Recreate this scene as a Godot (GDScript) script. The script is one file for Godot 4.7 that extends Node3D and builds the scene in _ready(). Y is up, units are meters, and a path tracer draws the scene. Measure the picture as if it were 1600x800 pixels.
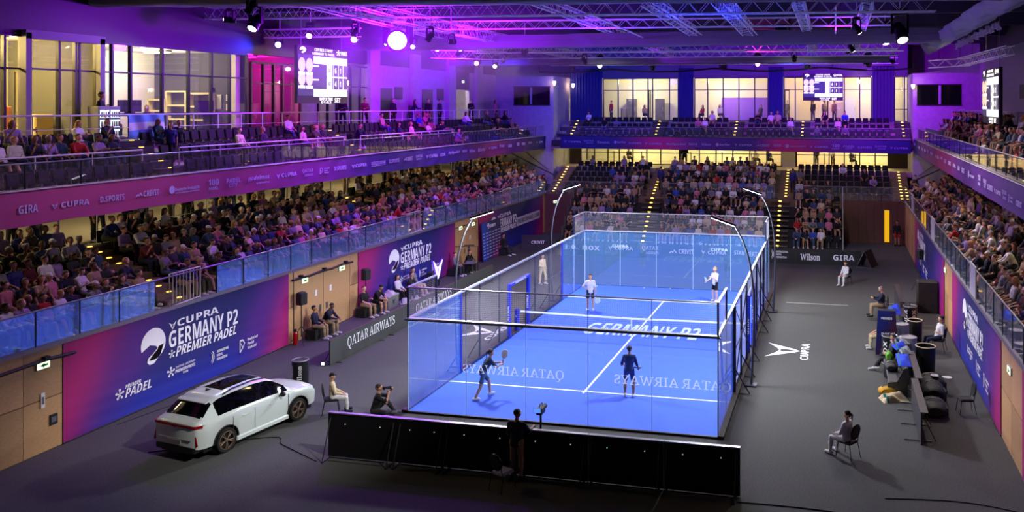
extends Node3D
# A padel tournament in a sports hall: glass court, crowded stands, coloured stage light.
# x across the hall, z towards the camera, the middle of the court at the origin.

const CAM := Vector3(8.3823, 9.8479, 35.3642)
const YAW := 0.22
const FL := 1346.586 / 800.0      # focal length over the picture's height
const LX := -13.5                 # faces of the side walls
const RX := 13.2
const FZ := -28.0                 # face of the far wall
var rng := RandomNumberGenerator.new()

func _ready() -> void:
	rng.seed = 7
	# camera: level, with a shifted lens
	var cam := Camera3D.new()
	cam.name = "camera"
	add_child(cam)
	cam.position = CAM; cam.rotation.y = YAW
	cam.projection = Camera3D.PROJECTION_FRUSTUM
	cam.near = 0.1; cam.far = 200.0
	cam.size = 0.1 / FL
	cam.frustum_offset = Vector2(-203.948, -235.859) / 1346.586 * 0.1
	cam.current = true
	# sky (hardly any: the hall is closed), exposure
	var we := WorldEnvironment.new()
	we.name = "surroundings"
	var e := Environment.new()
	e.background_mode = Environment.BG_COLOR
	e.background_color = Color(0.02, 0.02, 0.03)
	e.tonemap_mode = Environment.TONE_MAPPER_LINEAR
	e.tonemap_exposure = 1.0
	e.sdfgi_enabled = true; e.ssao_enabled = true; e.ssil_enabled = true
	we.environment = e
	add_child(we)
	e.volumetric_fog_enabled = true; e.volumetric_fog_density = 0.0
	lights()
	hall()
	stands()
	rooms()
	court()
	signs()
	rig()
	props()
	car()
	officials()
	crowd()
	# thin stage haze hanging round the violet lamps under the ceiling
	var fv := FogVolume.new()
	fv.name = "stage_haze"; fv.shape = RenderingServer.FOG_VOLUME_SHAPE_ELLIPSOID
	fv.size = Vector3(15, 5.0, 18); fv.position = Vector3(-10.5, 12.4, -4)
	var fm := FogMaterial.new()
	fm.density = 0.014; fm.albedo = Color(0.9, 0.9, 0.95)
	fv.material = fm
	add_child(fv)
	tag(fv, "thin haze glowing violet under the ceiling", "haze", "", "stuff")

func lamp(called: String, at: Vector3, c: Color, e: float, towards := Vector3.ZERO, angle := 0.0, size := 0.15, soft := 0.6) -> void:
	if towards == Vector3.ZERO:
		var o := OmniLight3D.new()
		o.name = numbered(called); o.light_color = c; o.light_energy = e; o.light_size = size
		o.omni_range = 60.0; o.omni_attenuation = 2.0; o.shadow_enabled = true
		add_child(o); o.position = at
		return
	var l := SpotLight3D.new()
	l.name = numbered(called); l.light_color = c; l.light_energy = e; l.light_size = size
	l.spot_angle = angle; l.spot_angle_attenuation = soft
	l.spot_range = 80.0; l.spot_attenuation = 2.0; l.shadow_enabled = true
	add_child(l)
	l.look_at_from_position(at, towards, Vector3.UP if absf((towards - at).normalized().y) < 0.99 else Vector3.RIGHT)

# where the four court lights stand, and the moving heads: place of the lens, where it points, colour, energy, cone
const COURT_LIGHTS := [[-1.0, 5.2], [-1.0, -6.0], [1.0, 5.0], [1.0, -6.0]]
const VIOLET := Color(0.60, 0.0, 1.0)
const MAGENTA := Color(1.0, 0.08, 0.75)
const BLUE := Color(0.08, 0.16, 1.0)
const WHITE := Color(1.0, 0.96, 0.9)
const COOL := Color(0.82, 0.9, 1.0)

func heads() -> Array:   # stage lights: place of the lens, aim, colour, energy, half cone, size, label
	var c := CAM
	return [
		[Vector3(-11.9, 12.9, -2), Vector3(2, 10.2, 26), VIOLET, 20.0, 70.0, 3.2, "huge glaring violet stage light in the upper middle"],
		[Vector3(-18.3, 12.8, -2), Vector3(-10, 8, 20), BLUE, 16.0, 60.0, 1.1, "blue stage light left of the big left score screen"],
		[Vector3(-16.6, 13.2, -2), Vector3(-11, 6, 14), VIOLET, 18.0, 60.0, 1.0, "violet stage light just above the big left score screen"],
		[Vector3(-14.3, 13.0, -2.2), Vector3(-10, 6, 14), VIOLET, 18.0, 60.0, 1.1, "violet stage light right above the big left score screen"],
		[Vector3(-14.7, 13.1, -6), Vector3(-10, 7, 14), VIOLET, 14.0, 60.0, 1.0, "small violet stage light left of the huge glare"],
		[Vector3(-13.3, 12.9, -6.2), Vector3(-9, 7, 14), VIOLET, 14.0, 60.0, 0.8, "small violet stage light right of the huge glare"],
		[Vector3(0.7, 13.1, -9), Vector3(3, 4, 8), COOL, 30.0, 45.0, 1.5, "blue stage light hanging before the middle fabric beam"],
		[Vector3(5.9, 12.95, -8), Vector3(7.5, 0, -3), WHITE, 60.0, 50.0, 1.7, "large black stage light shining down, right of the middle"],
		[Vector3(10.8, 12.8, -8), Vector3(13, 0, -5), WHITE, 60.0, 50.0, 1.3, "black stage light near the right end of the middle beam, left one"],
		[Vector3(11.2, 12.6, -3), Vector3(14, 2, 5), WHITE, 60.0, 50.0, 1.7, "large black stage light at the right end of the middle beam"],
		[Vector3(-8.3, 12.7, -25), Vector3(-2, 6, 0), COOL, 25.0, 50.0, 1.3, "round blue white stage light before the far left windows"],
		[Vector3(3.1, 12.7, -25), Vector3(4, 5, 0), MAGENTA, 25.0, 50.0, 1.2, "pink white stage light before the middle far windows"],
		[Vector3(-4.5, 12.5, -25.6), Vector3(-6, 11.5, -36), BLUE, 45.0, 60.0, 1.0, "dark blue stage light above the far left curtain"],
		[Vector3(0.7, 12.5, -25.6), Vector3(2, 13, -36), VIOLET, 70.0, 55.0, 1.2, "dark stage light above the middle far windows"],
		[Vector3(-15.7, 13.3, -14), Vector3(-10, 7, 10), VIOLET, 14.0, 60.0, 1.0, "violet stage light first in the row toward the left doorway"],
		[Vector3(-14.1, 13.1, -14), Vector3(-10, 7, 10), COOL, 20.0, 60.0, 1.0, "white stage light second in the row toward the left doorway"],
		[Vector3(-13.1, 12.4, -14), Vector3(-10, 7, 10), MAGENTA, 25.0, 60.0, 1.0, "magenta stage light third in the row toward the left doorway"],
		[Vector3(-11.9, 12.2, -14), Vector3(-10, 5, 0), WHITE, 25.0, 60.0, 0.9, "white stage light last in the row, by the left doorway"],
		[Vector3(-16.0, 13.1, 3), Vector3(-16, 6, 9), COOL, 20.0, 60.0, 1.4, "black stage light over the left balcony seats"],
		[Vector3(10.6, 12.6, -25), Vector3(12.5, 12, -36), VIOLET, 190.0, 60.0, 1.3, "violet stage light before the far right curtain"],
		[Vector3(6.5, 12.5, -25.6), Vector3(6.2, 13, -36), Color(0.25, 0.12, 1.0), 60.0, 55.0, 1.2, "dark stage light above the far hanging screen"],
		[Vector3(-10.5, 12.5, -25.6), Vector3(-12, 11, -36), BLUE, 60.0, 60.0, 0.8, "small wash lamp at the left end of the far truss"],
		[Vector3(-12.5, 12.7, -10), Vector3(-19, 11, -13), VIOLET, 170.0, 70.0, 0.8, "small wash lamp turned to the white upper left wall"],
		[Vector3(-13.0, 12.7, -18), Vector3(-19, 10, -24), Color(0.3, 0.1, 1.0), 60.0, 65.0, 0.8, "small wash lamp before the left corner tower"],
		[Vector3(-15.0, 13.2, 6.0), Vector3(-19, 13.5, 9), VIOLET, 12.0, 75.0, 0.8, "small wash lamp turned to the dark fascia at the upper left"],
		[Vector3(-13.0, 13.0, 0.0), Vector3(-17, 7.5, -1), VIOLET, 60.0, 65.0, 0.8, "small wash lamp pointing at the left balcony seats"],
		[Vector3(-9.5, 12.9, -3.2), Vector3(-7, 13.2, -8), VIOLET, 45.0, 75.0, 0.8, "small wash lamp turned to the middle fabric beam"],
		[Vector3(12.0, 12.6, -22), Vector3(15.5, 11, -31), VIOLET, 14.0, 65.0, 0.8, "small wash lamp before the right corner tower"],
	]

func lights() -> void:
	for q in COURT_LIGHTS:
		lamp("court_lamp_light", Vector3(q[0] * 4.5, 5.6, q[1]), Color(0.95, 0.98, 1.0), 62.0, Vector3(q[0] * 4.2, 0, q[1]), 84.0, 0.3, 0.25)
	for h in heads():
		lamp("moving_head_light", h[0] + (h[1] - h[0]).normalized() * 0.08 * h[5], h[2], h[3], h[1], h[4], 0.1, 0.8)
	lamp("moving_head_light", Vector3(-11.4, 12.8, -1.0), VIOLET, 75.0, Vector3.ZERO, 0.0, 0.3)   # the spill of the glaring one
	# house lamps on the truss over each stand, pointing down
	for z in [12.0, 0.0, -12.0, -23.0]:
		lamp("house_lamp_light", Vector3(-9.5, 12.6, z), Color(0.96, 0.80, 0.96), 19.0, Vector3(-16.2, 4.0, z), 42.0, 0.2, 0.8)
		lamp("house_lamp_light", Vector3(9.5, 12.6, z), Color(1.0, 0.80, 0.95), 21.0, Vector3(16.0, 4.0, z), 42.0, 0.2, 0.8)
	for x in [-7.0, 6.0]:
		lamp("house_lamp_light", Vector3(x, 12.4, -17), Color(0.96, 0.94, 1.0), 34.0, Vector3(x, 3, -29), 50.0, 0.2, 0.9)
	for q in [[-7.0, -6.0, 3.0], [7.0, -9.0, 260.0]]:
		lamp("house_lamp_light", Vector3(q[0], 13.0, 19.0), Color(1.0, 0.98, 0.95), q[2], Vector3(q[1], 0.7, 12.4), 15.0, 0.2, 0.9)
	# lamps on the truss that wash the ceiling
	for p in [[Vector3(-9, 12.6, 2), VIOLET, 18.0], [Vector3(-12, 12.4, -10), VIOLET, 22.0], [Vector3(-3, 12.2, -4), Color(0.36, 0.08, 1), 22.0], [Vector3(4, 12.4, -13), MAGENTA, 7.0], [Vector3(3, 12.2, 1), BLUE, 26.0], [Vector3(-3, 11.9, -20), VIOLET, 14.0], [Vector3(8.5, 12.6, -5), Color(0.5, 0.05, 1), 12.0], [Vector3(5, 12.0, -24), BLUE, 14.0]]:
		lamp("truss_lamp_light", p[0], p[1], p[2], p[0] + Vector3(0.3, 1, 0.1), 75.0, 0.2, 0.8)

# ---------------------------------------------------------------- helpers
class MB:
	var v := PackedVector3Array()
	var n := PackedVector3Array()
	var uv := PackedVector2Array()
	var ix := PackedInt32Array()

	func tri(a: Vector3, b: Vector3, c: Vector3) -> void:
		var m := (b - a).cross(c - a).normalized()
		var o := v.size()
		v.append_array([a, b, c]); n.append_array([m, m, m])
		uv.append_array([Vector2.ZERO, Vector2.ZERO, Vector2.ZERO])
		ix.append_array([o, o + 2, o + 1])

	func quad(a: Vector3, b: Vector3, c: Vector3, d: Vector3, u0 := Vector2(0, 1), u1 := Vector2(1, 0)) -> void:  # counter-clockwise seen from outside
		var m := (c - a).cross(d - b).normalized()
		var o := v.size()
		v.append_array([a, b, c, d]); n.append_array([m, m, m, m])
		uv.append_array([Vector2(u0.x, u0.y), Vector2(u1.x, u0.y), Vector2(u1.x, u1.y), Vector2(u0.x, u1.y)])
		ix.append_array([o, o + 2, o + 1, o, o + 3, o + 2])

	func quad_face(a: Vector3, b: Vector3, c: Vector3, d: Vector3) -> MB:
		quad(a, b, c, d)
		return self

	func box(c: Vector3, s: Vector3, b := Basis()) -> MB:
		var x := b.x * s.x / 2; var y := b.y * s.y / 2; var z := b.z * s.z / 2
		quad(c - x - y + z, c + x - y + z, c + x + y + z, c - x + y + z)
		quad(c + x - y - z, c - x - y - z, c - x + y - z, c + x + y - z)
		quad(c + x - y + z, c + x - y - z, c + x + y - z, c + x + y + z)
		quad(c - x - y - z, c - x - y + z, c - x + y + z, c - x + y - z)
		quad(c - x + y + z, c + x + y + z, c + x + y - z, c - x + y - z)
		quad(c - x - y - z, c + x - y - z, c + x - y + z, c - x - y + z)
		return self

	func span(a: Vector3, b: Vector3) -> MB:  # an upright box between two corners
		return box((a + b) / 2, (b - a).abs())

	func cbox(c: Vector3, s: Vector3, k := 0.02, b := Basis()) -> MB:  # a box with chamfered upright edges and a chamfered top
		var pl := PackedVector2Array()
		var x := s.x / 2; var z := s.z / 2
		for q in [[x, -z + k], [x, z - k], [x - k, z], [-x + k, z], [-x, z - k], [-x, -z + k], [-x + k, -z], [x - k, -z]]:
			pl.append(Vector2(q[0], q[1]))
		var at := func(i: int, y: float, f: float) -> Vector3:
			return c + b * Vector3(pl[i % 8].x * f, y, pl[i % 8].y * (1.0 - (1.0 - f) * s.x / s.z))
		var f := 1.0 - 2.0 * k / s.x
		for i in 8:
			quad(at.call(i + 1, -s.y / 2, 1.0), at.call(i, -s.y / 2, 1.0), at.call(i, s.y / 2 - k, 1.0), at.call(i + 1, s.y / 2 - k, 1.0))
			quad(at.call(i + 1, s.y / 2 - k, 1.0), at.call(i, s.y / 2 - k, 1.0), at.call(i, s.y / 2, f), at.call(i + 1, s.y / 2, f))
		for i in range(1, 7):
			tri(at.call(0, s.y / 2, f), at.call(i + 1, s.y / 2, f), at.call(i, s.y / 2, f))
			tri(at.call(0, -s.y / 2, 1.0), at.call(i, -s.y / 2, 1.0), at.call(i + 1, -s.y / 2, 1.0))
		return self

	func tube(p: Array, r, sides := 6, caps := true) -> MB:  # r: a number, or one for each point
		var rings := []
		var side := Vector3.ZERO
		for i in p.size():
			var t: Vector3 = ((p[mini(i + 1, p.size() - 1)] as Vector3) - (p[maxi(i - 1, 0)] as Vector3)).normalized()
			if side == Vector3.ZERO:
				side = t.cross(Vector3.UP if absf(t.y) < 0.9 else Vector3.RIGHT).normalized()
			side = (side - t * t.dot(side)).normalized()
			var up := side.cross(t)
			var rr: float = r[i] if r is Array else r
			var o := v.size()
			for k in sides:
				var a := TAU * k / sides
				var d := side * cos(a) + up * sin(a)
				v.append(p[i] + d * rr); n.append(d); uv.append(Vector2(float(k) / sides, float(i)))
			rings.append(o)
		for i in p.size() - 1:
			for k in sides:
				var a: int = rings[i] + k; var b: int = rings[i] + (k + 1) % sides
				var c: int = rings[i + 1] + (k + 1) % sides; var d: int = rings[i + 1] + k
				ix.append_array([a, b, c, a, c, d])
		if caps:
			for e in [0, p.size() - 1]:
				var o2 := v.size()
				var t2: Vector3 = (p[1] - p[0]).normalized() * -1.0 if e == 0 else (p[e] - p[e - 1]).normalized()
				for k in sides:
					v.append(v[rings[e] + k]); n.append(t2); uv.append(Vector2.ZERO)
				for k in range(1, sides - 1):
					ix.append_array([o2, o2 + k + 1, o2 + k] if e == 0 else [o2, o2 + k, o2 + k + 1])
		return self

	func lathe(prof: Array, seg := 20, xf := Transform3D()) -> MB:  # prof: Vector2(radius, height) upwards, outside to the right
		for i in prof.size() - 1:
			var a: Vector2 = prof[i]; var b: Vector2 = prof[i + 1]
			var dn := Vector2(b.y - a.y, a.x - b.x).normalized()
			var o := v.size()
			for k in seg + 1:
				var t := TAU * k / seg
				var d := Vector3(cos(t), 0, -sin(t))
				v.append(xf * (d * a.x + Vector3(0, a.y, 0))); v.append(xf * (d * b.x + Vector3(0, b.y, 0)))
				var m := (xf.basis * (d * dn.x + Vector3(0, dn.y, 0))).normalized()
				n.append(m); n.append(m)
				uv.append(Vector2(float(k) / seg, 1)); uv.append(Vector2(float(k) / seg, 0))
			for k in seg:
				var q := o + 2 * k
				ix.append_array([q, q + 3, q + 2, q, q + 1, q + 3])
		return self

	func prism(pl: PackedVector2Array, depth: float, xf := Transform3D()) -> MB:  # an outline in x and y, thick along z from 0 to depth
		if Geometry2D.is_polygon_clockwise(pl):
			pl.reverse()
		var t := Geometry2D.triangulate_polygon(pl)
		for i in range(0, t.size(), 3):
			var a := pl[t[i]]; var b := pl[t[i + 1]]; var c := pl[t[i + 2]]
			if (b - a).cross(c - a) < 0:
				var w := b; b = c; c = w
			tri(xf * Vector3(a.x, a.y, depth), xf * Vector3(b.x, b.y, depth), xf * Vector3(c.x, c.y, depth))
			tri(xf * Vector3(a.x, a.y, 0), xf * Vector3(c.x, c.y, 0), xf * Vector3(b.x, b.y, 0))
		for i in pl.size():
			var a := pl[i]; var b := pl[(i + 1) % pl.size()]
			quad(xf * Vector3(a.x, a.y, 0), xf * Vector3(b.x, b.y, 0), xf * Vector3(b.x, b.y, depth), xf * Vector3(a.x, a.y, depth))
		return self

	func ball(c: Vector3, r: Vector3, seg := 10) -> MB:
		var pr := []
		for i in seg / 2 + 1:
			var a := -PI / 2 + PI * i / (seg / 2)
			pr.append(Vector2(cos(a), sin(a)))
		var o := v.size()
		lathe(pr, seg, Transform3D(Basis.from_scale(r), c))
		for i in range(o, v.size()):
			n[i] = ((v[i] - c) / (r * r)).normalized()
		return self

	func grid(f: Callable, nu: int, nv: int, u0 := 0.0, u1 := 1.0, v0 := 0.0, v1 := 1.0) -> MB:  # f(u, v) -> point; u to the right and v upwards seen from the front
		var o := v.size()
		for j in nv + 1:
			for i in nu + 1:
				var a := u0 + (u1 - u0) * i / nu; var b := v0 + (v1 - v0) * j / nv
				var p: Vector3 = f.call(a, b)
				var e := 0.002
				var m: Vector3 = ((f.call(a + e, b) as Vector3) - (f.call(a - e, b) as Vector3)).cross((f.call(a, b + e) as Vector3) - (f.call(a, b - e) as Vector3)).normalized()
				v.append(p); n.append(m); uv.append(Vector2(a, 1.0 - b))
		for j in nv:
			for i in nu:
				var q := o + j * (nu + 1) + i
				ix.append_array([q, q + nu + 2, q + 1, q, q + nu + 1, q + nu + 2])
		return self

	func add(m: MB, xf := Transform3D()) -> MB:
		var o := v.size()
		var flip := xf.basis.determinant() < 0
		var nb := xf.basis.inverse().transposed()
		for i in m.v.size():
			v.append(xf * m.v[i]); n.append((nb * m.n[i]).normalized()); uv.append(m.uv[i])
		for i in range(0, m.ix.size(), 3):
			if flip:
				ix.append_array([o + m.ix[i], o + m.ix[i + 2], o + m.ix[i + 1]])
			else:
				ix.append_array([o + m.ix[i], o + m.ix[i + 1], o + m.ix[i + 2]])
		return self

	func mesh(into: ArrayMesh = null) -> ArrayMesh:
		var am := into if into else ArrayMesh.new()
		if v.is_empty():
			return am
		var a := []
		a.resize(Mesh.ARRAY_MAX)
		a[Mesh.ARRAY_VERTEX] = v; a[Mesh.ARRAY_NORMAL] = n; a[Mesh.ARRAY_TEX_UV] = uv; a[Mesh.ARRAY_INDEX] = ix
		am.add_surface_from_arrays(Mesh.PRIMITIVE_TRIANGLES, a)
		return am

var used := {}
var mats := {}

func numbered(called: String) -> String:
	var k: int = used.get(called, 0)
	used[called] = k + 1
	return called if k == 0 else "%s_%03d" % [called, k]

func mat(key: String, c := Color.WHITE, rough := 0.8, metal := 0.0) -> StandardMaterial3D:
	if not mats.has(key):
		var m := StandardMaterial3D.new()
		m.resource_name = key; m.albedo_color = c; m.roughness = rough; m.metallic = metal
		mats[key] = m
	return mats[key]

func glow(key: String, c: Color, e := 1.0) -> StandardMaterial3D:
	var fresh := not mats.has(key)
	var m := mat(key, Color(c.r * 0.5, c.g * 0.5, c.b * 0.5), 0.5)
	if fresh:
		m.emission_enabled = true; m.emission = c; m.emission_energy_multiplier = e
	return m

func pane(key: String, c: Color, a: float, film := 0.0) -> StandardMaterial3D:   # film: a thin reflecting coat
	var fresh := not mats.has(key)
	var m := mat(key, Color(c.r, c.g, c.b, a), 0.02, film)
	if fresh:
		m.transparency = BaseMaterial3D.TRANSPARENCY_ALPHA
	return m

func noisy(m: StandardMaterial3D, scale: float, lo: Color, hi: Color, fr := 0.05, bump := 0.0, sd := 1) -> StandardMaterial3D:  # colour grain from noise, laid on by place
	var nt := NoiseTexture2D.new()
	var fn := FastNoiseLite.new()
	fn.seed = sd; fn.frequency = fr; fn.fractal_octaves = 4
	nt.noise = fn; nt.width = 512; nt.height = 512; nt.seamless = true
	var g := Gradient.new()
	g.set_color(0, lo); g.set_color(1, hi)
	nt.color_ramp = g
	m.albedo_texture = nt; m.albedo_color = Color.WHITE
	m.uv1_triplanar = true; m.uv1_world_triplanar = true; m.uv1_scale = Vector3.ONE * scale
	if bump > 0.0:
		m.heightmap_enabled = true; m.heightmap_texture = nt; m.heightmap_scale = bump
	return m

func put(called: String, m: Mesh, material: Material, parent: Node3D, at := Transform3D()) -> MeshInstance3D:
	var o := MeshInstance3D.new()
	o.name = called if parent != self else numbered(called)
	o.mesh = m; o.material_override = null
	for i in m.get_surface_count():
		if material:
			o.set_surface_override_material(i, material)
	o.transform = at
	parent.add_child(o, true)
	return o

func part(called: String, b: MB, material: Material, parent: Node3D, at := Transform3D()) -> MeshInstance3D:
	return put(called, b.mesh(), material, parent, at)

func tag(o: Node, label: String, category: String, group := "", kind := "") -> Node:
	if label: o.set_meta("label", label)
	if category: o.set_meta("category", category)
	if group: o.set_meta("group", group)
	if kind: o.set_meta("kind", kind)
	return o

func thing(called: String, label: String, category: String, at := Vector3.ZERO, turn := 0.0, group := "") -> Node3D:
	var o := Node3D.new()
	o.name = numbered(called)
	o.position = at; o.rotation.y = turn
	add_child(o)
	tag(o, label, category, group)
	return o

func struct(called: String, b: MB, material: Material, label := "") -> MeshInstance3D:
	var o := part(called, b, material, self)
	o.set_meta("kind", "structure")
	if label: o.set_meta("label", label)
	return o

func lin(a: float, b: float, k: int, n: int) -> float:
	return a + (b - a) * k / maxf(1.0, n)

func face(at: Vector3, right: Vector3, up := Vector3.UP) -> Transform3D:  # a frame whose x runs along «right» and whose z looks at the reader
	var x := right.normalized(); var y := (up - x * x.dot(up)).normalized()
	return Transform3D(Basis(x, y, x.cross(y)), at)

var glyphs := {}
func letters(s: String, w: float, h: float, font := "sans", slant := 0.0, depth := 0.004) -> MB:  # lettering with its middle at the origin, w wide (0: as it comes), h high
	var key := "%s|%s" % [s, font]
	if not glyphs.has(key):
		var tm := TextMesh.new()
		var sf := SystemFont.new()
		sf.font_names = PackedStringArray(["Droid Serif" if font.begins_with("serif") else "Droid Sans Mono" if font == "mono" else "Droid Sans"])
		sf.font_weight = 400 if font.ends_with("thin") else 700
		tm.font = sf; tm.text = s; tm.font_size = 40; tm.pixel_size = 0.01; tm.depth = 0.02; tm.curve_step = 2.0
		var a := tm.get_mesh_arrays()
		var b := MB.new()
		b.v = a[Mesh.ARRAY_VERTEX]; b.n = a[Mesh.ARRAY_NORMAL]; b.ix = a[Mesh.ARRAY_INDEX]
		b.uv.resize(b.v.size())
		glyphs[key] = b
	var g: MB = glyphs[key]
	var box := AABB(g.v[0], Vector3.ZERO)
	for p in g.v:
		box = box.expand(p)
	var sy := h / box.size.y
	var sx := w / box.size.x if w > 0.0 else sy
	var c := box.get_center()
	var m := MB.new()
	return m.add(g, Transform3D(Basis(Vector3(sx, 0, 0), Vector3(slant * sy, sy, 0), Vector3(0, 0, depth / 0.02)), Vector3(-c.x * sx - slant * sy * c.y, -c.y * sy, depth / 2)))

func words(parent: Node3D, s: String, at: Transform3D, w: float, h: float, material: Material, font := "sans", slant := 0.0, depth := 0.004) -> void:
	part("lettering", letters(s, w, h, font, slant, depth), material, parent, at)

func shift(t: Transform3D, x: float, y: float, z := 0.0) -> Transform3D:
	return t.translated_local(Vector3(x, y, z))

# ---------------------------------------------------------------- the hall
func hall() -> void:
	var carpet := noisy(mat("carpet", Color.WHITE, 0.95), 0.35, Color(0.22, 0.22, 0.22), Color(0.32, 0.32, 0.315), 0.09, 0.4)
	var plaster := noisy(mat("plaster", Color.WHITE, 0.9), 0.2, Color(0.58, 0.57, 0.58), Color(0.64, 0.63, 0.64), 0.02)
	var dark := mat("dark_ceiling", Color(0.26, 0.26, 0.30), 0.9)
	struct("floor", MB.new().span(Vector3(-25, -0.3, -42), Vector3(25, 0, 45)), carpet, "dark grey carpet over the whole hall floor")
	struct("ceiling", MB.new().span(Vector3(-25, 15.2, -42), Vector3(25, 15.5, 45)), dark)
	struct("wall_left", MB.new().span(Vector3(-25.3, 0, -42), Vector3(-24.8, 15.3, 45)), plaster)
	struct("wall_right", MB.new().span(Vector3(24.8, 0, -42), Vector3(25.3, 15.3, 45)), plaster)
	struct("wall_far", MB.new().span(Vector3(-25, 0, -42.3), Vector3(25, 15.3, -41.8)), plaster)
	struct("wall_near", MB.new().span(Vector3(-25, 0, 44.6), Vector3(25, 15.3, 45)), plaster)
	# long dark joists and ducts under the ceiling
	for i in 7:
		var z := 14.0 - 7.2 * i
		struct("trim_%d" % (i + 1), MB.new().span(Vector3(-20, 14.2, z - 0.2), Vector3(20, 15.2, z + 0.2)), dark)
	# the low wall round the floor, clad with wood panels where no banner hangs
	var core := mat("wall_core", Color(0.45, 0.36, 0.27), 0.8)
	var wl := struct("wall_side_left", MB.new().span(Vector3(LX - 0.3, 0, FZ - 0.3), Vector3(LX - 0.02, 3.0, 34)), core, "low wall under the left stand, clad in pale wood panels")
	var wr := struct("wall_side_right", MB.new().span(Vector3(RX + 0.02, 0, FZ - 0.3), Vector3(RX + 0.3, 3.0, 34)), core, "low wall under the right stand, clad in pale wood panels")
	var wf := struct("wall_end", MB.new().span(Vector3(LX - 0.3, 0, FZ - 0.3), Vector3(RX + 0.3, 3.0, FZ - 0.02)), core, "brown panelled wall under the far gallery")
	var woods := []
	for k in 3:
		var a := Color(0.82, 0.63, 0.42).darkened(0.06 * k)
		woods.append(noisy(mat("wood_panel_%d" % k, Color.WHITE, 0.55), 0.6, a.darkened(0.10), a.lightened(0.06), 0.02, 0.0, 3 + k))
		(woods[k] as StandardMaterial3D).uv1_scale = Vector3(0.5, 3.0, 0.5)
	var dusky := noisy(mat("dusky_panel", Color.WHITE, 0.6), 0.6, Color(0.34, 0.22, 0.17), Color(0.42, 0.28, 0.21), 0.03)
	var shapes := {}
	var clad := func(owner: Node3D, left: bool, z0: float, z1: float) -> void:
		var n := maxi(1, roundi(absf(z1 - z0) / 1.3))
		for i in n:
			for j in 2:
				var za := lin(z0, z1, i, n); var zb := lin(z0, z1, i + 1, n)
				var ya := 0.02 + 1.5 * j; var yb := 1.5 + 1.48 * j
				var x := LX - 0.01 if left else RX + 0.01
				part("wood_panel", MB.new().box(Vector3(x, (ya + yb) / 2, (za + zb) / 2), Vector3(0.03, yb - ya - 0.015, absf(zb - za) - 0.015)), woods[(i * 2 + j) % 3], owner)
	clad.call(wl, true, 22.0, 14.65)
	clad.call(wl, true, 4.05, 3.75); clad.call(wl, true, -0.55, -1.2); clad.call(wl, true, -14.9, -15.2)
	clad.call(wr, false, -3.0, -5.5); clad.call(wr, false, 8.1, 11.0); clad.call(wr, false, -21.6, -20.4)
	clad.call(wr, false, 22.0, 16.5); clad.call(wl, true, -27.9, -27.4); clad.call(wr, false, -28.0, -21.8)
	for i in 8:
		part("wall_panel", MB.new().box(Vector3(8.95 + 0.53 * i + 0.27, 1.5, FZ), Vector3(0.51, 2.96, 0.03)), dusky, wf)
	for i in 5:
		part("wall_panel", MB.new().box(Vector3(-13.4 + 0.53 * i + 0.2, 1.5, FZ), Vector3(0.51, 2.96, 0.03)), dusky, wf)
	# double doors in the side walls
	var di := 0
	for d in [[true, 3.72, -0.5], [true, -11.8, -14.9]]:
		di += 1
		var doors := struct("door_%d" % di, MB.new().span(Vector3(LX - 0.04, 0, d[2]), Vector3(LX - 0.005, 2.6, d[1])), core, ["wide pale wooden double door between two speakers", "pale wooden double door behind the bicycle"][di - 1])
		var zm: float = (d[1] + d[2]) / 2
		for sgn in [-1, 1]:
			var leaf := part("door_leaf", MB.new().box(Vector3(LX, 1.28, zm + sgn * (d[1] - d[2]) / 4), Vector3(0.05, 2.5, (d[1] - d[2]) / 2 - 0.03)), woods[1], doors)
			part("handle", MB.new().box(Vector3(LX + 0.035, 1.05, zm + sgn * 0.25), Vector3(0.03, 0.28, 0.14)), mat("brushed_steel", Color(0.6, 0.6, 0.6), 0.35, 0.8), leaf)
			part("sticker", MB.new().box(Vector3(LX + 0.03, 1.75, zm + sgn * 0.55), Vector3(0.006, 0.26, 0.16)), mat("white_print", Color(0.9, 0.9, 0.88), 0.6), leaf)
		part("header", MB.new().box(Vector3(LX, 2.8, zm), Vector3(0.06, 0.38, d[1] - d[2])), woods[0], doors)
	# a narrow lit door slot in the end wall
	var slot := struct("window_1", MB.new().span(Vector3(11.78, 0.15, FZ + 0.01), Vector3(12.12, 2.4, FZ + 0.05)), glow("slot_light", Color(1.0, 0.75, 0.05), 0.8), "tall narrow yellow lit slot in the end wall")
	slot.set_meta("kind", "structure")
	# the white towers in the far corners, with dark windows
	for s in [-1.0, 1.0]:
		var t := struct("wall_corner_left" if s < 0 else "wall_corner_right", MB.new().span(Vector3(s * 14.0, 0, -41), Vector3(s * 24.8, 12.2, -31.5)), plaster, "white corner tower beside the far stand")
		part("window_band", MB.new().box(Vector3(s * 15.85, 10.6, -31.49), Vector3(3.1, 1.45, 0.08)), mat("black_glass", Color(0.02, 0.015, 0.03), 0.08), t)
		part("window_frame", MB.new().box(Vector3(s * 15.85, 9.84, -31.47), Vector3(3.2, 0.06, 0.12)).box(Vector3(s * 15.85, 11.36, -31.47), Vector3(3.2, 0.06, 0.12)), mat("dark_frame", Color(0.08, 0.07, 0.1), 0.5), t)
		part("window_post", MB.new().box(Vector3(s * 15.9, 10.6, -31.44), Vector3(0.18, 1.4, 0.04)), plaster, t)
		part("handrail", MB.new().tube([Vector3(s * 18.5, 7.6, -31.3), Vector3(s * 14.4, 4.6, -31.3)], 0.035), mat("brass_rail", Color(0.5, 0.4, 0.25), 0.4, 0.5), t)
		part("skirting", MB.new().tube([Vector3(s * 18.5, 6.3, -31.45), Vector3(s * 14.0, 4.2, -31.45)], 0.05, 4), mat("grey_trim", Color(0.3, 0.29, 0.3), 0.7), t)

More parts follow.
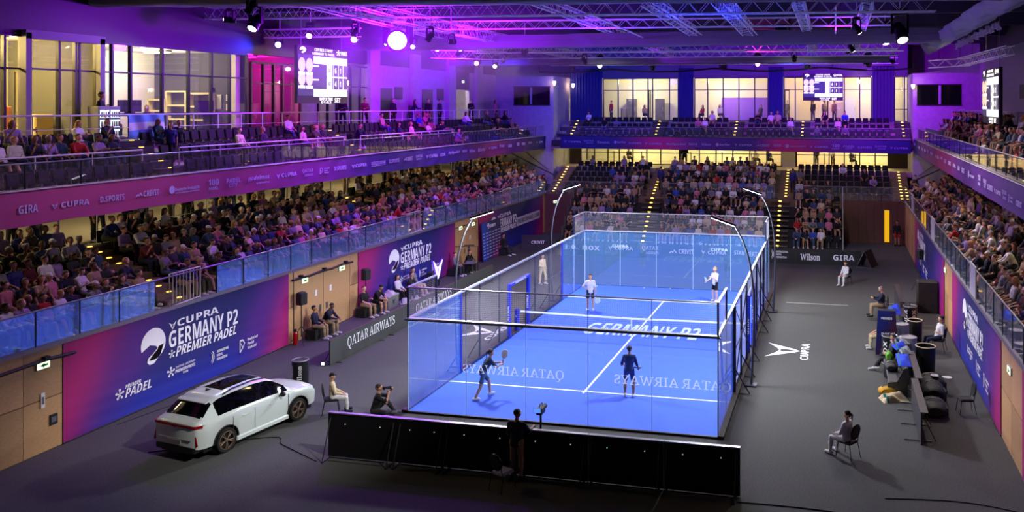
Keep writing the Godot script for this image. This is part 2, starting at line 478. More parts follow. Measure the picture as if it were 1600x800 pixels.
func pane_rail(owner: Node3D, a: Vector3, b: Vector3, h: float, step: float, gm: Material, gaps := [], post_h := 0.0) -> void:   # glass balustrade from a to b
	var n := maxi(1, roundi(a.distance_to(b) / step))
	var dir := (b - a).normalized()
	var steel := mat("rail_steel", Color(0.55, 0.55, 0.58), 0.35, 0.7)
	for i in n:
		var p := a.lerp(b, float(i) / n); var q := a.lerp(b, float(i + 1) / n)
		var mid := (p + q) / 2
		if gaps.any(func(g): return absf(mid.z - g) < step * 0.62):
			continue
		part("pane", MB.new().box(mid + Vector3(0, h / 2, 0), Vector3(0.016, h - 0.04, p.distance_to(q) - 0.025), Basis.looking_at(dir)), gm, owner)
		part("post", MB.new().box(p + Vector3(0, h / 2 if post_h == 0.0 else post_h / 2, 0) , Vector3(0.035, h if post_h == 0.0 else post_h, 0.035)), mat("post_dark", Color(0.12, 0.12, 0.14), 0.4, 0.5), owner)
	part("top_rail", MB.new().tube([a + Vector3(0, h, 0), b + Vector3(0, h, 0)], 0.028, 6), steel, owner)

func bar_rail(owner: Node3D, a: Vector3, b: Vector3, h: float, step: float, m: Material, bars := 1) -> void:   # tube railing with posts and level bars
	var n := maxi(1, roundi(a.distance_to(b) / step))
	for i in n + 1:
		var p := a.lerp(b, float(i) / n)
		part("post", MB.new().tube([p, p + Vector3(0, h, 0)], 0.028, 5), m, owner)
	part("top_rail", MB.new().tube([a + Vector3(0, h, 0), b + Vector3(0, h, 0)], 0.034, 6), m, owner)
	for k in bars:
		var y := h * (k + 1) / (bars + 1.0)
		part("bar", MB.new().tube([a + Vector3(0, y, 0), b + Vector3(0, y, 0)], 0.014, 5), m, owner)

func aisle_stair(owner: Node3D, at: Vector3, run: Vector3, rise: float, rows: int, m: Material, lamps := true) -> void:   # two treads for every row, each with a small lamp
	var lm := glow("step_lamp", Color(1.0, 0.80, 0.30), 8.0) if absf(run.x) < 0.1 else glow("side_step_lamp", Color(1.0, 0.80, 0.35), 2.0)
	var across := run.cross(Vector3.UP).normalized()
	for i in rows * 2:
		var p := at + run * (i + 0.5) / 2.0
		var y := at.y + rise * (i + 1) / 2.0
		part("tread", MB.new().box(Vector3(p.x, y - 0.12, p.z), Vector3(1.15, 0.26, run.length() / 2 + 0.01), Basis(across, Vector3.UP, across.cross(Vector3.UP))), m, owner)
		if lamps:
			part("step_lamp", MB.new().box(Vector3(p.x, y + 0.012, p.z) - run * 0.2 + across * 0.0, Vector3(0.15, 0.06, 0.09), Basis(across, Vector3.UP, across.cross(Vector3.UP))), lm, owner)

const ROWS := 5
const TREAD := 0.82
const RISE := 0.36
const AISLE_L := [9.8, -6.7, -20.0]
const AISLE_R := [2.7, -10.3, -22.0]
const UP_AISLE_L := [8.0, -5.0, -18.0]
const FAR_AISLE := [-12.9, -5.0, 4.85, 13.0]

func stands() -> void:
	var step := noisy(mat("stand_step", Color.WHITE, 0.85), 0.5, Color(0.40, 0.33, 0.26), Color(0.47, 0.39, 0.31), 0.04)
	var soffit := mat("soffit", Color(0.62, 0.56, 0.48), 0.9)
	var rail := mat("white_rail", Color(0.78, 0.77, 0.78), 0.45)
	var clear := pane("rail_glass", Color(0.62, 0.80, 1.0), 0.02, 0.26)
	var plain := pane("rail_glass_plain", Color(0.8, 0.85, 0.9), 0.02)
	for s in [-1.0, 1.0]:
		var side := "left" if s < 0 else "right"
		var f: float = -LX if s < 0 else RX
		var bal: float = 14.7 if s < 0 else 14.1
		var zn := 34.0; var zf := -31.5
		var st := thing("grandstand", "lower %s grandstand of wooden steps behind a glass balustrade" % side, "grandstand")
		for k in ROWS:
			var o0: float = f + 0.05 + (TREAD * k + 0.15 if k > 0 else 0.0)
			var o1: float = f + 0.2 + TREAD * (k + 1)
			part("step", MB.new().span(Vector3(s * o0, 2.6 + RISE * k, zf), Vector3(s * o1, 3.0 + RISE * k, zn)), step, st)
		var o: float = f + 0.2 + TREAD * ROWS
		part("walkway", MB.new().span(Vector3(s * o, 4.4, zf), Vector3(s * 24.8, 4.8, zn)), mat("walkway_floor", Color(0.66, 0.62, 0.52), 0.7), st)
		part("kerb", MB.new().span(Vector3(s * (f - 0.06), 2.94, zf + 3.4), Vector3(s * (f + 0.2), 3.06, zn)), mat("kerb_metal", Color(0.5, 0.48, 0.52), 0.5, 0.4), st)
		for z in (AISLE_L if s < 0 else AISLE_R):
			aisle_stair(st, Vector3(s * (f + 0.2), 3.0, z), Vector3(s * TREAD, 0, 0), RISE, ROWS, step)
		var ra := thing("balustrade", "glass balustrade with steel top rail along the lower %s grandstand" % side, "railing")
		pane_rail(ra, Vector3(s * f, 3.03, 30), Vector3(s * f, 3.03, FZ), 1.03, 1.45, clear if s < 0 else pane("rail_glass_right", Color(0.7, 0.85, 1.0), 0.02, 0.08), AISLE_L if s < 0 else AISLE_R)
		for z in (AISLE_L if s < 0 else AISLE_R):
			var g := thing("gate", "white barred gate in the %s balustrade at the %s stairs" % [side, "near" if z > 0 else "middle" if z > -12 else "far"], "gate", Vector3(s * f, 3.03, z))
			if s < 0:
				part("frame", MB.new().tube([Vector3(0, 0, -0.72), Vector3(0, 1.12, -0.72), Vector3(0, 1.12, 0.72), Vector3(0, 0, 0.72), Vector3(0, 0.08, -0.72)], 0.028, 6), rail, g)
				for i in 8:
					part("bar", MB.new().tube([Vector3(0, 0.1, -0.56 + 0.16 * i), Vector3(0, 1.1, -0.56 + 0.16 * i)], 0.014, 5), rail, g)
			else:
				part("frame", MB.new().box(Vector3(0, 0.56, 0), Vector3(0.05, 1.12, 1.3)), mat("white_sheet", Color(0.72, 0.72, 0.76), 0.5), g)
				part("handle", MB.new().tube([Vector3(-0.06, 0.75, -0.4), Vector3(-0.06, 0.95, -0.4)], 0.02), rail, g)
		# a railing between the top row and the walkway where people stand
		var wr := thing("walkway_railing", "white tube railing behind the top row of the %s lower stand" % side, "railing")
		var z0 := zn
		for z in (AISLE_L if s < 0 else AISLE_R) + [zf + 0.6]:
			if z0 - z > 2.0:
				bar_rail(wr, Vector3(s * (o + 0.12), 4.8, z0 - (0.0 if z0 == zn else 0.8)), Vector3(s * (o + 0.12), 4.8, z + 0.8), 1.05, 1.9, rail, 1)
			z0 = z
		# upper tier
		var up := thing("balcony", "upper %s balcony tier of dark steps above the lower stand" % side, "balcony")
		var sl := MB.new()
		var a := Vector3(s * bal, 6.35, 0); var b := Vector3(s * (bal + 3.1), 8.2, 0)
		var zs := [zn, zf] if s < 0 else [zf, zn]
		sl.quad(Vector3(a.x, a.y, zs[1]), Vector3(b.x, b.y, zs[1]), Vector3(b.x, b.y, zs[0]), Vector3(a.x, a.y, zs[0]))
		part("soffit", sl, soffit, up)
		part("front_beam", MB.new().span(Vector3(s * bal, 6.35, zf), Vector3(s * (bal + 0.2), 7.38, zn)), mat("beam_grey", Color(0.5, 0.48, 0.5), 0.8), up)
		for k in 3:
			var p0: float = bal + (0.0 if k == 0 else 1.4 + 0.85 * (k - 1)); var p1: float = bal + 1.4 + 0.85 * k
			part("step", MB.new().span(Vector3(s * p0, 6.6 + 0.5 * k, zf), Vector3(s * p1, 7.0 + 0.5 * k, zn)), mat("dark_step", Color(0.20, 0.18, 0.19), 0.85), up)
		part("concourse", MB.new().span(Vector3(s * (bal + 3.1), 8.2, zf), Vector3(s * 24.8, 8.5, zn)), mat("concourse_floor", Color(0.45, 0.42, 0.42), 0.7), up)
		for z in (UP_AISLE_L if s < 0 else [4.0, -9.0, -21.0]):
			aisle_stair(up, Vector3(s * (bal + 0.5), 7.0, z), Vector3(s * 0.85, 0, 0), 0.5, 3, mat("dark_step"))
		var ur := thing("balustrade", "glass balustrade above the sponsor banner on the upper %s balcony" % side, "railing")
		pane_rail(ur, Vector3(s * (bal + 0.12), 7.38, 30), Vector3(s * (bal + 0.12), 7.38, zf + 0.05), 0.75, 1.9, plain)
		var cr := thing("concourse_railing", "white tube railing between the upper %s rows and the glazed rooms" % side, "railing")
		bar_rail(cr, Vector3(s * (bal + 3.15), 8.5, 28), Vector3(s * (bal + 3.15), 8.5, zf + 0.1), 0.98, 1.5, rail, 1 if s < 0 else 0)
		if s < 0:
			var mr := thing("row_railing", "low tube railing along the second row of the upper left balcony", "railing")
			for q in [[26.0, 8.9], [7.1, -4.2], [-5.8, -17.2]]:
				bar_rail(mr, Vector3(-16.08, 7.5, q[0]), Vector3(-16.08, 7.5, q[1]), 0.72, 2.2, rail, 0)
	# far stand
	var fs := thing("grandstand", "lower far grandstand of steps under the end balcony", "grandstand")
	for k in ROWS:
		part("step", MB.new().span(Vector3(-13.6, 2.6 + RISE * k, FZ - 0.2 - TREAD * (k + 1)), Vector3(13.6, 3.0 + RISE * k, FZ - 0.05 - (TREAD * k + 0.15 if k > 0 else 0.0))), step, fs)
	part("walkway", MB.new().span(Vector3(-14, 4.4, -41.8), Vector3(14, 4.8, FZ - 0.2 - TREAD * ROWS)), mat("walkway_floor"), fs)
	part("corner_landing", MB.new().span(Vector3(-25, 2.6, -31.5), Vector3(-13.5, 2.99, -27.8)).span(Vector3(13.2, 2.6, -31.5), Vector3(25, 2.99, -27.8)), step, fs)
	for x in FAR_AISLE:
		aisle_stair(fs, Vector3(x, 3.0, FZ - 0.2), Vector3(0, 0, -TREAD), RISE, ROWS, step)
	var fr := thing("balustrade", "glass balustrade along the front of the far gallery", "railing")
	for q in [[-13.4, -5.7], [-4.3, 4.1], [5.5, 13.1]]:
		pane_rail(fr, Vector3(q[0], 3.0, FZ), Vector3(q[1], 3.0, FZ), 1.0, 1.5, plain)
	var fb := thing("balcony", "upper far balcony tier of dark steps behind the sponsor banner", "balcony")
	var so := MB.new()
	so.quad(Vector3(-14, 8.2, -34.1), Vector3(14, 8.2, -34.1), Vector3(14, 6.35, -31), Vector3(-14, 6.35, -31))
	part("soffit", so, soffit, fb)
	part("front_beam", MB.new().span(Vector3(-13.2, 6.35, -31.2), Vector3(13.85, 7.36, -31)), mat("beam_grey"), fb)
	for k in 3:
		var p0 := -31.0 - (0.0 if k == 0 else 1.4 + 0.85 * (k - 1)); var p1 := -31.0 - (1.4 + 0.85 * k)
		part("step", MB.new().span(Vector3(-14, 6.6 + 0.5 * k, p1), Vector3(14, 7.0 + 0.5 * k, p0)), mat("dark_step"), fb)
	part("concourse", MB.new().span(Vector3(-14, 8.2, -41.8), Vector3(14, 8.5, -34.1)), mat("concourse_floor"), fb)
	for x in [-12.6, -5.6, 0.7, 5.9, 13.4]:
		aisle_stair(fb, Vector3(x, 7.0, -31.5), Vector3(0, 0, -0.85), 0.5, 3, mat("dark_step"))
	var fu := thing("balustrade", "glass balustrade above the banner of the far balcony", "railing")
	pane_rail(fu, Vector3(-13.2, 7.36, -31.1), Vector3(13.8, 7.36, -31.1), 0.75, 1.9, plain)
	# telescopic bleacher in front of the far wall
	var bl := thing("bleacher", "black telescopic bleacher in front of the far gallery", "bleacher")
	var bm := mat("bleacher_deck", Color(0.13, 0.12, 0.12), 0.8)
	for k in 5:
		part("deck", MB.new().span(Vector3(-10.9, 0.62 * k - 0.1 if k else 0.0, -24.4 - 0.72 * (k + 1)), Vector3(8.85, 0.06 + 0.6 * k, -24.4 - 0.72 * k)), bm, bl)
		part("riser", MB.new().span(Vector3(-10.9, 0.0, -24.42 - 0.72 * k), Vector3(8.85, 0.05 + 0.6 * k, -24.4 - 0.72 * k)), bm, bl)
	for x in [-4.95, 4.5]:
		for i in 10:
			part("tread", MB.new().box(Vector3(x, 0.3 * i + 0.16, -24.4 - 0.36 * i - 0.1), Vector3(1.35, 0.06, 0.4)), mat("bleacher_tread", Color(0.34, 0.3, 0.27), 0.7), bl)
			part("step_lamp", MB.new().box(Vector3(x, 0.3 * i + 0.2, -24.4 - 0.36 * i + 0.08), Vector3(0.18, 0.06, 0.08)), glow("step_lamp", Color.WHITE), bl)
	part("end_rail", MB.new().tube([Vector3(8.9, 0.0, -24.5), Vector3(8.9, 3.0, -24.5 - 3.4), Vector3(8.9, 4.0, -24.5 - 3.4)], 0.03, 6), rail, bl)
	for k in 5:
		part("end_panel", MB.new().cbox(Vector3(-11.0, 0.6 * k + 0.55, -24.75 - 0.72 * k), Vector3(0.06, 1.0, 0.66), 0.02), mat("grey_panel", Color(0.42, 0.4, 0.42), 0.6), bl)

# ---------------------------------------------------------------- glazed rooms behind the stands
func glazed(called: String, label: String, at: Vector3, right: Vector3, w: float, h: float, cols: Array, bars: Array, doors: Array, frame: Material, gm: Material) -> Node3D:   # cols: places of the mullions, bars: heights of the transoms
	var o := thing(called, label, "window", at)
	o.set_meta("kind", "structure")
	o.transform = face(at, right)
	var m := 0.05
	part("head_rail", MB.new().box(Vector3(w / 2, h, 0), Vector3(w, 0.09, 0.12)), frame, o)
	part("sill_rail", MB.new().box(Vector3(w / 2, 0.04, 0), Vector3(w, 0.08, 0.12)), frame, o)
	var xs := [0.0] + cols + [w]
	var ys := [0.08] + bars + [h]
	for x in xs:
		part("mullion", MB.new().box(Vector3(x, h / 2, 0), Vector3(0.09, h, 0.14)), frame, o)
	for y in bars:
		part("transom", MB.new().box(Vector3(w / 2, y, 0), Vector3(w, 0.06, 0.1)), frame, o)
	for i in xs.size() - 1:
		for j in ys.size() - 1:
			if doors.has(i) and j == 0:
				continue
			part("pane", MB.new().box(Vector3((xs[i] + xs[i + 1]) / 2, (ys[j] + ys[j + 1]) / 2, 0), Vector3(xs[i + 1] - xs[i] - m, ys[j + 1] - ys[j] - m, 0.012)), gm, o)
	for i in doors:   # door leaves stand open, into the room
		var dw: float = xs[i + 1] - xs[i] - 0.1
		var dr := part("door_leaf", MB.new().box(Vector3(dw / 2, bars[0] / 2, 0), Vector3(dw, bars[0] - 0.08, 0.02)), gm, o, Transform3D(Basis(Vector3.UP, 1.15), Vector3(xs[i] + 0.06, 0.04, -0.06)))
		part("leaf_frame", MB.new().box(Vector3(0.03, bars[0] / 2, 0), Vector3(0.06, bars[0] - 0.08, 0.05)).box(Vector3(dw - 0.03, bars[0] / 2, 0), Vector3(0.06, bars[0] - 0.08, 0.05)).box(Vector3(dw / 2, bars[0] - 0.08, 0), Vector3(dw, 0.08, 0.05)), frame, dr)
	return o

func ceiling_lamp(at: Vector3, c: Color, e: float, glow_e := 3.0, size := Vector3(1.2, 0.06, 0.3)) -> void:
	var where := ""
	if at.x < -15.0:
		for q in [[12.0, "in the left end room upstairs"], [9.0, "in the room behind the open entrance door"], [4.0, "in the left half of the office"], [0.0, "in the right half of the office"], [-4.0, "glowing pink in the lounge"], [-15.0, "behind the left hanging screen"], [-99.0, "behind the bright upstairs doorway"]]:
			if at.z > q[0]:
				where = q[1]
				break
	elif at.x > 15.0:
		where = "in the right upper rooms, " + ("nearest" if at.z > 0 else "middle" if at.z > -8 else "farthest")
	else:
		where = ("upstairs" if at.y > 10 else "downstairs") + " behind the far glass, " + ("far left" if at.x < -5 else "left of middle" if at.x < 2 else "right of middle" if at.x < 8 else "far right")
	var o := thing("ceiling_lamp", "flat ceiling panel lamp " + where, "lamp", at)
	part("housing", MB.new().box(Vector3(0, 0.05, 0), size + Vector3(0.06, 0, 0.06)), mat("lamp_housing", Color(0.7, 0.7, 0.7), 0.6), o)
	part("diffuser", MB.new().box(Vector3(0, -0.01, 0), size), glow("panel_lamp_%s" % c.to_html(false), c, glow_e), o)
	lamp("panel_lamp_light", at - Vector3(0, 0.12, 0), c, e, Vector3.ZERO, 0, 0.3)

func rooms() -> void:
	var frame := mat("frame_anthracite", Color(0.14, 0.13, 0.17), 0.45, 0.3)
	var gm := pane("room_glass", Color(0.9, 0.95, 0.95), 0.02)
	var warm := mat("room_wall_warm", Color(0.86, 0.80, 0.58), 0.9)
	var pale := mat("room_wall_pale", Color(0.82, 0.82, 0.74), 0.9)
	var grey := mat("room_wall_grey", Color(0.30, 0.30, 0.31), 0.9)
	var plaster := mat("plaster")
	var fascia := mat("fascia", Color(0.05, 0.045, 0.07), 0.5)
	# --- left side, upper floor: x = -19
	var R := Vector3(0, 0, -1)      # to the right as seen from the court
	glazed("window_left_corner", "tall glazed room front at the left end of the upper concourse", Vector3(-19, 8.5, 20.0), R, 9.0, 3.75, [1.5, 3.0, 4.5, 6.0, 7.5, 8.3], [2.6], [], frame, gm)
	glazed("window_entrance", "glazed entrance with an open door and thick purple frame", Vector3(-19, 8.5, 10.85), R, 2.85, 3.75, [1.25, 1.95, 2.1], [2.62], [0], frame, gm)
	part("portal_frame", MB.new().box(Vector3(-18.9, 10.4, 11.0), Vector3(0.35, 3.9, 0.22)).box(Vector3(-18.9, 10.4, 7.93), Vector3(0.35, 3.9, 0.22)).box(Vector3(-18.9, 12.3, 9.45), Vector3(0.35, 0.3, 3.3)), mat("portal", Color(0.45, 0.43, 0.47), 0.5), tag(thing("portal", "broad plain frame round the glazed entrance door", "door frame"), "", "") as Node3D)
	glazed("window_office", "wide glazed control room front with a desk behind", Vector3(-19, 8.5, 7.7), R, 8.3, 3.75, [0.45, 1.35, 3.0, 4.5, 5.9, 7.1], [1.0, 2.62], [], frame, gm)
	glazed("window_lounge", "pink lit glazed room front beside the big screen", Vector3(-19, 8.5, -0.9), R, 3.9, 3.4, [0.9, 1.7, 2.4], [2.4], [], frame, gm)
	glazed("window_panel", "glazed room front half hidden by the big screen", Vector3(-19, 8.5, -6.4), R, 5.2, 3.6, [0.9, 1.8, 3.2, 4.2], [2.4], [], frame, gm)
	struct("wall_fascia_left", MB.new().span(Vector3(-19.35, 12.3, -31.5), Vector3(-18.95, 15.2, 34)), fascia, "dark fascia above the glazed rooms on the left")
	for q in [[34.0, 20.05], [-4.85, -6.35], [-11.7, -23.9], [-26.2, -31.5]]:
		struct("wall_left_upper", MB.new().span(Vector3(-19.3, 8.5, q[1]), Vector3(-19, 12.4, q[0])), plaster)
	struct("wall_door_head", MB.new().span(Vector3(-19.3, 11.0, -26.2), Vector3(-19, 12.4, -23.9)), mat("dark_fill", Color(0.1, 0.09, 0.13), 0.7))
	for q in [-11.9, -17.2, -22.6, -27.6]:   # pilasters
		struct("trim_pilaster", MB.new().span(Vector3(-19.05, 8.5, q - 0.55), Vector3(-18.7, 13.2, q + 0.55)), plaster)
	for q in [-13.6, -19.2]:
		struct("door_side", MB.new().span(Vector3(-19.0, 8.5, q - 0.75), Vector3(-18.93, 10.9, q + 0.75)), mat("dark_door", Color(0.13, 0.11, 0.16), 0.5), "dark closed door in the white upper left wall")
	for q in [[-15.2, 10.6], [-21.2, 10.6], [-28.2, 10.6]]:
		struct("trim_sign_panel", MB.new().span(Vector3(-19.0, 10.2, q[0] - 0.5), Vector3(-18.94, 11.0, q[0] + 0.5)), mat("dark_fill"))
	# rooms behind them: back wall, partitions, ceiling
	struct("wall_room_back", MB.new().span(Vector3(-23.4, 8.5, 7.8), Vector3(-23.2, 12.4, 22)), warm)
	struct("wall_room_split", MB.new().span(Vector3(-23.4, 8.5, 7.75), Vector3(-19.1, 12.4, 7.9)), grey)
	struct("wall_office_back", MB.new().span(Vector3(-24.4, 8.5, -0.7), Vector3(-24.2, 12.4, 7.8)), pale)
	struct("wall_office_split", MB.new().span(Vector3(-24.4, 8.5, -0.8), Vector3(-19.1, 12.4, -0.65)), grey)
	struct("wall_lounge_back", MB.new().span(Vector3(-22.4, 8.5, -4.9), Vector3(-22.2, 12.4, -0.8)), mat("lounge_pink", Color(0.85, 0.35, 0.7), 0.8))
	struct("wall_lounge_split", MB.new().span(Vector3(-24.4, 8.5, -5.0), Vector3(-19.1, 12.4, -4.85)), grey)
	struct("wall_far_room_back", MB.new().span(Vector3(-23, 8.5, -27), Vector3(-22.8, 12.4, -5)), pale)
	struct("ceiling_room_left", MB.new().span(Vector3(-24.6, 12.35, -31), Vector3(-19.3, 12.5, 22)), mat("room_ceiling", Color(0.8, 0.79, 0.75), 0.9))
	struct("trim_column", MB.new().span(Vector3(-20.6, 8.5, 10.95), Vector3(-19.9, 12.4, 11.6)), mat("column_grey", Color(0.5, 0.48, 0.42), 0.8))
	for z in [10.2, 13.4]:
		ceiling_lamp(Vector3(-21.3, 12.27, z), Color(1.0, 0.88, 0.55), 34.0)
	for z in [5.6, 1.6]:
		ceiling_lamp(Vector3(-22.0, 12.27, z), Color(1.0, 0.94, 0.76), 15.0)
	ceiling_lamp(Vector3(-20.8, 12.27, -2.8), Color(1.0, 0.1, 0.75), 30.0)
	ceiling_lamp(Vector3(-21.2, 12.27, -8.6), Color(1.0, 0.88, 0.7), 7.0)
	ceiling_lamp(Vector3(-21.2, 12.27, -25.0), Color(1.0, 0.95, 0.8), 26.0)
	# --- far end, both floors: z = -36
	var X := Vector3.RIGHT
	var blue := mat("curtain_blue", Color(0.14, 0.18, 0.42), 0.9)
	glazed("window_far_one", "wide glazed room front left of the far stairs, lit inside", Vector3(-11.0, 8.5, -36), X, 6.5, 3.6, [1.3, 2.6, 3.9, 4.3, 5.75], [2.6], [3], frame, gm)
	glazed("window_far_two", "wide glazed room front in the middle of the far balcony", Vector3(-3.1, 8.5, -36), X, 6.1, 3.6, [1.1, 2.4, 3.7, 5.0], [2.6], [], frame, gm)
	glazed("window_far_three", "glazed bar front behind the far hanging screen", Vector3(4.3, 8.5, -36), X, 6.9, 3.6, [0.9, 2.2, 3.5, 4.8, 6.0], [2.6], [0], frame, gm)
	glazed("window_far_four", "narrow tall lit window at the right end of the far balcony", Vector3(13.0, 8.5, -36), X, 1.0, 3.6, [0.75], [1.0, 2.6], [], frame, gm)
	struct("wall_far_head", MB.new().span(Vector3(-14, 12.15, -36.2), Vector3(14, 15.2, -35.9)), mat("far_head", Color(0.40, 0.38, 0.44), 0.8), "plain band above the far windows washed by coloured light")
	var ci := 0
	for q in [[-13.9, -11.05], [-4.45, -3.15], [3.05, 4.25], [11.25, 12.95]]:
		ci += 1
		var cu := thing("curtain", ["long pleated curtain left of the far windows", "long pleated curtain between the two left far windows", "long pleated curtain left of the far hanging screen", "long pleated curtain right of the far bar front"][ci - 1], "curtain")
		var f := func(u: float, v: float) -> Vector3: return Vector3(lerpf(q[0], q[1], u), 8.5 + 4.4 * v, -35.75 + 0.06 * sin(u * (q[1] - q[0]) * 24.0))
		part("cloth", MB.new().grid(f, int((q[1] - q[0]) * 22), 1), blue if ci != 4 else mat("curtain_violet", Color(0.3, 0.2, 0.45), 0.9), cu)
		part("curtain_rail", MB.new().tube([Vector3(q[0], 12.92, -35.75), Vector3(q[1], 12.92, -35.75)], 0.03), frame, cu)
	for q in [[4.8, 7.9], [8.5, 12.3]]:
		var f8: float = q[0] - 0.3
		struct("wall_far_back", MB.new().span(Vector3(-14, f8, -41.6), Vector3(14, q[1] + 0.4, -41.4)), pale)
		struct("ceiling_far", MB.new().span(Vector3(-14, q[1], -41.6), Vector3(14, q[1] + 0.15, -36.2)), mat("room_ceiling"))
		for x in [-8.5, -1.0, 6.0, 11.5]:
			ceiling_lamp(Vector3(x, q[1] - 0.08, -38.6), Color(1.0, 0.93, 0.68) if x != 6.0 else Color(1.0, 0.78, 0.6), 26.0 if x != 6.0 else 16.0)
	glazed("window_low_one", "glazed front under the far balcony left of the middle stairs", Vector3(-13.0, 4.8, -36), X, 8.6, 3.1, [1.2, 2.4, 3.4, 4.6, 5.8, 7.0], [1.0], [], frame, gm)
	glazed("window_low_two", "glazed front under the far balcony between the two stairs", Vector3(-4.3, 4.8, -36), X, 8.4, 3.1, [1.6, 3.0, 4.4, 5.8, 7.2], [1.0], [0], frame, gm)
	glazed("window_low_three", "glazed bar front under the right half of the far balcony", Vector3(5.3, 4.8, -36), X, 7.2, 3.1, [1.4, 2.6, 3.8, 5.0, 6.2], [1.0], [], frame, gm)
	struct("wall_low_right", MB.new().span(Vector3(12.5, 4.8, -36.1), Vector3(14, 8.2, -35.9)), noisy(mat("dark_slats", Color.WHITE, 0.8), 2.0, Color(0.2, 0.17, 0.14), Color(0.3, 0.25, 0.2), 0.05))
	struct("wall_low_left", MB.new().span(Vector3(-14, 4.8, -36.1), Vector3(-13.05, 8.2, -35.9)), mat("dark_slats"))
	struct("wall_low_post", MB.new().span(Vector3(4.1, 4.8, -36.1), Vector3(5.25, 8.2, -35.9)), mat("dark_slats"))
	struct("door_3", MB.new().span(Vector3(4.15, 4.8, -35.9), Vector3(5.2, 7.6, -35.8)), mat("white_door", Color(0.8, 0.8, 0.78), 0.5), "white door at the top of the right far stairs")
	# furniture seen through the far glass
	var blackm := mat("furniture_black", Color(0.06, 0.06, 0.07), 0.6)
	for q in [[-9.8, 8.5], [-1.2, 8.5], [8.5, 8.5], [-10.5, 4.8], [-8.0, 4.8], [-1.0, 4.8], [1.5, 4.8], [7.5, 4.8], [10.0, 4.8]]:
		var t := thing("bar_table", "high round bar table in a glazed room behind the far stand", "table", Vector3(q[0], q[1], -37.6), 0.0, "bar tables behind the far glass")
		part("table_top", MB.new().lathe([Vector2(0, 1.05), Vector2(0.36, 1.05), Vector2(0.36, 1.09), Vector2(0, 1.09)], 16), mat("white_print"), t)
		part("leg", MB.new().tube([Vector3.ZERO, Vector3(0, 1.05, 0)], 0.04), blackm, t)
	for q in [[-9.6, 8.5, 1.9, 0.9], [-7.0, 8.5, 1.9, 0.8], [0.8, 8.5, 2.0, 4.4], [9.6, 8.5, 2.0, 1.0]]:
		var c := thing("cabinet", ["grey door panel in the far left glazed room", "tall grey locker in the far left glazed room", "long lilac partition in the middle far glazed room", "drinks fridge in the far bar"][int(q[0] > -8) + int(q[0] > 0) + int(q[0] > 5)], "cabinet", Vector3(q[0], q[1], -40.6))
		part("body", MB.new().cbox(Vector3(0, q[2] / 2, 0), Vector3(q[3], q[2], 0.5)), mat("cab_%d" % int(q[3] * 10), [Color(0.28, 0.28, 0.3), Color(0.28, 0.28, 0.3), Color(0.45, 0.3, 0.75), Color(0.75, 0.8, 0.78)][int(q[0] > -8) + int(q[0] > 0) + int(q[0] > 5)], 0.5), c)
		part("handle", MB.new().box(Vector3(q[3] / 2 - 0.1, 1.0, 0.27), Vector3(0.03, 0.3, 0.03)), mat("brushed_steel"), c)
	# furniture of the left rooms
	var desk := thing("desk", "long control desk behind the office window", "desk", Vector3(-20.2, 8.5, 3.4))
	part("top", MB.new().box(Vector3(0, 0.92, 0), Vector3(0.8, 0.05, 6.4)), blackm, desk)
	for z in [-3.0, 0.0, 3.0]:
		part("leg", MB.new().box(Vector3(0, 0.45, z), Vector3(0.7, 0.9, 0.06)), blackm, desk)
	for z in [5.2, 0.9]:
		var mo := thing("monitor", "black monitor on the control desk, %s" % ("left one" if z > 3 else "right one"), "monitor", Vector3(-20.1, 9.45, z))
		part("screen", MB.new().box(Vector3(0, 0.36, 0), Vector3(0.05, 0.5, 1.2)), blackm, mo)
		part("stand", MB.new().box(Vector3(0, 0.06, 0), Vector3(0.25, 0.12, 0.3)), blackm, mo)
	for q in [[-23.7, 1.6, 1.0, "deepest in the room"], [-22.6, 2.0, 1.1, "second from the window"], [-21.3, 1.9, 1.2, "nearest the window"]]:
		var sh := thing("rack", "pale frame rack at the grey office wall, %s" % q[3], "rack", Vector3(q[0], 8.5, -0.35), PI / 2)
		for sgn in [-1, 1]:
			part("upright", MB.new().box(Vector3(0, q[1] / 2, sgn * q[2] / 2), Vector3(0.3, q[1], 0.1)), warm, sh)
		for k in 3:
			part("shelf", MB.new().box(Vector3(0, q[1] * (k + 1) / 3.0, 0), Vector3(0.3, 0.08, q[2])), warm, sh)
	for q in [[-20.6, 10.0, 0.45, 0.7, "white wall box on the grey office wall", pale], [-20.0, 10.2, 0.2, 0.3, "upper paper pinned beside the wall box", pale], [-20.0, 9.75, 0.2, 0.3, "lower paper pinned beside the wall box", pale], [-20.9, 10.6, 0.2, 0.18, "dark switch plate high on the grey office wall", blackm]]:
		var pp := thing("wall_box", q[4], "plate", Vector3(q[0], q[1], -0.6))
		part("plate", MB.new().cbox(Vector3(0, 0, 0), Vector3(q[2], q[3], 0.08), 0.01), q[5], pp)
		part("inset", MB.new().box(Vector3(0, 0, 0.042), Vector3(q[2] * 0.8, q[3] * 0.85, 0.006)), q[5], pp)
	struct("trim_office_column", MB.new().span(Vector3(-19.75, 8.5, -0.62), Vector3(-19.35, 12.3, -0.3)), mat("column_cream", Color(0.85, 0.82, 0.7), 0.8))
	for q in [[-21.8, 9.6, "orange crate cabinet behind the open entrance door", Color(0.7, 0.42, 0.18), 1.3], [-21.0, 8.6, "pale box cabinet beside the entrance room window", Color(0.8, 0.7, 0.45), 1.0]]:
		var cb := thing("cabinet", q[2], "cabinet", Vector3(q[0], 8.5, q[1]))
		part("body", MB.new().cbox(Vector3(0, q[4] / 2, 0), Vector3(0.6, q[4], 0.8)), mat("cab_" + q[2].left(4), q[3], 0.6), cb)
		for k in 2:
			part("drawer", MB.new().box(Vector3(0.31, q[4] * (0.25 + 0.5 * k), 0), Vector3(0.03, q[4] * 0.44, 0.72)), mat("cab_" + q[2].left(4)), cb)
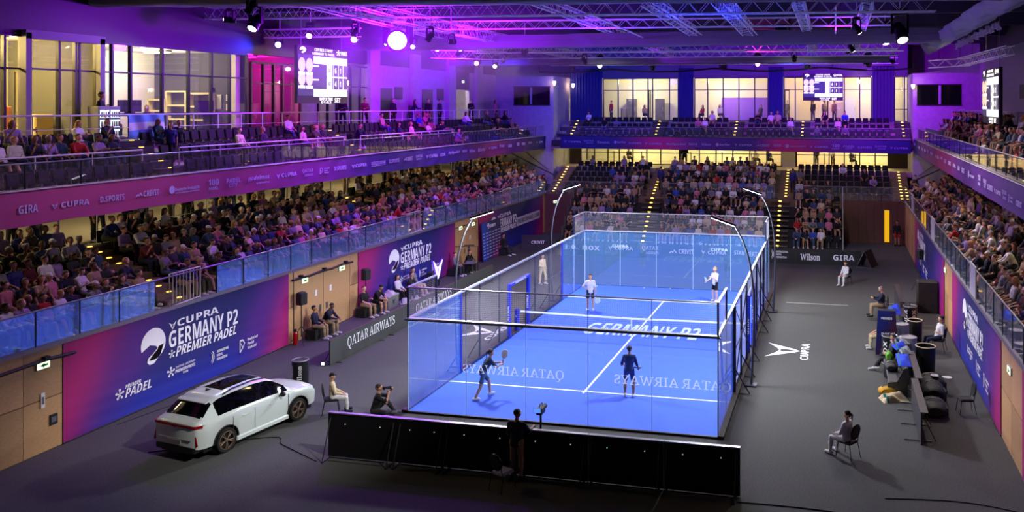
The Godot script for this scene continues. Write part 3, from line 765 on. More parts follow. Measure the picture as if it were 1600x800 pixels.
	# lamps under the balconies, over the walkways
	for s in [-1.0, 1.0]:
		for z in [14.0, 5.0, -4.0, -13.0, -22.0]:
			var wl := thing("walkway_lamp", "long tube lamp under the %s balcony" % ("left" if s < 0 else "right"), "lamp", Vector3(s * 19.5, 8.1, z), 0.0, "tube lamps under the %s balcony" % ("left" if s < 0 else "right"))
			part("housing", MB.new().box(Vector3(0, 0.05, 0), Vector3(0.2, 0.05, 2.2)), mat("lamp_housing"), wl)
			part("tube", MB.new().box(Vector3(0, 0, 0), Vector3(0.12, 0.05, 2.1)), glow("walk_tube", Color(1.0, 0.88, 0.6), 4.0), wl)
			lamp("walkway_lamp_light", Vector3(s * 19.5, 7.9, z), Color(1.0, 0.91, 0.70), 10.0 if s < 0 else 7.0, Vector3.ZERO, 0, 0.3)
	for x in [-9.0, 0.0, 9.0]:
		var wf := thing("walkway_lamp", "long tube lamp under the far balcony", "lamp", Vector3(x, 8.1, -35.2), 0.0, "tube lamps under the far balcony")
		part("housing", MB.new().box(Vector3(0, 0.05, 0), Vector3(2.2, 0.05, 0.2)), mat("lamp_housing"), wf)
		part("tube", MB.new().box(Vector3(0, 0, 0), Vector3(2.1, 0.05, 0.12)), glow("walk_tube", Color.WHITE), wf)
		lamp("walkway_lamp_light", Vector3(x, 7.9, -35.0), Color(1.0, 0.88, 0.6), 6.0, Vector3.ZERO, 0, 0.3)
	# right side, upper floor
	for q in [[34.0, 6.0], [4.6, -3.2], [-6.0, -12.0], [-14.5, -31.5]]:
		struct("wall_right_upper", MB.new().span(Vector3(18.7, 8.5, q[1]), Vector3(19.0, 13.4, q[0])), plaster)
	struct("wall_fascia_right", MB.new().span(Vector3(18.7, 13.4, -31.5), Vector3(19.1, 15.2, 34)), fascia)
	struct("wall_right_back", MB.new().span(Vector3(23.0, 8.5, -31), Vector3(23.2, 13.4, 20)), mat("room_wall_ochre", Color(0.55, 0.45, 0.25), 0.9))
	for q in [-2.0, -16.5]:
		struct("trim_sign_panel", MB.new().span(Vector3(18.62, 10.2, q - 0.7), Vector3(18.7, 11.0, q + 0.7)), mat("dark_fill"))
	for z in [5.3, -4.6, -13.3]:
		ceiling_lamp(Vector3(21.0, 13.2, z), Color(1.0, 0.88, 0.6), 10.0)

# ---------------------------------------------------------------- the padel court
func wire_mesh(a: Vector3, b: Vector3, h0: float, h1: float, step: float, r: float) -> MB:
	var m := MB.new()
	var n := roundi(a.distance_to(b) / step)
	for i in n + 1:
		var p := a.lerp(b, float(i) / n)
		m.tube([p + Vector3(0, h0, 0), p + Vector3(0, h1, 0)], r * 0.6, 3, false)
	var k := roundi((h1 - h0) / step)
	for j in k + 1:
		var y := lerpf(h0, h1, float(j) / k)
		m.tube([a + Vector3(0, y, 0), b + Vector3(0, y, 0)], r, 3, false)
	return m

func court() -> void:
	var turf := noisy(mat("court_turf", Color.WHITE, 0.9), 0.5, Color(0.19, 0.35, 0.86), Color(0.24, 0.40, 0.92), 0.08, 0.2, 5)
	var line := mat("court_line", Color(0.92, 0.94, 0.98), 0.8)
	var navy := mat("frame_navy", Color(0.05, 0.07, 0.2), 0.4, 0.2)
	var silver := mat("rail_silver", Color(0.66, 0.67, 0.70), 0.4, 0.3)
	var glass := pane("court_glass", Color(0.50, 0.74, 0.98), 0.02, 0.11)
	var clear := pane("court_glass_clear", Color(0.6, 0.8, 0.98), 0.01, 0.02)
	var wire := mat("wire", Color(0.62, 0.62, 0.65), 0.5, 0.1)
	var bluep := mat("pad_blue", Color(0.06, 0.14, 0.72), 0.5)
	var print_white := mat("white_print")
	var sticker := mat("glass_sticker", Color(0.85, 0.93, 1.0, 0.55), 0.6)
	sticker.backlight_enabled = true; sticker.backlight = Color(0.9, 0.9, 0.9)
	sticker.transparency = BaseMaterial3D.TRANSPARENCY_ALPHA
	# playing surface
	var pf := thing("court_floor", "bright blue padel turf with white lines and big lettering", "court")
	part("turf", MB.new().span(Vector3(-5.0, 0.0, -10.0), Vector3(5.0, 0.03, 10.0)), turf, pf)
	for z in [-6.95, 6.95]:
		part("line", MB.new().span(Vector3(-5, 0.03, z - 0.035), Vector3(5, 0.034, z + 0.035)), line, pf)
	part("line", MB.new().span(Vector3(-0.035, 0.03, -7.15), Vector3(0.035, 0.034, 7.15)), line, pf)
	var ft := Transform3D(Basis(Vector3.RIGHT, Vector3.FORWARD, Vector3.UP), Vector3(0.2, 0.032, -1.2))
	words(pf, "GERMANY P2", ft, 5.0, 1.9, mat("turf_print", Color(0.72, 0.80, 0.97), 0.8), "sans", 0.0, 0.003)
	for s in [-1, 1]:
		part("edge_board", MB.new().span(Vector3(s * 5.0, 0, -10.1), Vector3(s * 5.18, 0.09, 10.1)), mat("edge_dark", Color(0.14, 0.11, 0.12), 0.6), pf)
		part("edge_board", MB.new().span(Vector3(-5.1, 0, s * 10.02), Vector3(5.1, 0.06, s * 10.1)), mat("edge_black", Color(0.04, 0.04, 0.05), 0.6), pf)
	# glass walls, one thing for each end and side run
	for s in [1, -1]:
		var gw := thing("glass_wall", "%s end wall of five clear glass panels under a wire fence" % ("near" if s > 0 else "far"), "glass wall", Vector3(0, 0, s * 10.0))
		for i in 5:
			part("pane", MB.new().box(Vector3(-4 + 2 * i, 1.52, 0), Vector3(1.985, 2.96, 0.012)), clear if s > 0 else glass, gw)
			if i > 0:
				part("joint", MB.new().box(Vector3(-5 + 2 * i, 1.52, 0), Vector3(0.014, 2.96, 0.02)), mat("seam", Color(0.75, 0.85, 0.95), 0.3), gw)
		for x in [-5.0, 5.0]:
			part("edge_strip", MB.new().box(Vector3(x, 1.52, 0), Vector3(0.03, 2.96, 0.03)), mat("seam"), gw)
			part("corner_post", MB.new().box(Vector3(x, 3.5, 0), Vector3(0.055, 1.05, 0.055)), navy, gw)
		part("lower_rail", MB.new().box(Vector3(0, 3.0, 0), Vector3(10.1, 0.045, 0.16)), silver, gw)
		part("lower_rail_back", MB.new().box(Vector3(0, 2.96, s * 0.04), Vector3(10.2, 0.035, 0.05)), navy, gw)
		part("upper_rail", MB.new().box(Vector3(0, 4.0, 0), Vector3(10.1, 0.03, 0.07)), silver, gw)
		for i in 4:
			part("fence_post", MB.new().box(Vector3(-3 + 2 * i, 3.5, s * 0.03), Vector3(0.018, 1.0, 0.018)), navy, gw)
		tag(part("wire_mesh", wire_mesh(Vector3(-5, 0, 0), Vector3(5, 0, 0), 3.02, 3.98, 0.06, 0.0034), wire, gw), "", "", "", "stuff")
		if s > 0:
			for q in [[-1.45, 3.4], [3.6, 3.62]]:
				var t := face(Vector3(q[0], 1.48, -0.012), Vector3.LEFT)
				words(gw, "QATAR AIRWAYS", t, q[1] * 0.98, 0.36, sticker, "serifthin")
		else:
			for q in [-3.0, 2.4]:
				words(gw, "CUPRA", face(Vector3(q, 2.2, 0.012), Vector3.RIGHT), 0.9, 0.14, sticker)
	for s in [-1, 1]:
		for e in [1, -1]:
			var sd := "left" if s < 0 else "right"
			var gs := thing("glass_side", "clear glass side wall at the %s %s corner of the court" % ["near" if e > 0 else "far", sd], "glass wall")
			for k in 2:
				part("pane", MB.new().box(Vector3(s * 5.0, 1.52, e * (9.0 - 2 * k)), Vector3(0.012, 2.96, 1.985)), glass, gs)
			part("joint", MB.new().box(Vector3(s * 5.0, 1.52, e * 8.0), Vector3(0.02, 2.96, 0.012)), mat("seam"), gs)
			part("end_post", MB.new().box(Vector3(s * 5.03, 1.5, e * 6.0), Vector3(0.1, 3.0, 0.12)), bluep if s < 0 else navy, gs)
			part("top_rail", MB.new().box(Vector3(s * 5.0, 3.0, e * 8.0), Vector3(0.08, 0.06, 4.0)), silver, gs)
			part("high_rail", MB.new().box(Vector3(s * 5.0, 4.0, e * 9.0), Vector3(0.06, 0.05, 2.0)), silver, gs)
			part("high_post", MB.new().box(Vector3(s * 5.0, 3.5, e * 8.0), Vector3(0.06, 1.0, 0.06)), navy, gs)
			tag(part("wire_mesh", wire_mesh(Vector3(s * 5, 0, e * 10), Vector3(s * 5, 0, e * 8), 3.02, 3.98, 0.06, 0.0034), wire, gs), "", "", "", "stuff")
			if s > 0 and e > 0:
				part("emblem", mark("cupra", 0.5, 0.5), print_white, gs, face(Vector3(4.985, 2.45, 8.9), Vector3(0, 1, 0.3), Vector3(0, 0, 1)))
			var fe := thing("side_fence", "%s wire fence on navy posts beside the %s half of the court" % [sd, "near" if e > 0 else "far"], "fence")
			tag(part("wire_mesh", wire_mesh(Vector3(s * 5.0, 0, e * 6.0), Vector3(s * 5.0, 0, e * 1.2), 0.08, 2.98, 0.06, 0.0034), wire, fe), "", "", "", "stuff")
			part("top_rail", MB.new().box(Vector3(s * 5.0, 3.0, e * 3.55), Vector3(0.08, 0.07, 4.9)), silver, fe)
			part("bottom_rail", MB.new().box(Vector3(s * 5.0, 0.12, e * 3.6), Vector3(0.05, 0.06, 4.8)), navy, fe)
			part("middle_rail", MB.new().box(Vector3(s * 5.05, 1.5, e * 3.6), Vector3(0.03, 0.03, 4.8)), navy, fe)
			for z in [4.15, 2.15]:
				part("post", MB.new().box(Vector3(s * 5.06, 1.5, e * z), Vector3(0.07, 3.0, 0.07)), navy, fe)
			for z in [6.0, 4.15, 2.15]:
				part("foot", MB.new().tube([Vector3(s * 5.08, 0.8, e * z), Vector3(s * 5.55, 0.03, e * z), Vector3(s * 5.08, 0.03, e * z)], 0.025, 5), navy, fe)
			if s > 0:
				part("brace", MB.new().tube([Vector3(5.08, 3.0, e * 2.2), Vector3(5.08, 0.6, e * 5.9)], 0.025, 5), navy, fe)
				part("brace", MB.new().tube([Vector3(5.08, 0.8, e * 2.2), Vector3(5.08, 2.8, e * 5.9)], 0.015, 5), navy, fe)
		# the gate in the middle
		var g := thing("court_gate", "open blue gate frame in the %s side fence beside the net" % ("left" if s < 0 else "right"), "gate")
		for z in [1.19, -1.14]:
			part("padded_post", MB.new().cbox(Vector3(s * 5.02, 1.12, z), Vector3(0.16, 2.24, 0.16), 0.03), bluep, g)
			words(g, "GIRA" if z > 0 else "CUPRA", face(Vector3(s * 5.02, 1.1, z + 0.085), Vector3.UP, Vector3.LEFT), 0.6, 0.09, print_white)
		part("lintel", MB.new().cbox(Vector3(s * 5.02, 2.26, 0.02), Vector3(0.16, 0.12, 2.45), 0.02), bluep, g)
		words(g, "GERMANY P2", face(Vector3(s * 5.02 + 0.085, 2.26, 0), Vector3.FORWARD), 1.3, 0.07, print_white)
		part("top_rail", MB.new().box(Vector3(s * 5.0, 3.0, 0), Vector3(0.08, 0.07, 2.4)), silver, g)
		tag(part("wire_mesh", wire_mesh(Vector3(s * 5, 0, 1.19), Vector3(s * 5, 0, -1.14), 2.34, 2.97, 0.06, 0.0034), wire, g), "", "", "", "stuff")
	# net
	var nt := thing("net", "black net with a white tape across the blue court", "net")
	var nm := MB.new()
	var black := mat("net_black", Color(0.03, 0.03, 0.05), 0.8)
	for i in 201:
		var x := -4.9 + 0.049 * i
		nm.tube([Vector3(x, 0.05, 0), Vector3(x, 0.90 - 0.05 * (1 - absf(x) / 4.9), 0)], 0.0022, 3, false)
	for j in 17:
		var f := float(j) / 16
		nm.tube([Vector3(-4.9, 0.05 + 0.85 * f, 0), Vector3(0, 0.05 + 0.80 * f, 0), Vector3(4.9, 0.05 + 0.85 * f, 0)], 0.0022, 3, false)
	tag(part("netting", nm, black, nt), "", "", "", "stuff")
	var tape := MB.new()
	for sgn in [-1.0, 1.0]:
		var yc := 0.87
		var p := Vector3(sgn * 4.95, 0.93, 0); var c := Vector3(0, yc, 0)
		for zz in [0.012, -0.012]:
			if (sgn > 0) == (zz > 0):
				tape.quad(c + Vector3(0, -0.07, zz), p + Vector3(0, -0.07, zz), p + Vector3(0, 0, zz), c + Vector3(0, 0, zz))
			else:
				tape.quad(p + Vector3(0, -0.07, zz), c + Vector3(0, -0.07, zz), c + Vector3(0, 0, zz), p + Vector3(0, 0, zz))
		var aa := c if sgn > 0 else p; var bb := p if sgn > 0 else c
		tape.quad(aa + Vector3(0, 0, 0.012), bb + Vector3(0, 0, 0.012), bb + Vector3(0, 0, -0.012), aa + Vector3(0, 0, -0.012))
	part("tape", tape, line, nt)
	part("centre_strap", MB.new().box(Vector3(0, 0.44, 0), Vector3(0.05, 0.84, 0.012)), line, nt)
	for s in [-1, 1]:
		part("net_post", MB.new().cbox(Vector3(s * 5.12, 0.5, 0.0), Vector3(0.2, 1.0, 0.2), 0.05), bluep, nt)
		part("print_patch", mark("cupra", 0.12, 0.12), print_white, nt, face(Vector3(s * 5.12, 0.7, 0.102), Vector3.RIGHT))
		part("print_patch", mark("cupra", 0.12, 0.12), print_white, nt, face(Vector3(s * 5.12, 0.35, 0.102), Vector3.RIGHT))
	# court lights on bent poles
	for i in 4:
		var q: Array = COURT_LIGHTS[i]
		var s: float = q[0]; var z: float = q[1]
		var lp := thing("court_light", "bent pole with a white light bar at the %s %s of the court" % ["far" if z < 0 else "near", "left" if s < 0 else "right"], "lamp", Vector3(s * 5.5, 0, z))
		var pts := []; var rad := []
		for k in 13:
			var f := k / 12.0
			pts.append(Vector3(-s * (-0.12 * sin(f * PI * 0.8) + 0.62 * pow(f, 5)), 5.65 * f - 0.1 * pow(f, 6), 0)); rad.append(0.048 - 0.014 * f)
		part("pole", MB.new().tube(pts, rad, 8), mat("pole_grey", Color(0.35, 0.35, 0.38), 0.4, 0.6), lp)
		part("base", MB.new().cbox(Vector3(0, 0.03, 0), Vector3(0.4, 0.06, 0.4), 0.01), navy, lp)
		var b := Basis(Vector3(0, 0, 1), -s * 0.32)
		var hd := part("lamp_head", MB.new().box(Vector3(-s * 0.98, 5.76, 0), Vector3(0.95, 0.07, 0.2), b), mat("lamp_body", Color(0.1, 0.1, 0.14), 0.4, 0.5), lp)
		part("light_bar", MB.new().box(Vector3(-s * 0.98, 5.715, 0), Vector3(0.9, 0.03, 0.15), b), glow("court_lamp_glow", Color(0.95, 0.97, 1.0), 6.0), hd)
		for k in 7:
			part("cooling_fin", MB.new().box(Vector3(-s * (0.6 + 0.13 * k), 5.68 + 0.043 * k, 0) + Vector3(0, 0.06, 0), Vector3(0.02, 0.06, 0.2), b), mat("lamp_body"), hd)

# ---------------------------------------------------------------- banners, boards, screens
func circle(c: Vector2, r: Vector2, n := 24) -> PackedVector2Array:
	var p := PackedVector2Array()
	for i in n:
		p.append(c + Vector2(cos(TAU * i / n) * r.x, sin(TAU * i / n) * r.y))
	return p

func mark(kind: String, w: float, h: float, depth := 0.004) -> MB:   # emblems, w wide and h high, middle at the origin
	var m := MB.new()
	var xf := Transform3D(Basis.from_scale(Vector3(w, h, 1)), Vector3.ZERO)
	var pl := func(a: Array) -> PackedVector2Array:
		var p := PackedVector2Array()
		for i in range(0, a.size(), 2):
			p.append(Vector2(a[i], a[i + 1]))
		return p
	match kind:
		"cupra":
			for s in [1, -1]:
				m.prism(pl.call([s * 0.5, 0.5, s * 0.16, 0.2, s * 0.07, 0.1, s * 0.10, -0.02, s * 0.03, -0.3, 0.0, -0.36, 0.0, -0.5, s * 0.13, -0.3, s * 0.29, 0.06]), depth, xf)
			m.prism(pl.call([-0.16, 0.2, 0.0, 0.12, 0.16, 0.2, 0.07, 0.08, -0.07, 0.08]), depth, xf)
		"disc":
			var road := pl.call([-0.6, -0.17, -0.1, 0.05, 0.12, -0.02, 0.2, -0.12, 0.02, -0.24, -0.3, -0.5, -0.6, -0.6])
			for q in Geometry2D.clip_polygons(circle(Vector2(0.03, 0.05), Vector2(0.46, 0.45), 32), road):
				m.prism(q, depth, xf)
			m.prism(pl.call([-0.16, -0.30, 0.05, -0.2, 0.24, -0.05, 0.42, -0.02, 0.3, -0.3, 0.05, -0.5, -0.12, -0.5, -0.2, -0.42]), depth, xf)
		"flower":
			for k in 5:
				var a := TAU * k / 5 + PI / 2
				m.prism(circle(Vector2(cos(a), sin(a)) * 0.38, Vector2(0.12, 0.12), 8), depth, xf)
				var d := Vector2(cos(a), sin(a)); var t := Vector2(-d.y, d.x) * 0.05
				m.prism(PackedVector2Array([d * 0.06 + t, d * 0.06 - t, d * 0.34 - t, d * 0.34 + t]), depth, xf)
		"ball":
			for q in Geometry2D.clip_polygons(circle(Vector2.ZERO, Vector2(0.5, 0.5), 24), circle(Vector2(0.1, 0.1), Vector2(0.24, 0.26), 16)):
				if not Geometry2D.is_polygon_clockwise(q):
					m.prism(q, depth * 0.5, xf)
			m.prism(circle(Vector2(0.1, 0.1), Vector2(0.11, 0.12), 12), depth, xf)
		"arrow":
			m.prism(pl.call([-0.5, -0.5, -0.2, 0.1, 0.0, -0.1, 0.15, 0.4, 0.5, -0.4, 0.3, -0.4, 0.12, 0.05, 0.0, -0.5, -0.18, -0.15, -0.35, -0.5]), depth, xf)
		"arcs":
			for k in 2:
				var p := PackedVector2Array()
				for i in 9:
					var a := -1.2 + 2.4 * i / 8.0
					p.append(Vector2(-0.45 + cos(a) * (0.9 - 0.35 * k), sin(a) * 0.53 * (1.0 - 0.25 * k)))
				for i in 9:
					var a := 1.2 - 2.4 * i / 8.0
					p.append(Vector2(-0.45 + cos(a) * (0.74 - 0.35 * k), sin(a) * 0.53 * (1.0 - 0.25 * k)))
				m.prism(p, depth, xf)
		"shield":
			var inner := pl.call([-0.34, 0.34, 0.1, 0.34, 0.3, 0.1, 0.1, -0.12, -0.1, -0.12, -0.34, -0.3])
			for s in [[-0.5, -0.5, -0.36, -0.4, -0.36, 0.5, -0.5, 0.5], [-0.5, 0.5, 0.1, 0.5, 0.1, 0.38, -0.5, 0.38], [0.1, 0.5, 0.5, 0.15, 0.36, 0.12, 0.1, 0.38], [0.5, 0.15, 0.1, -0.25, 0.1, -0.12, 0.36, 0.12], [-0.3, 0.2, -0.2, 0.2, 0.1, -0.2, 0.0, -0.2], [-0.5, -0.5, 0.1, -0.12, 0.1, -0.25, -0.4, -0.55]]:
				m.prism(pl.call(s), depth, xf)
	return m

func printed(owner: Node3D, items: Array, frame: Callable, m: Material) -> void:   # items: text or @emblem, place along, height, width, tall
	for q in items:
		var s: String = q[0]
		var t: Transform3D = frame.call(q[1], q[2])
		if s.begins_with("@"):
			part("emblem", mark(s.substr(1), q[3], q[4]), m, owner, t)
		else:
			var f := "serif" if s == "Wilson" else ("serifthin" if s in ["QATAR", "AIRWAYS", "QATAR AIRWAYS"] else "sans")
			words(owner, s, t, q[3], q[4], m, f, 0.25 if s in ["PREMIER PADEL", "PADEL ", "Bullpadel", "padelmax", "PREMIER"] else 0.0, 0.004)

func blend_tex(w: int, h: int, f: Callable) -> ImageTexture:
	var im := Image.create(w, h, false, Image.FORMAT_RGB8)
	for y in h:
		for x in w:
			im.set_pixel(x, y, f.call((x + 0.5) / w, (y + 0.5) / h))
	return ImageTexture.create_from_image(im)

func signs() -> void:
	var ink := mat("banner_print", Color(0.93, 0.92, 0.95), 0.7)
	var lilac := mat("lilac_print", Color(0.80, 0.74, 0.93), 0.7)
	var mag := Color(0.66, 0.02, 0.42); var vio := Color(0.30, 0.05, 0.48); var nav := Color(0.07, 0.06, 0.38); var blu := Color(0.06, 0.12, 0.62)
	# big banners on the side walls
	var big := blend_tex(192, 64, func(u: float, v: float) -> Color:
		var e := absf(u + 0.14 * (v - 0.5) - 0.52) * 2.0
		var c := nav.lerp(vio, smoothstep(0.25, 0.62, e)).lerp(mag, smoothstep(0.6, 1.0, e))
		c = c.lerp(blu, smoothstep(0.45, 1.0, v) * smoothstep(0.95, 0.3, e))
		var st := 0.5 + 0.5 * sin((v * 14.0 - u * 5.0 + 2.5 * u * u) * TAU * 0.5)
		return c.lightened(0.05 * st * smoothstep(0.25, 0.9, v)))
	var cloth := mat("banner_cloth", Color.WHITE, 0.6)
	cloth.albedo_texture = big
	var bi := 0
	for q in [[-1, 14.63, 4.07, "behind the white car"], [-1, -1.21, -11.74, "behind the seated crew"], [-1, -15.2, -27.4, "behind the draw board"], [1, 8.06, -2.85, "nearest on the right wall"], [1, -5.6, -20.3, "behind the loudspeaker crate on the right"], [1, 22.0, 11.1, "cut by the right edge"]]:
		var s: int = q[0]
		var x: float = LX + 0.025 if s < 0 else RX - 0.025
		var za: float = q[1] if s < 0 else q[2]; var zb: float = q[2] if s < 0 else q[1]     # from the reader's left to the right
		var right := Vector3(0, 0, 1 if s > 0 else -1)
		var fr := func(along: float, y: float) -> Transform3D: return face(Vector3(x - s * 0.012, y, along), right)
		var b := thing("wall_banner", "large magenta and blue printed banner %s" % q[3], "banner")
		bi += 1
		var f := func(u: float, v: float) -> Vector3: return Vector3(x + 0.004 * sin(u * 40.0 + v * 7.0), 0.02 + 2.95 * v, lerpf(za, zb, u))
		part("sheet", MB.new().grid(f, 40, 6), cloth, b)
		part("hem", MB.new().tube([Vector3(x, 0.03, za), Vector3(x, 0.03, zb)], 0.02, 5), mat("post_dark"), b)
		part("top_hem", MB.new().tube([Vector3(x, 2.96, za), Vector3(x, 2.96, zb)], 0.02, 5), mat("post_dark"), b)
		var d := -s * 1.0     # +1 on the left wall, where the text runs towards -z
		var c0: float = {0: 11.29, 1: -4.53, 2: -17.6, 3: 0.86, 4: -17.85, 5: 13.2}[bi - 1]
		var dx := func(k: float) -> float: return c0 - d * k
		printed(b, [["@disc", c0, 1.94, 1.14, 1.16], ["@cupra", dx.call(0.88), 2.40, 0.34, 0.26], ["CUPRA", dx.call(2.09), 2.43, 2.0, 0.24], ["GERMANY P2", dx.call(2.42), 1.95, 3.42, 0.55], ["@flower", dx.call(0.84), 1.45, 0.30, 0.28], ["PREMIER PADEL", dx.call(2.56), 1.47, 3.0, 0.32]], fr, ink)
		if bi in [1, 2, 4, 5]:
			printed(b, [["@flower", dx.call(0.80), 0.85, 0.36, 0.36], ["QATAR AIRWAYS", dx.call(1.47), 0.93, 0.9, 0.09], ["PREMIER PADEL", dx.call(1.47), 0.80, 0.93, 0.10], ["TOUR", dx.call(1.47), 0.67, 0.25, 0.07],
				["@arcs", dx.call(2.78), 0.79, 0.22, 0.46], ["INTERNATIONAL", dx.call(3.32), 0.92, 0.62, 0.09], ["PADEL", dx.call(3.16), 0.78, 0.30, 0.09], ["FEDERATION", dx.call(3.28), 0.64, 0.54, 0.09],
				["@shield", dx.call(4.38), 0.77, 0.3, 0.46], ["Deutscher", dx.call(4.98), 0.92, 0.6, 0.11], ["Padel", dx.call(4.86), 0.76, 0.36, 0.11], ["Verband", dx.call(4.93), 0.60, 0.5, 0.11]], fr, ink)
		if bi == 1:
			printed(b, [["@flower", 12.62, 0.79, 0.36, 0.36], ["PREMIER", 12.08, 0.96, 0.62, 0.11], ["PADEL ", 11.85, 0.75, 1.05, 0.27]], fr, ink)
		if bi == 3:
			part("web_strip", MB.new().box(Vector3(x + 0.01, 1.62, -24.2), Vector3(0.01, 0.6, 4.9)), mat("strip_white", Color(0.75, 0.73, 0.8), 0.7), b)
			words(b, "PREMIERPADEL.COM", face(Vector3(x + 0.018, 1.62, -24.2), right), 4.4, 0.3, mat("strip_ink", Color(0.2, 0.18, 0.3), 0.7))
	# sponsor banners on the balcony fronts
	var stripe := func(stops: Array) -> ImageTexture:
		return blend_tex(256, 2, func(u: float, _v: float) -> Color:
			for i in stops.size() - 1:
				if u <= stops[i + 1][0]:
					return (stops[i][1] as Color).lerp(stops[i + 1][1], smoothstep(stops[i][0], stops[i + 1][0], u))
			return stops[-1][1])
	var pink := Color(0.72, 0.27, 0.50); var deep := Color(0.24, 0.07, 0.50)
	var lm := mat("stripe_left", Color.WHITE, 0.65); lm.albedo_texture = stripe.call([[0.0, pink], [0.27, pink], [0.36, Color(0.50, 0.10, 0.48)], [0.52, deep], [0.66, deep], [0.78, Color(0.55, 0.05, 0.42)], [0.88, Color(0.3, 0.05, 0.45)], [1.0, nav]])
	var fm := mat("stripe_far", Color.WHITE, 0.65); fm.albedo_texture = stripe.call([[0.0, nav], [0.12, nav], [0.3, Color(0.74, 0.03, 0.45)], [0.44, vio], [0.55, Color(0.2, 0.05, 0.45)], [0.66, Color(0.74, 0.03, 0.45)], [0.85, vio], [1.0, nav]])
	var rm := mat("stripe_right", Color.WHITE, 0.65); rm.albedo_texture = stripe.call([[0.0, nav], [0.15, Color(0.4, 0.12, 0.45)], [0.33, Color(0.62, 0.08, 0.40)], [0.5, vio], [1.0, Color(0.28, 0.1, 0.5)]])
	var lb := thing("balcony_banner", "long pink and violet sponsor banner along the upper left balcony", "banner")
	var fl := func(u: float, v: float) -> Vector3:
		var z := lerpf(20.0, -31.4, u)
		var w := 0.035 * sin(z * 1.9 + sin(z * 0.7) * 2.0 + v * 2.0) * (1.0 - v) + 0.02 * sin(z * 4.3 + v * 5.0)
		return Vector3(-14.63 + w * (0.4 + v * (1 - v) * 2.0), 6.33 + 1.03 * v + 0.02 * sin(z * 2.0) * (1 - v), z)
	part("sheet", MB.new().grid(fl, 220, 6), lm, lb)
	part("hem", MB.new().tube([Vector3(-14.6, 7.36, 20), Vector3(-14.6, 7.36, -31.4)], 0.022, 5), mat("white_rail"), lb)
	printed(lb, [["CUPRA", 17.2, 6.8, 1.0, 0.18], ["N", 15.9, 6.82, 0.2, 0.22], ["GIRA", 14.75, 6.82, 0.61, 0.24], ["@cupra", 13.88, 6.80, 0.24, 0.19], ["CUPRA", 13.15, 6.81, 1.01, 0.17], ["D.SPORTS", 11.75, 6.82, 0.96, 0.19], ["@arrow", 10.65, 6.83, 0.33, 0.15], ["CRIVIT", 10.12, 6.83, 0.68, 0.2],
		["@ball", 9.17, 6.84, 0.27, 0.28], ["Deutsche Krebshilfe", 8.41, 6.83, 1.2, 0.12], ["HELFEN. FORSCHEN. INFORMIEREN.", 8.41, 6.71, 1.2, 0.05], ["100", 7.08, 6.93, 0.55, 0.24], ["PADEL", 7.08, 6.70, 0.5, 0.12], ["PADEL", 5.96, 6.91, 0.8, 0.18], ["CITY", 5.99, 6.72, 0.48, 0.15],
		["padelmax", 4.43, 6.87, 1.3, 0.24], ["by MyPadelShop", 4.2, 6.66, 0.8, 0.09], ["@cupra", 3.2, 6.85, 0.26, 0.2], ["CUPRA", 2.45, 6.86, 1.05, 0.16], ["QATAR", 1.1, 6.91, 0.8, 0.2], ["AIRWAYS", 1.03, 6.73, 0.65, 0.1], ["@shield", 0.06, 6.83, 0.26, 0.28], ["Deutscher", -0.37, 6.93, 0.42, 0.07], ["Padel", -0.3, 6.83, 0.27, 0.07], ["Verband", -0.35, 6.73, 0.38, 0.07],
		["D.SPORTS", -1.49, 6.86, 1.0, 0.19], ["@cupra", -2.6, 6.86, 0.28, 0.2], ["CUPRA", -3.33, 6.87, 1.04, 0.16], ["DÜSSELDORF", -5.01, 6.9, 1.4, 0.2], ["_", -5.01, 6.74, 1.4, 0.03], ["D.SPORTS", -6.62, 6.88, 1.06, 0.2], ["@arrow", -7.8, 6.9, 0.3, 0.18], ["CRIVIT", -8.3, 6.89, 0.7, 0.2], ["QATAR", -9.43, 6.95, 0.76, 0.18], ["AIRWAYS", -9.4, 6.8, 0.6, 0.09],
		["@cupra", -10.44, 6.88, 0.32, 0.2], ["CUPRA", -11.22, 6.88, 1.05, 0.18], ["GIRA", -12.43, 6.88, 0.69, 0.19], ["Bullpadel", -13.99, 6.91, 1.5, 0.22], ["NOX", -15.57, 6.93, 0.68, 0.16], ["Wilson", -16.76, 6.89, 0.91, 0.21], ["@ball", -17.8, 6.88, 0.25, 0.26], ["Gerflor", -18.4, 6.88, 0.9, 0.2], ["@cupra", -19.6, 6.91, 0.33, 0.18], ["CUPRA", -20.39, 6.9, 0.95, 0.16],
		["@flower", -21.5, 6.98, 0.3, 0.3], ["PADEL", -22.0, 6.95, 0.6, 0.16], ["GIRA", -23.4, 6.9, 0.7, 0.2], ["100", -25.0, 6.95, 0.5, 0.25], ["PADEL", -26.2, 6.93, 0.7, 0.2], ["QATAR", -27.6, 6.93, 0.8, 0.2], ["@cupra", -29.2, 6.9, 0.3, 0.2], ["CUPRA", -30.1, 6.9, 0.9, 0.15]],
		func(a: float, y: float) -> Transform3D: return face(Vector3(-14.575, y, a), Vector3.FORWARD), lilac)
	var fb := thing("balcony_banner", "blue and magenta sponsor banner across the far balcony", "banner")
	var ff := func(u: float, v: float) -> Vector3: return Vector3(lerpf(-13.2, 13.83, u), lerpf(6.42, 6.24, u) + 0.98 * v, -30.94 + 0.012 * sin(u * 90.0 + v * 4.0))
	part("sheet", MB.new().grid(ff, 110, 4), fm, fb)
	part("hem", MB.new().tube([Vector3(-13.2, 7.4, -30.93), Vector3(13.83, 7.22, -30.93)], 0.022, 5), mat("post_dark"), fb)
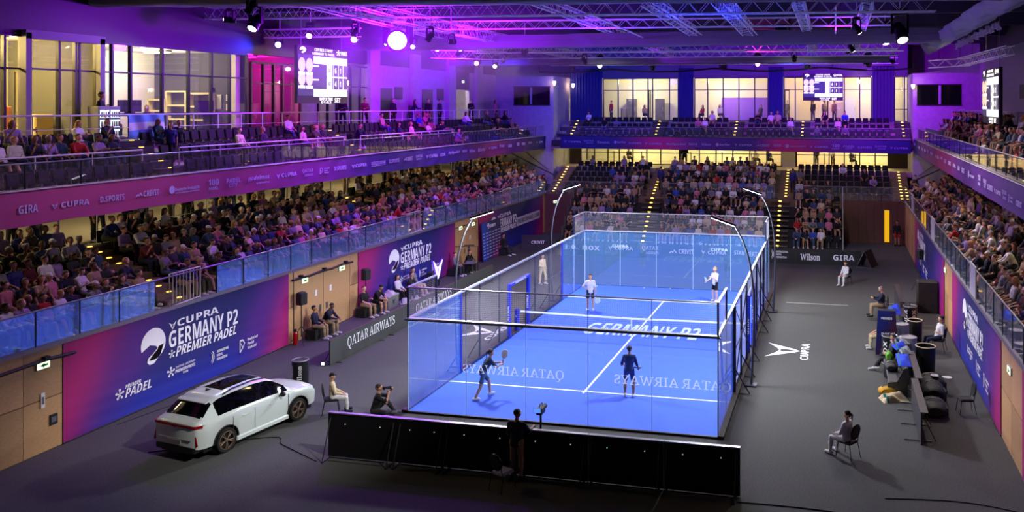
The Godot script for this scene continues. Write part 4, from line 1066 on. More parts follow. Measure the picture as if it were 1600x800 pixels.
	printed(fb, [["@cupra", -12.79, 6.92, 0.22, 0.21], ["CUPRA", -12.01, 6.91, 1.02, 0.13], ["QATAR", -10.84, 6.97, 0.8, 0.16], ["AIRWAYS", -10.78, 6.82, 0.6, 0.09], ["@flower", -10.05, 6.9, 0.26, 0.26], ["PADEL", -9.5, 6.86, 0.8, 0.16], ["@ball", -8.65, 6.9, 0.22, 0.24], ["Gerflor", -8.15, 6.91, 0.7, 0.18], ["D.SPORTS", -7.05, 6.84, 0.99, 0.15], ["@cupra", -6.15, 6.83, 0.21, 0.2], ["CUPRA", -5.4, 6.81, 0.98, 0.14],
		["Bullpadel", -3.76, 6.78, 1.5, 0.2], ["NOX", -2.4, 6.81, 0.66, 0.16], ["Wilson", -1.39, 6.8, 0.75, 0.2], ["@ball", -0.52, 6.79, 0.24, 0.26], ["Gerflor", 0.06, 6.79, 0.8, 0.18], ["@cupra", 0.92, 6.8, 0.2, 0.2], ["CUPRA", 1.66, 6.78, 0.98, 0.14], ["@arrow", 2.6, 6.77, 0.28, 0.16], ["CRIVIT", 3.13, 6.77, 0.72, 0.18], ["GIRA", 4.09, 6.78, 0.58, 0.18], ["@ball", 4.82, 6.74, 0.28, 0.28], ["Deutsche Krebshilfe", 5.63, 6.73, 1.15, 0.11],
		["@cupra", 6.63, 6.71, 0.19, 0.19], ["CUPRA", 7.37, 6.69, 0.99, 0.14], ["100", 8.43, 6.8, 0.56, 0.22], ["PADEL", 8.43, 6.58, 0.56, 0.1], ["PADEL", 9.38, 6.76, 0.79, 0.14], ["CITY", 9.38, 6.6, 0.5, 0.12], ["D.SPORTS", 10.54, 6.68, 0.97, 0.14], ["QATAR", 11.67, 6.76, 0.83, 0.17], ["AIRWAYS", 11.72, 6.6, 0.6, 0.09], ["@cupra", 12.45, 6.68, 0.18, 0.19], ["CUPRA", 13.14, 6.66, 1.0, 0.13]],
		func(a: float, y: float) -> Transform3D: return face(Vector3(a, y, -30.915), Vector3.RIGHT), mat("faint_print", Color(0.62, 0.52, 0.80), 0.7))
	var rb := thing("balcony_banner", "violet and red sponsor banner along the upper right balcony", "banner")
	var fr2 := func(u: float, v: float) -> Vector3:
		var z := lerpf(-31.2, 20.0, u)
		return Vector3(14.03 - 0.03 * sin(z * 2.1 + v * 2.0) * (0.4 + v * (1 - v)), 6.33 + 1.03 * v, z)
	part("sheet", MB.new().grid(fr2, 200, 5), rm, rb)
	part("hem", MB.new().tube([Vector3(14.02, 7.36, -31.2), Vector3(14.02, 7.36, 20)], 0.02, 5), mat("white_rail"), rb)
	printed(rb, [["QATAR", -29.6, 7.0, 0.8, 0.2], ["@cupra", -28.0, 6.95, 0.3, 0.2], ["CUPRA", -26.5, 6.93, 1.0, 0.17], ["NOX", -24.2, 6.95, 0.7, 0.2], ["Wilson", -22.4, 6.95, 0.9, 0.2], ["GIRA", -20.6, 6.95, 0.7, 0.2], ["Bullpadel", -18.6, 6.95, 1.5, 0.22], ["@cupra", -16.4, 6.92, 0.3, 0.2], ["CUPRA", -15.3, 6.92, 1.0, 0.16], ["QATAR", -13.6, 6.97, 0.8, 0.18], ["CRIVIT", -12.0, 6.92, 0.9, 0.2], ["D.SPORTS", -10.3, 6.92, 1.0, 0.2], ["CUPRA", -8.5, 6.92, 1.0, 0.16], ["GIRA", -7.0, 6.9, 0.7, 0.2], ["CRIVIT", -5.6, 6.9, 0.9, 0.22], ["@ball", -3.9, 6.88, 0.28, 0.3], ["Deutsche Krebshilfe", -3.0, 6.86, 1.2, 0.12], ["100", -1.1, 6.95, 0.6, 0.24], ["PADEL", -1.1, 6.7, 0.55, 0.12], ["PADEL", 0.24, 6.92, 0.75, 0.16], ["CITY", 0.24, 6.74, 0.48, 0.14], ["D.SPORTS", 1.36, 6.78, 1.1, 0.2], ["@cupra", 2.3, 6.78, 0.24, 0.2], ["CUPRA", 3.0, 6.76, 0.95, 0.15], ["QATAR", 4.13, 6.86, 0.75, 0.18], ["AIRWAYS", 4.15, 6.7, 0.6, 0.09], ["@shield", 4.95, 6.76, 0.2, 0.26], ["Deutscher", 5.35, 6.83, 0.42, 0.07], ["Verband", 5.33, 6.7, 0.38, 0.07], ["CRIVIT", 6.5, 6.75, 0.86, 0.18], ["GIRA", 8.2, 6.8, 0.7, 0.2], ["CUPRA", 10.0, 6.8, 1.0, 0.17]],
		func(a: float, y: float) -> Transform3D: return face(Vector3(13.985, y, a), Vector3.BACK), lilac)
	var gp := thing("balcony_banner", "short dark blue cloth hung inside the upper right balcony glass", "banner")
	part("sheet", MB.new().box(Vector3(14.35, 7.85, -21.3), Vector3(0.03, 0.9, 8.4)), mat("cloth_blue", Color(0.06, 0.08, 0.42), 0.7), gp)
	words(gp, "PREMIER PADEL", face(Vector3(14.33, 7.85, -21.3), Vector3.BACK), 4.0, 0.25, lilac)
	# perimeter boards
	var board := mat("board_grey", Color(0.25, 0.25, 0.26), 0.6)
	var black := mat("board_black", Color(0.05, 0.05, 0.06), 0.6)
	var edge := mat("board_edge", Color(0.30, 0.24, 0.22), 0.5)
	for k in 4:
		var z0 := 6.14 - 4.01 * k; var z1 := z0 - 4.0
		var pb := thing("board", "grey advertising board beside the left fence, %s of four from the near end" % ["first", "second", "third", "last"][k], "board")
		var x0 := -10.28 - 0.02 * k
		part("panel", MB.new().box(Vector3(x0, 0.46, (z0 + z1) / 2), Vector3(0.05, 0.9, 4.0)), board, pb)
		part("cap", MB.new().box(Vector3(x0, 0.92, (z0 + z1) / 2), Vector3(0.07, 0.03, 4.0)), edge, pb)
		for zz in [z0 - 0.4, z1 + 0.4]:
			part("strut", MB.new().tube([Vector3(x0 - 0.03, 0.8, zz), Vector3(x0 - 0.45, 0.02, zz), Vector3(x0 - 0.03, 0.02, zz)], 0.015, 5), mat("post_dark"), pb)
			part("foot", MB.new().box(Vector3(x0 + 0.14, 0.015, zz), Vector3(0.25, 0.02, 0.04)), mat("post_dark"), pb)
		if k < 2:
			words(pb, "QATAR AIRWAYS", face(Vector3(x0 + 0.028, 0.5, [3.1, -2.6][k] - 0.0), Vector3.FORWARD), 4.0 - 0.3, 0.5, ink, "serifthin")
	# boards behind the far glass
	var names := [["@ball", "IPF"], ["NOX"], ["CUPRA", "@cupra"], ["QATAR"], ["CRIVIT"], ["CUPRA", "@cupra"], ["STAN", "VERT"], ["IPF"], ["Wilson"], ["GIRA"]]
	var lay := [[["@arcs", -8.9, 0.54, 0.2, 0.4], ["@ball", -8.4, 0.54, 0.3, 0.3]], [["nox", -7.2, 0.52, 1.17, 0.3]], [["@cupra", -5.89, 0.56, 0.3, 0.3], ["CUPRA", -4.99, 0.56, 1.24, 0.22]], [["QATAR", -3.23, 0.62, 1.09, 0.32], ["AIRWAYS", -3.11, 0.34, 0.84, 0.16]], [["@arrow", -1.75, 0.5, 0.54, 0.28], ["CRIVIT", -0.9, 0.5, 0.95, 0.28]], [["@cupra", 0.21, 0.52, 0.26, 0.26], ["CUPRA", 1.09, 0.5, 1.18, 0.22]], [["STAN", 2.49, 0.56, 0.64, 0.26], ["VERT", 3.27, 0.5, 0.68, 0.28]], [["@arcs", 4.55, 0.55, 0.22, 0.6], ["INTERNATIONAL", 5.15, 0.72, 0.75, 0.12], ["PADEL", 4.95, 0.55, 0.36, 0.12], ["FEDERATION", 5.1, 0.38, 0.66, 0.12]], [["Wilson", 6.87, 0.46, 1.2, 0.4]], [["GIRA", 8.89, 0.48, 1.26, 0.34]]]
	var xs := [-9.6, -8.0, -6.3, -4.2, -2.4, -0.3, 1.9, 4.0, 6.0, 7.9, 9.95]
	for k in 10:
		var fb2 := thing("board", "black advertising board behind the far glass, %s" % ["leftmost, showing arcs", "showing a nox logo", "with a long logo left of the airline board", "showing an airline name", "with a pointed logo left of middle", "with a long logo right of middle", "behind the far right light pole", "showing a federation name", "showing a script W word", "rightmost, four capital letters"][k], "board")
		part("panel", MB.new().span(Vector3(xs[k], 0.0, -18.93), Vector3(xs[k + 1] - 0.02, 0.92, -18.88)), black if k != 7 else black, fb2)
		part("cap", MB.new().span(Vector3(xs[k], 0.92, -18.94), Vector3(xs[k + 1] - 0.02, 0.945, -18.87)), mat("post_dark"), fb2)
		part("strut", MB.new().tube([Vector3(xs[k] + 0.3, 0.8, -18.94), Vector3(xs[k] + 0.3, 0.02, -19.4)], 0.015, 5), mat("post_dark"), fb2)
		printed(fb2, lay[k], func(a: float, y: float) -> Transform3D: return face(Vector3(a, y, -18.87), Vector3.RIGHT), ink)
	# folding A boards at both ends of that row
	for q in [[-11.6, -20.6, 0.9, "left of the far boards"], [10.3, -19.0, -0.9, "right of the far boards"]]:
		var ab := thing("folding_board", "black folding A board standing %s" % q[3], "board", Vector3(q[0], 0, q[1]), 0.25 if q[2] > 0 else 1.2)
		for s in [-1, 1]:
			part("leaf", MB.new().box(Vector3(0, 0.48, s * 0.24), Vector3(1.9 if q[2] > 0 else 1.2, 1.05, 0.03), Basis(Vector3.RIGHT, -s * 0.42)), black, ab)
		part("edge_frame", MB.new().tube([Vector3(-0.95 if q[2] > 0 else -0.6, 0.0, -0.46), Vector3(-0.95 if q[2] > 0 else -0.6, 0.98, 0), Vector3(-0.95 if q[2] > 0 else -0.6, 0.0, 0.46), Vector3(-0.95 if q[2] > 0 else -0.6, 0.0, -0.46)], 0.015, 5), mat("rail_steel"), ab)
		if q[2] > 0:
			words(ab, "CRIVIT", Transform3D(Basis(Vector3.RIGHT, -0.42), Vector3(0.15, 0.5, 0.265)), 0.9, 0.2, ink)
	# the barrier in the foreground, seen from behind
	var bx := [-5.48, -3.35, -1.9, 0.15, 2.1, 4.1, 6.06]
	for k in 6:
		var nb := thing("barrier", "black barrier panel seen from behind, %s from the left" % ["first", "second", "third", "fourth", "fifth", "sixth"][k], "barrier")
		var zc := 13.72
		part("panel", MB.new().span(Vector3(bx[k], 0.02, zc - 0.05), Vector3(bx[k + 1] - 0.01, 1.22, zc)), mat("barrier_back", Color(0.045, 0.035, 0.05), 0.55), nb)
		part("cap", MB.new().span(Vector3(bx[k], 1.22, zc - 0.1), Vector3(bx[k + 1] - 0.01, 1.25, zc + 0.02)), mat("rail_steel"), nb)
		for xx in [bx[k] + 0.08, bx[k + 1] - 0.12]:
			part("strut", MB.new().tube([Vector3(xx, 1.1, zc + 0.01), Vector3(xx, 0.03, zc + 0.42)], 0.018, 5), mat("strut_grey", Color(0.16, 0.15, 0.18), 0.5), nb)
			part("foot", MB.new().box(Vector3(xx, 0.02, zc + 0.2), Vector3(0.05, 0.03, 0.5)), mat("strut_grey"), nb)
		part("tie_bar", MB.new().box(Vector3((bx[k] + bx[k + 1]) / 2, 0.12, zc + 0.3), Vector3(bx[k + 1] - bx[k] - 0.5, 0.03, 0.03)), mat("strut_grey"), nb)
		for j in 2:
			part("indicator_light", MB.new().box(Vector3(lerpf(bx[k], bx[k + 1], 0.25 + 0.5 * j), 0.95, zc + 0.012), Vector3(0.022, 0.022, 0.02)), glow("indicator_glow", Color(0.7, 0.95, 0.7), 0.6), nb)
	# floor emblems beside the court
	for q in [[6.35, 0.35], [-6.75, 0.35]]:
		var fe := thing("floor_decal", "white emblem and lettering on the carpet %s of the court" % ("right" if q[0] > 0 else "left"), "decal")
		var flat := Transform3D(Basis(Vector3.BACK, Vector3.LEFT, Vector3.UP), Vector3(q[0], 0.003, q[1]))
		part("emblem", mark("cupra", 2.0, 1.35, 0.003), ink, fe, flat)
		words(fe, "CUPRA", Transform3D(Basis(Vector3.FORWARD, Vector3.LEFT, Vector3.DOWN), Vector3.ZERO).translated(Vector3.ZERO) if false else Transform3D(Basis(Vector3.FORWARD, Vector3.RIGHT, Vector3.UP).orthonormalized(), Vector3(q[0] + 0.82, 0.002, q[1])) if false else Transform3D(Basis(Vector3(0, 0, -1), Vector3(-1, 0, 0), Vector3(0, 1, 0)), Vector3(q[0] + 0.85, 0.002, q[1])), 2.3, 0.32, ink, "sans", 0.0, 0.003)
	# draw board, glowing emblem
	var db := thing("draw_board", "tall blue and pink printed draw sheet leaning on the left wall", "board", Vector3(-13.1, 0, -16.6))
	var sheet := mat("draw_sheet", Color.WHITE, 0.6)
	sheet.albedo_texture = blend_tex(32, 48, func(u: float, v: float) -> Color: return Color(0.03, 0.25, 0.70).lerp(Color(0.10, 0.08, 0.35), smoothstep(0.1, 0.6, u)).lerp(Color(0.65, 0.02, 0.35), smoothstep(1.1, 1.9, u + v)))
	var df := func(u: float, v: float) -> Vector3: return Vector3(-0.12 * v, 2.4 * v + 0.02, 1.55 - 3.1 * u)
	part("sheet", MB.new().grid(df, 6, 6), sheet, db)
	part("backing", MB.new().box(Vector3(-0.1, 1.2, 0), Vector3(0.03, 2.4, 3.1), Basis(Vector3.BACK, 0.05)), black, db)
	for r in 9:
		for c in 6:
			part("print_row", MB.new().box(Vector3(0.004 - 0.12 * (1.72 - 0.19 * r) / 2.4, 1.72 - 0.19 * r, 1.25 - 0.5 * c), Vector3(0.006, 0.05, 0.32)), lilac, db)
	part("emblem", mark("disc", 0.4, 0.4), ink, db, face(Vector3(-0.1, 2.12, 0.5), Vector3.FORWARD))
	words(db, "GERMANY P2", face(Vector3(-0.1, 2.1, -0.25), Vector3.FORWARD), 0.9, 0.2, ink)
	var gs := thing("glowing_emblem", "glowing white and violet emblem sign on a black stand by the left wall", "sign", Vector3(-12.6, 0, -7.7))
	part("stand", MB.new().cbox(Vector3(-0.25, 0.42, 0), Vector3(0.3, 0.84, 0.9), 0.02), black, gs)
	part("neon_emblem", mark("cupra", 0.66, 1.0, 0.06), glow("neon_white", Color(0.88, 0.8, 1.0), 1.6), gs, face(Vector3(0, 0.95, 0), Vector3(0.35, 0, -1)))
	part("halo_plate", mark("cupra", 0.78, 1.14, 0.03), glow("neon_violet", Color(0.35, 0.1, 1.0), 1.2), gs, face(Vector3(-0.06, 0.95, 0), Vector3(0.35, 0, -1)))
	lamp("neon_light", Vector3(-12.2, 1.0, -7.5), Color(0.5, 0.3, 1.0), 0.8)
	# hanging score screens
	screen("score_screen", "large hanging score screen over the left stand", Vector3(-16.3, 11.3, -2.78), Vector3.FORWARD, 4.3, 2.75, ["30", "40"], ["6", "4"], ["1", "1"])
	screen("score_screen", "large hanging score screen over the right stand, seen edge on", Vector3(16.0, 10.3, -10.8), Vector3.BACK, 4.7, 2.75, ["30", "40"], ["6", "4"], ["1", "1"])
	screen("score_screen", "hanging score screen in front of the far bar windows", Vector3(7.45, 11.25, -33.0), Vector3.RIGHT, 3.05, 2.1, ["", ""], ["6", "4"], ["0", "0"])
	# exit signs and notices on the walls
	for q in [[Vector3(LX + 0.05, 2.5, 15.3), Vector3.FORWARD, "above the wood panels at the left edge"], [Vector3(LX + 0.05, 2.45, 3.0), Vector3.FORWARD, "left above the wide double door"], [Vector3(LX + 0.05, 2.45, 0.2), Vector3.FORWARD, "right above the wide double door"], [Vector3(LX + 0.05, 2.5, -12.5), Vector3.FORWARD, "left above the door behind the bicycle"], [Vector3(LX + 0.05, 2.5, -14.3), Vector3.FORWARD, "right above the door behind the bicycle"], [Vector3(-18.96, 11.6, -25.0), Vector3.FORWARD, "above the bright doorway upstairs"], [Vector3(RX - 0.05, 2.5, -5.0), Vector3.BACK, "on the right wall between two banners"], [Vector3(RX - 0.05, 2.4, 9.5), Vector3.BACK, "on the right wall at the picture edge"], [Vector3(-12.6, 2.4, FZ + 0.08), Vector3.RIGHT, "at the left end of the far wall"]]:
		var ex := thing("exit_sign", "small lit exit sign %s" % q[2], "sign")
		ex.transform = face(q[0], q[1])
		part("housing", MB.new().box(Vector3(0, 0, -0.02), Vector3(0.42, 0.22, 0.05)), mat("lamp_housing"), ex)
		part("lit_face", MB.new().box(Vector3(0, 0, 0.01), Vector3(0.38, 0.18, 0.02)), glow("exit_glow", Color(0.85, 1.0, 0.75), 2.2), ex)
		part("pictogram", MB.new().prism(PackedVector2Array([Vector2(-0.12, 0), Vector2(0.02, -0.07), Vector2(0.02, -0.03), Vector2(0.14, -0.03), Vector2(0.14, 0.03), Vector2(0.02, 0.03), Vector2(0.02, 0.07)]), 0.004, Transform3D(Basis(), Vector3(0, 0, 0.02))), mat("exit_green", Color(0.15, 0.5, 0.25), 0.6), ex)
	for q in [[15.3, 1.5, 0.12, 0.42, "white"], [14.95, 0.85, 0.24, 0.3, "black"]]:
		var sw := thing("wall_plate", "%s plate on the wood panels at the left edge" % ("tall white notice" if q[4] == "white" else "dark socket"), "plate")
		part("plate", MB.new().box(Vector3(LX + 0.03, q[1], q[0]), Vector3(0.03, q[3], q[2])), mat("white_print") if q[4] == "white" else black, sw)
		part("insert", MB.new().box(Vector3(LX + 0.046, q[1], q[0]), Vector3(0.006, q[3] * 0.5, q[2] * 0.6)), mat("rail_steel"), sw)
	for q in [[22.0, 14.3], [3.9, -0.6]]:
		var tr := thing("cable_truss", "black sagging cable pipe along the wood wall %s" % ("at the left edge" if q[0] > 10 else "above the double door"), "pipe")
		var pts := []
		for i in 9:
			pts.append(Vector3(LX + 0.1, 2.62 + 0.03 * sin(i * 2.1), lerpf(q[0], q[1], i / 8.0)))
		part("pipe", MB.new().tube(pts, 0.05, 6), black, tr)
		for i in [1, 4, 7]:
			part("clip", MB.new().box(pts[i] + Vector3(0, 0.05, 0), Vector3(0.14, 0.1, 0.16)), mat("post_dark"), tr)

func screen(called: String, label: String, at: Vector3, right: Vector3, w: float, h: float, a: Array, b: Array, c: Array) -> void:
	var o := thing(called, label, "screen")
	o.transform = face(at, right)
	var on := glow("screen_white_glow", Color(1.0, 0.98, 0.96), 1.6)
	var warmw := glow("screen_skin_glow", Color(1.0, 0.85, 0.72), 1.1)
	var slate := glow("screen_slate_glow", Color(0.20, 0.19, 0.36), 0.8)
	part("cabinet", MB.new().cbox(Vector3(0, 0, -0.09), Vector3(w, h, 0.16), 0.01), mat("furniture_black"), o)
	part("screen_face", MB.new().box(Vector3(0, -0.02, 0), Vector3(w * 0.98, h * 0.72, 0.012)), slate, o)
	var bx := func(x: float, y: float, ww: float, hh: float, m: Material) -> void: part("screen_block", MB.new().box(Vector3(x * w, y * h, 0.014), Vector3(ww * w, hh * h, 0.012)), m, o)
	bx.call(0.14, 0.27, 0.68, 0.13, on); bx.call(0.14, -0.31, 0.68, 0.13, on)
	bx.call(0.27, -0.02, 0.42, 0.025, on)
	for j in 2:
		var y := 0.1 - 0.24 * j
		for i in 2:
			part("screen_portrait", MB.new().prism(circle(Vector2(0, 0.06), Vector2(0.5, 0.62), 14), 0.01), warmw, o, Transform3D(Basis.from_scale(Vector3(0.13 * w, 0.2 * h, 1)), Vector3((-0.42 + 0.14 * i) * w, (y + 0.06) * h, 0.01)))
			bx.call(-0.42 + 0.14 * i, y - 0.075, 0.12, 0.05, on)
		bx.call(-0.16, y + 0.06, 0.12, 0.025, on)
		bx.call(0.11, y, 0.11, 0.2, on)
		for i in 3:
			bx.call(0.185 + 0.1 * i + 0.01, y, 0.008, 0.2, on)
		var t := func(x: float) -> Transform3D: return Transform3D(Basis(), Vector3(x * w, y * h, 0.018))
		if a[j]: words(o, a[j], t.call(0.11), 0.07 * w, 0.08 * h, slate)
		words(o, b[j], t.call(0.235), 0.035 * w, 0.1 * h, on); words(o, c[j], t.call(0.335), 0.02 * w, 0.1 * h, on)
	words(o, "CENTER COURT", Transform3D(Basis(), Vector3(0, 0.455 * h, 0.004)), 0.36 * w, 0.05 * h, on)
	words(o, "GERMANY P2 PADEL", Transform3D(Basis(), Vector3(0, 0.385 * h, 0.004)), 0.44 * w, 0.045 * h, on)
	part("emblem", mark("disc", 0.12 * w, 0.11 * h), on, o, Transform3D(Basis(), Vector3(-0.4 * w, 0.43 * h, 0.002)))
	part("emblem", mark("flower", 0.09 * w, 0.11 * h), on, o, Transform3D(Basis(), Vector3(0.3 * w, 0.43 * h, 0.002)))
	words(o, "PADEL", Transform3D(Basis(), Vector3(0.42 * w, 0.43 * h, 0.004)), 0.13 * w, 0.07 * h, on)
	words(o, "MATCH TIME", Transform3D(Basis(), Vector3(0.05 * w, -0.42 * h, 0.004)), 0.26 * w, 0.05 * h, on)
	words(o, "01:52", Transform3D(Basis(), Vector3(0.05 * w, -0.48 * h, 0.004)), 0.2 * w, 0.04 * h, on)
	words(o, "SET", Transform3D(Basis(), Vector3(0.28 * w, -0.44 * h, 0.004)), 0.12 * w, 0.08 * h, on)
	for s in [-1, 1]:
		part("hanger", MB.new().tube([Vector3(s * w * 0.4, h / 2, -0.1), Vector3(s * w * 0.4, 15.2 - at.y, -0.1)], 0.02, 5), mat("rail_steel"), o)
	lamp("screen_light", at + right.cross(Vector3.UP).normalized() * 0.0 + (face(at, right).basis.z) * 0.4, Color(1.0, 0.95, 0.95), 3.0, at + face(at, right).basis.z * 4.0, 80.0, 0.6)

# ---------------------------------------------------------------- trusses, fabric beams, lamps overhead
func truss(label: String, a: Vector3, b: Vector3, w := 0.34, group := "") -> Node3D:   # four chords with zigzag lacing
	var o := thing("truss", label, "truss", Vector3.ZERO, 0.0, group)
	var d := (b - a).normalized()
	var sx := d.cross(Vector3.UP).normalized() * w / 2; var sy := Vector3.UP * w / 2
	var alu := mat("truss_alu", Color(0.20, 0.20, 0.22), 0.35, 0.7)
	for q in [sx + sy, sx - sy, -sx + sy, -sx - sy]:
		part("chord", MB.new().tube([a + q, b + q], 0.026, 6), alu, o)
	var m := MB.new()
	var n := maxi(2, roundi(a.distance_to(b) / 0.42))
	for i in n:
		var p := a.lerp(b, float(i) / n); var q := a.lerp(b, float(i + 1) / n)
		var u := 1.0 if i % 2 == 0 else -1.0
		for f in [sx, -sx]:
			m.tube([p + f + sy * u, q + f - sy * u], 0.009, 4, false)
		for f in [sy, -sy]:
			m.tube([p + f + sx * u, q + f - sx * u], 0.009, 4, false)
	tag(part("lacing", m, alu, o), "", "", "", "stuff")
	for i in maxi(2, roundi(a.distance_to(b) / 7.0)) :
		var p := a.lerp(b, (i + 0.5) / maxi(2, roundi(a.distance_to(b) / 7.0)))
		part("hanger", MB.new().tube([p + sy, Vector3(p.x, 15.2, p.z)], 0.012, 4), mat("post_dark"), o)
	return o

func moving_head(label: String, lens: Vector3, aim: Vector3, c: Color, s: float, e := 9.0) -> void:
	var dir := (aim - lens).normalized()
	var body_c := lens - dir * 0.30 * s
	var o := thing("stage_light", label, "stage light", body_c)
	var dark := mat("lamp_body")
	var b := Basis.looking_at(dir, Vector3.UP if absf(dir.y) < 0.95 else Vector3.RIGHT)
	var up := Vector3(0, 0.5 * s, 0)
	part("base", MB.new().cbox(up, Vector3(0.34, 0.16, 0.26) * s, 0.02), dark, o)
	for k in [-1, 1]:
		part("yoke_arm", MB.new().box(Vector3(k * 0.19 * s, 0.2 * s, 0), Vector3(0.06, 0.5, 0.12) * s), dark, o)
	var turn := Transform3D(b * Basis(Vector3.RIGHT, -PI / 2), Vector3.ZERO)   # lathe axis along the beam
	var hd := part("barrel", MB.new().lathe([Vector2(0, -0.26 * s), Vector2(0.12 * s, -0.24 * s), Vector2(0.165 * s, -0.05 * s), Vector2(0.15 * s, 0.1 * s), Vector2(0.17 * s, 0.16 * s), Vector2(0.17 * s, 0.29 * s), Vector2(0.14 * s, 0.30 * s), Vector2(0.13 * s, 0.26 * s)], 14, turn), dark, o)
	part("lens_light", MB.new().lathe([Vector2(0.14 * s, 0.27 * s), Vector2(0.11 * s, 0.30 * s), Vector2(0, 0.315 * s)], 14, turn), glow("lens_" + c.to_html(false), c.lerp(Color.WHITE, 0.55), e), hd)
	part("clamp", MB.new().tube([up + Vector3(0, 0.06, 0), Vector3(0, 15.2 - body_c.y, 0)], 0.022, 6), mat("truss_alu"), o)
	part("cable", MB.new().tube([up, up + Vector3(0.15, -0.1, 0.05), up + Vector3(0.3, 0.05, 0.05), up + Vector3(0.34, 0.3, 0)], 0.012, 4), dark, o)

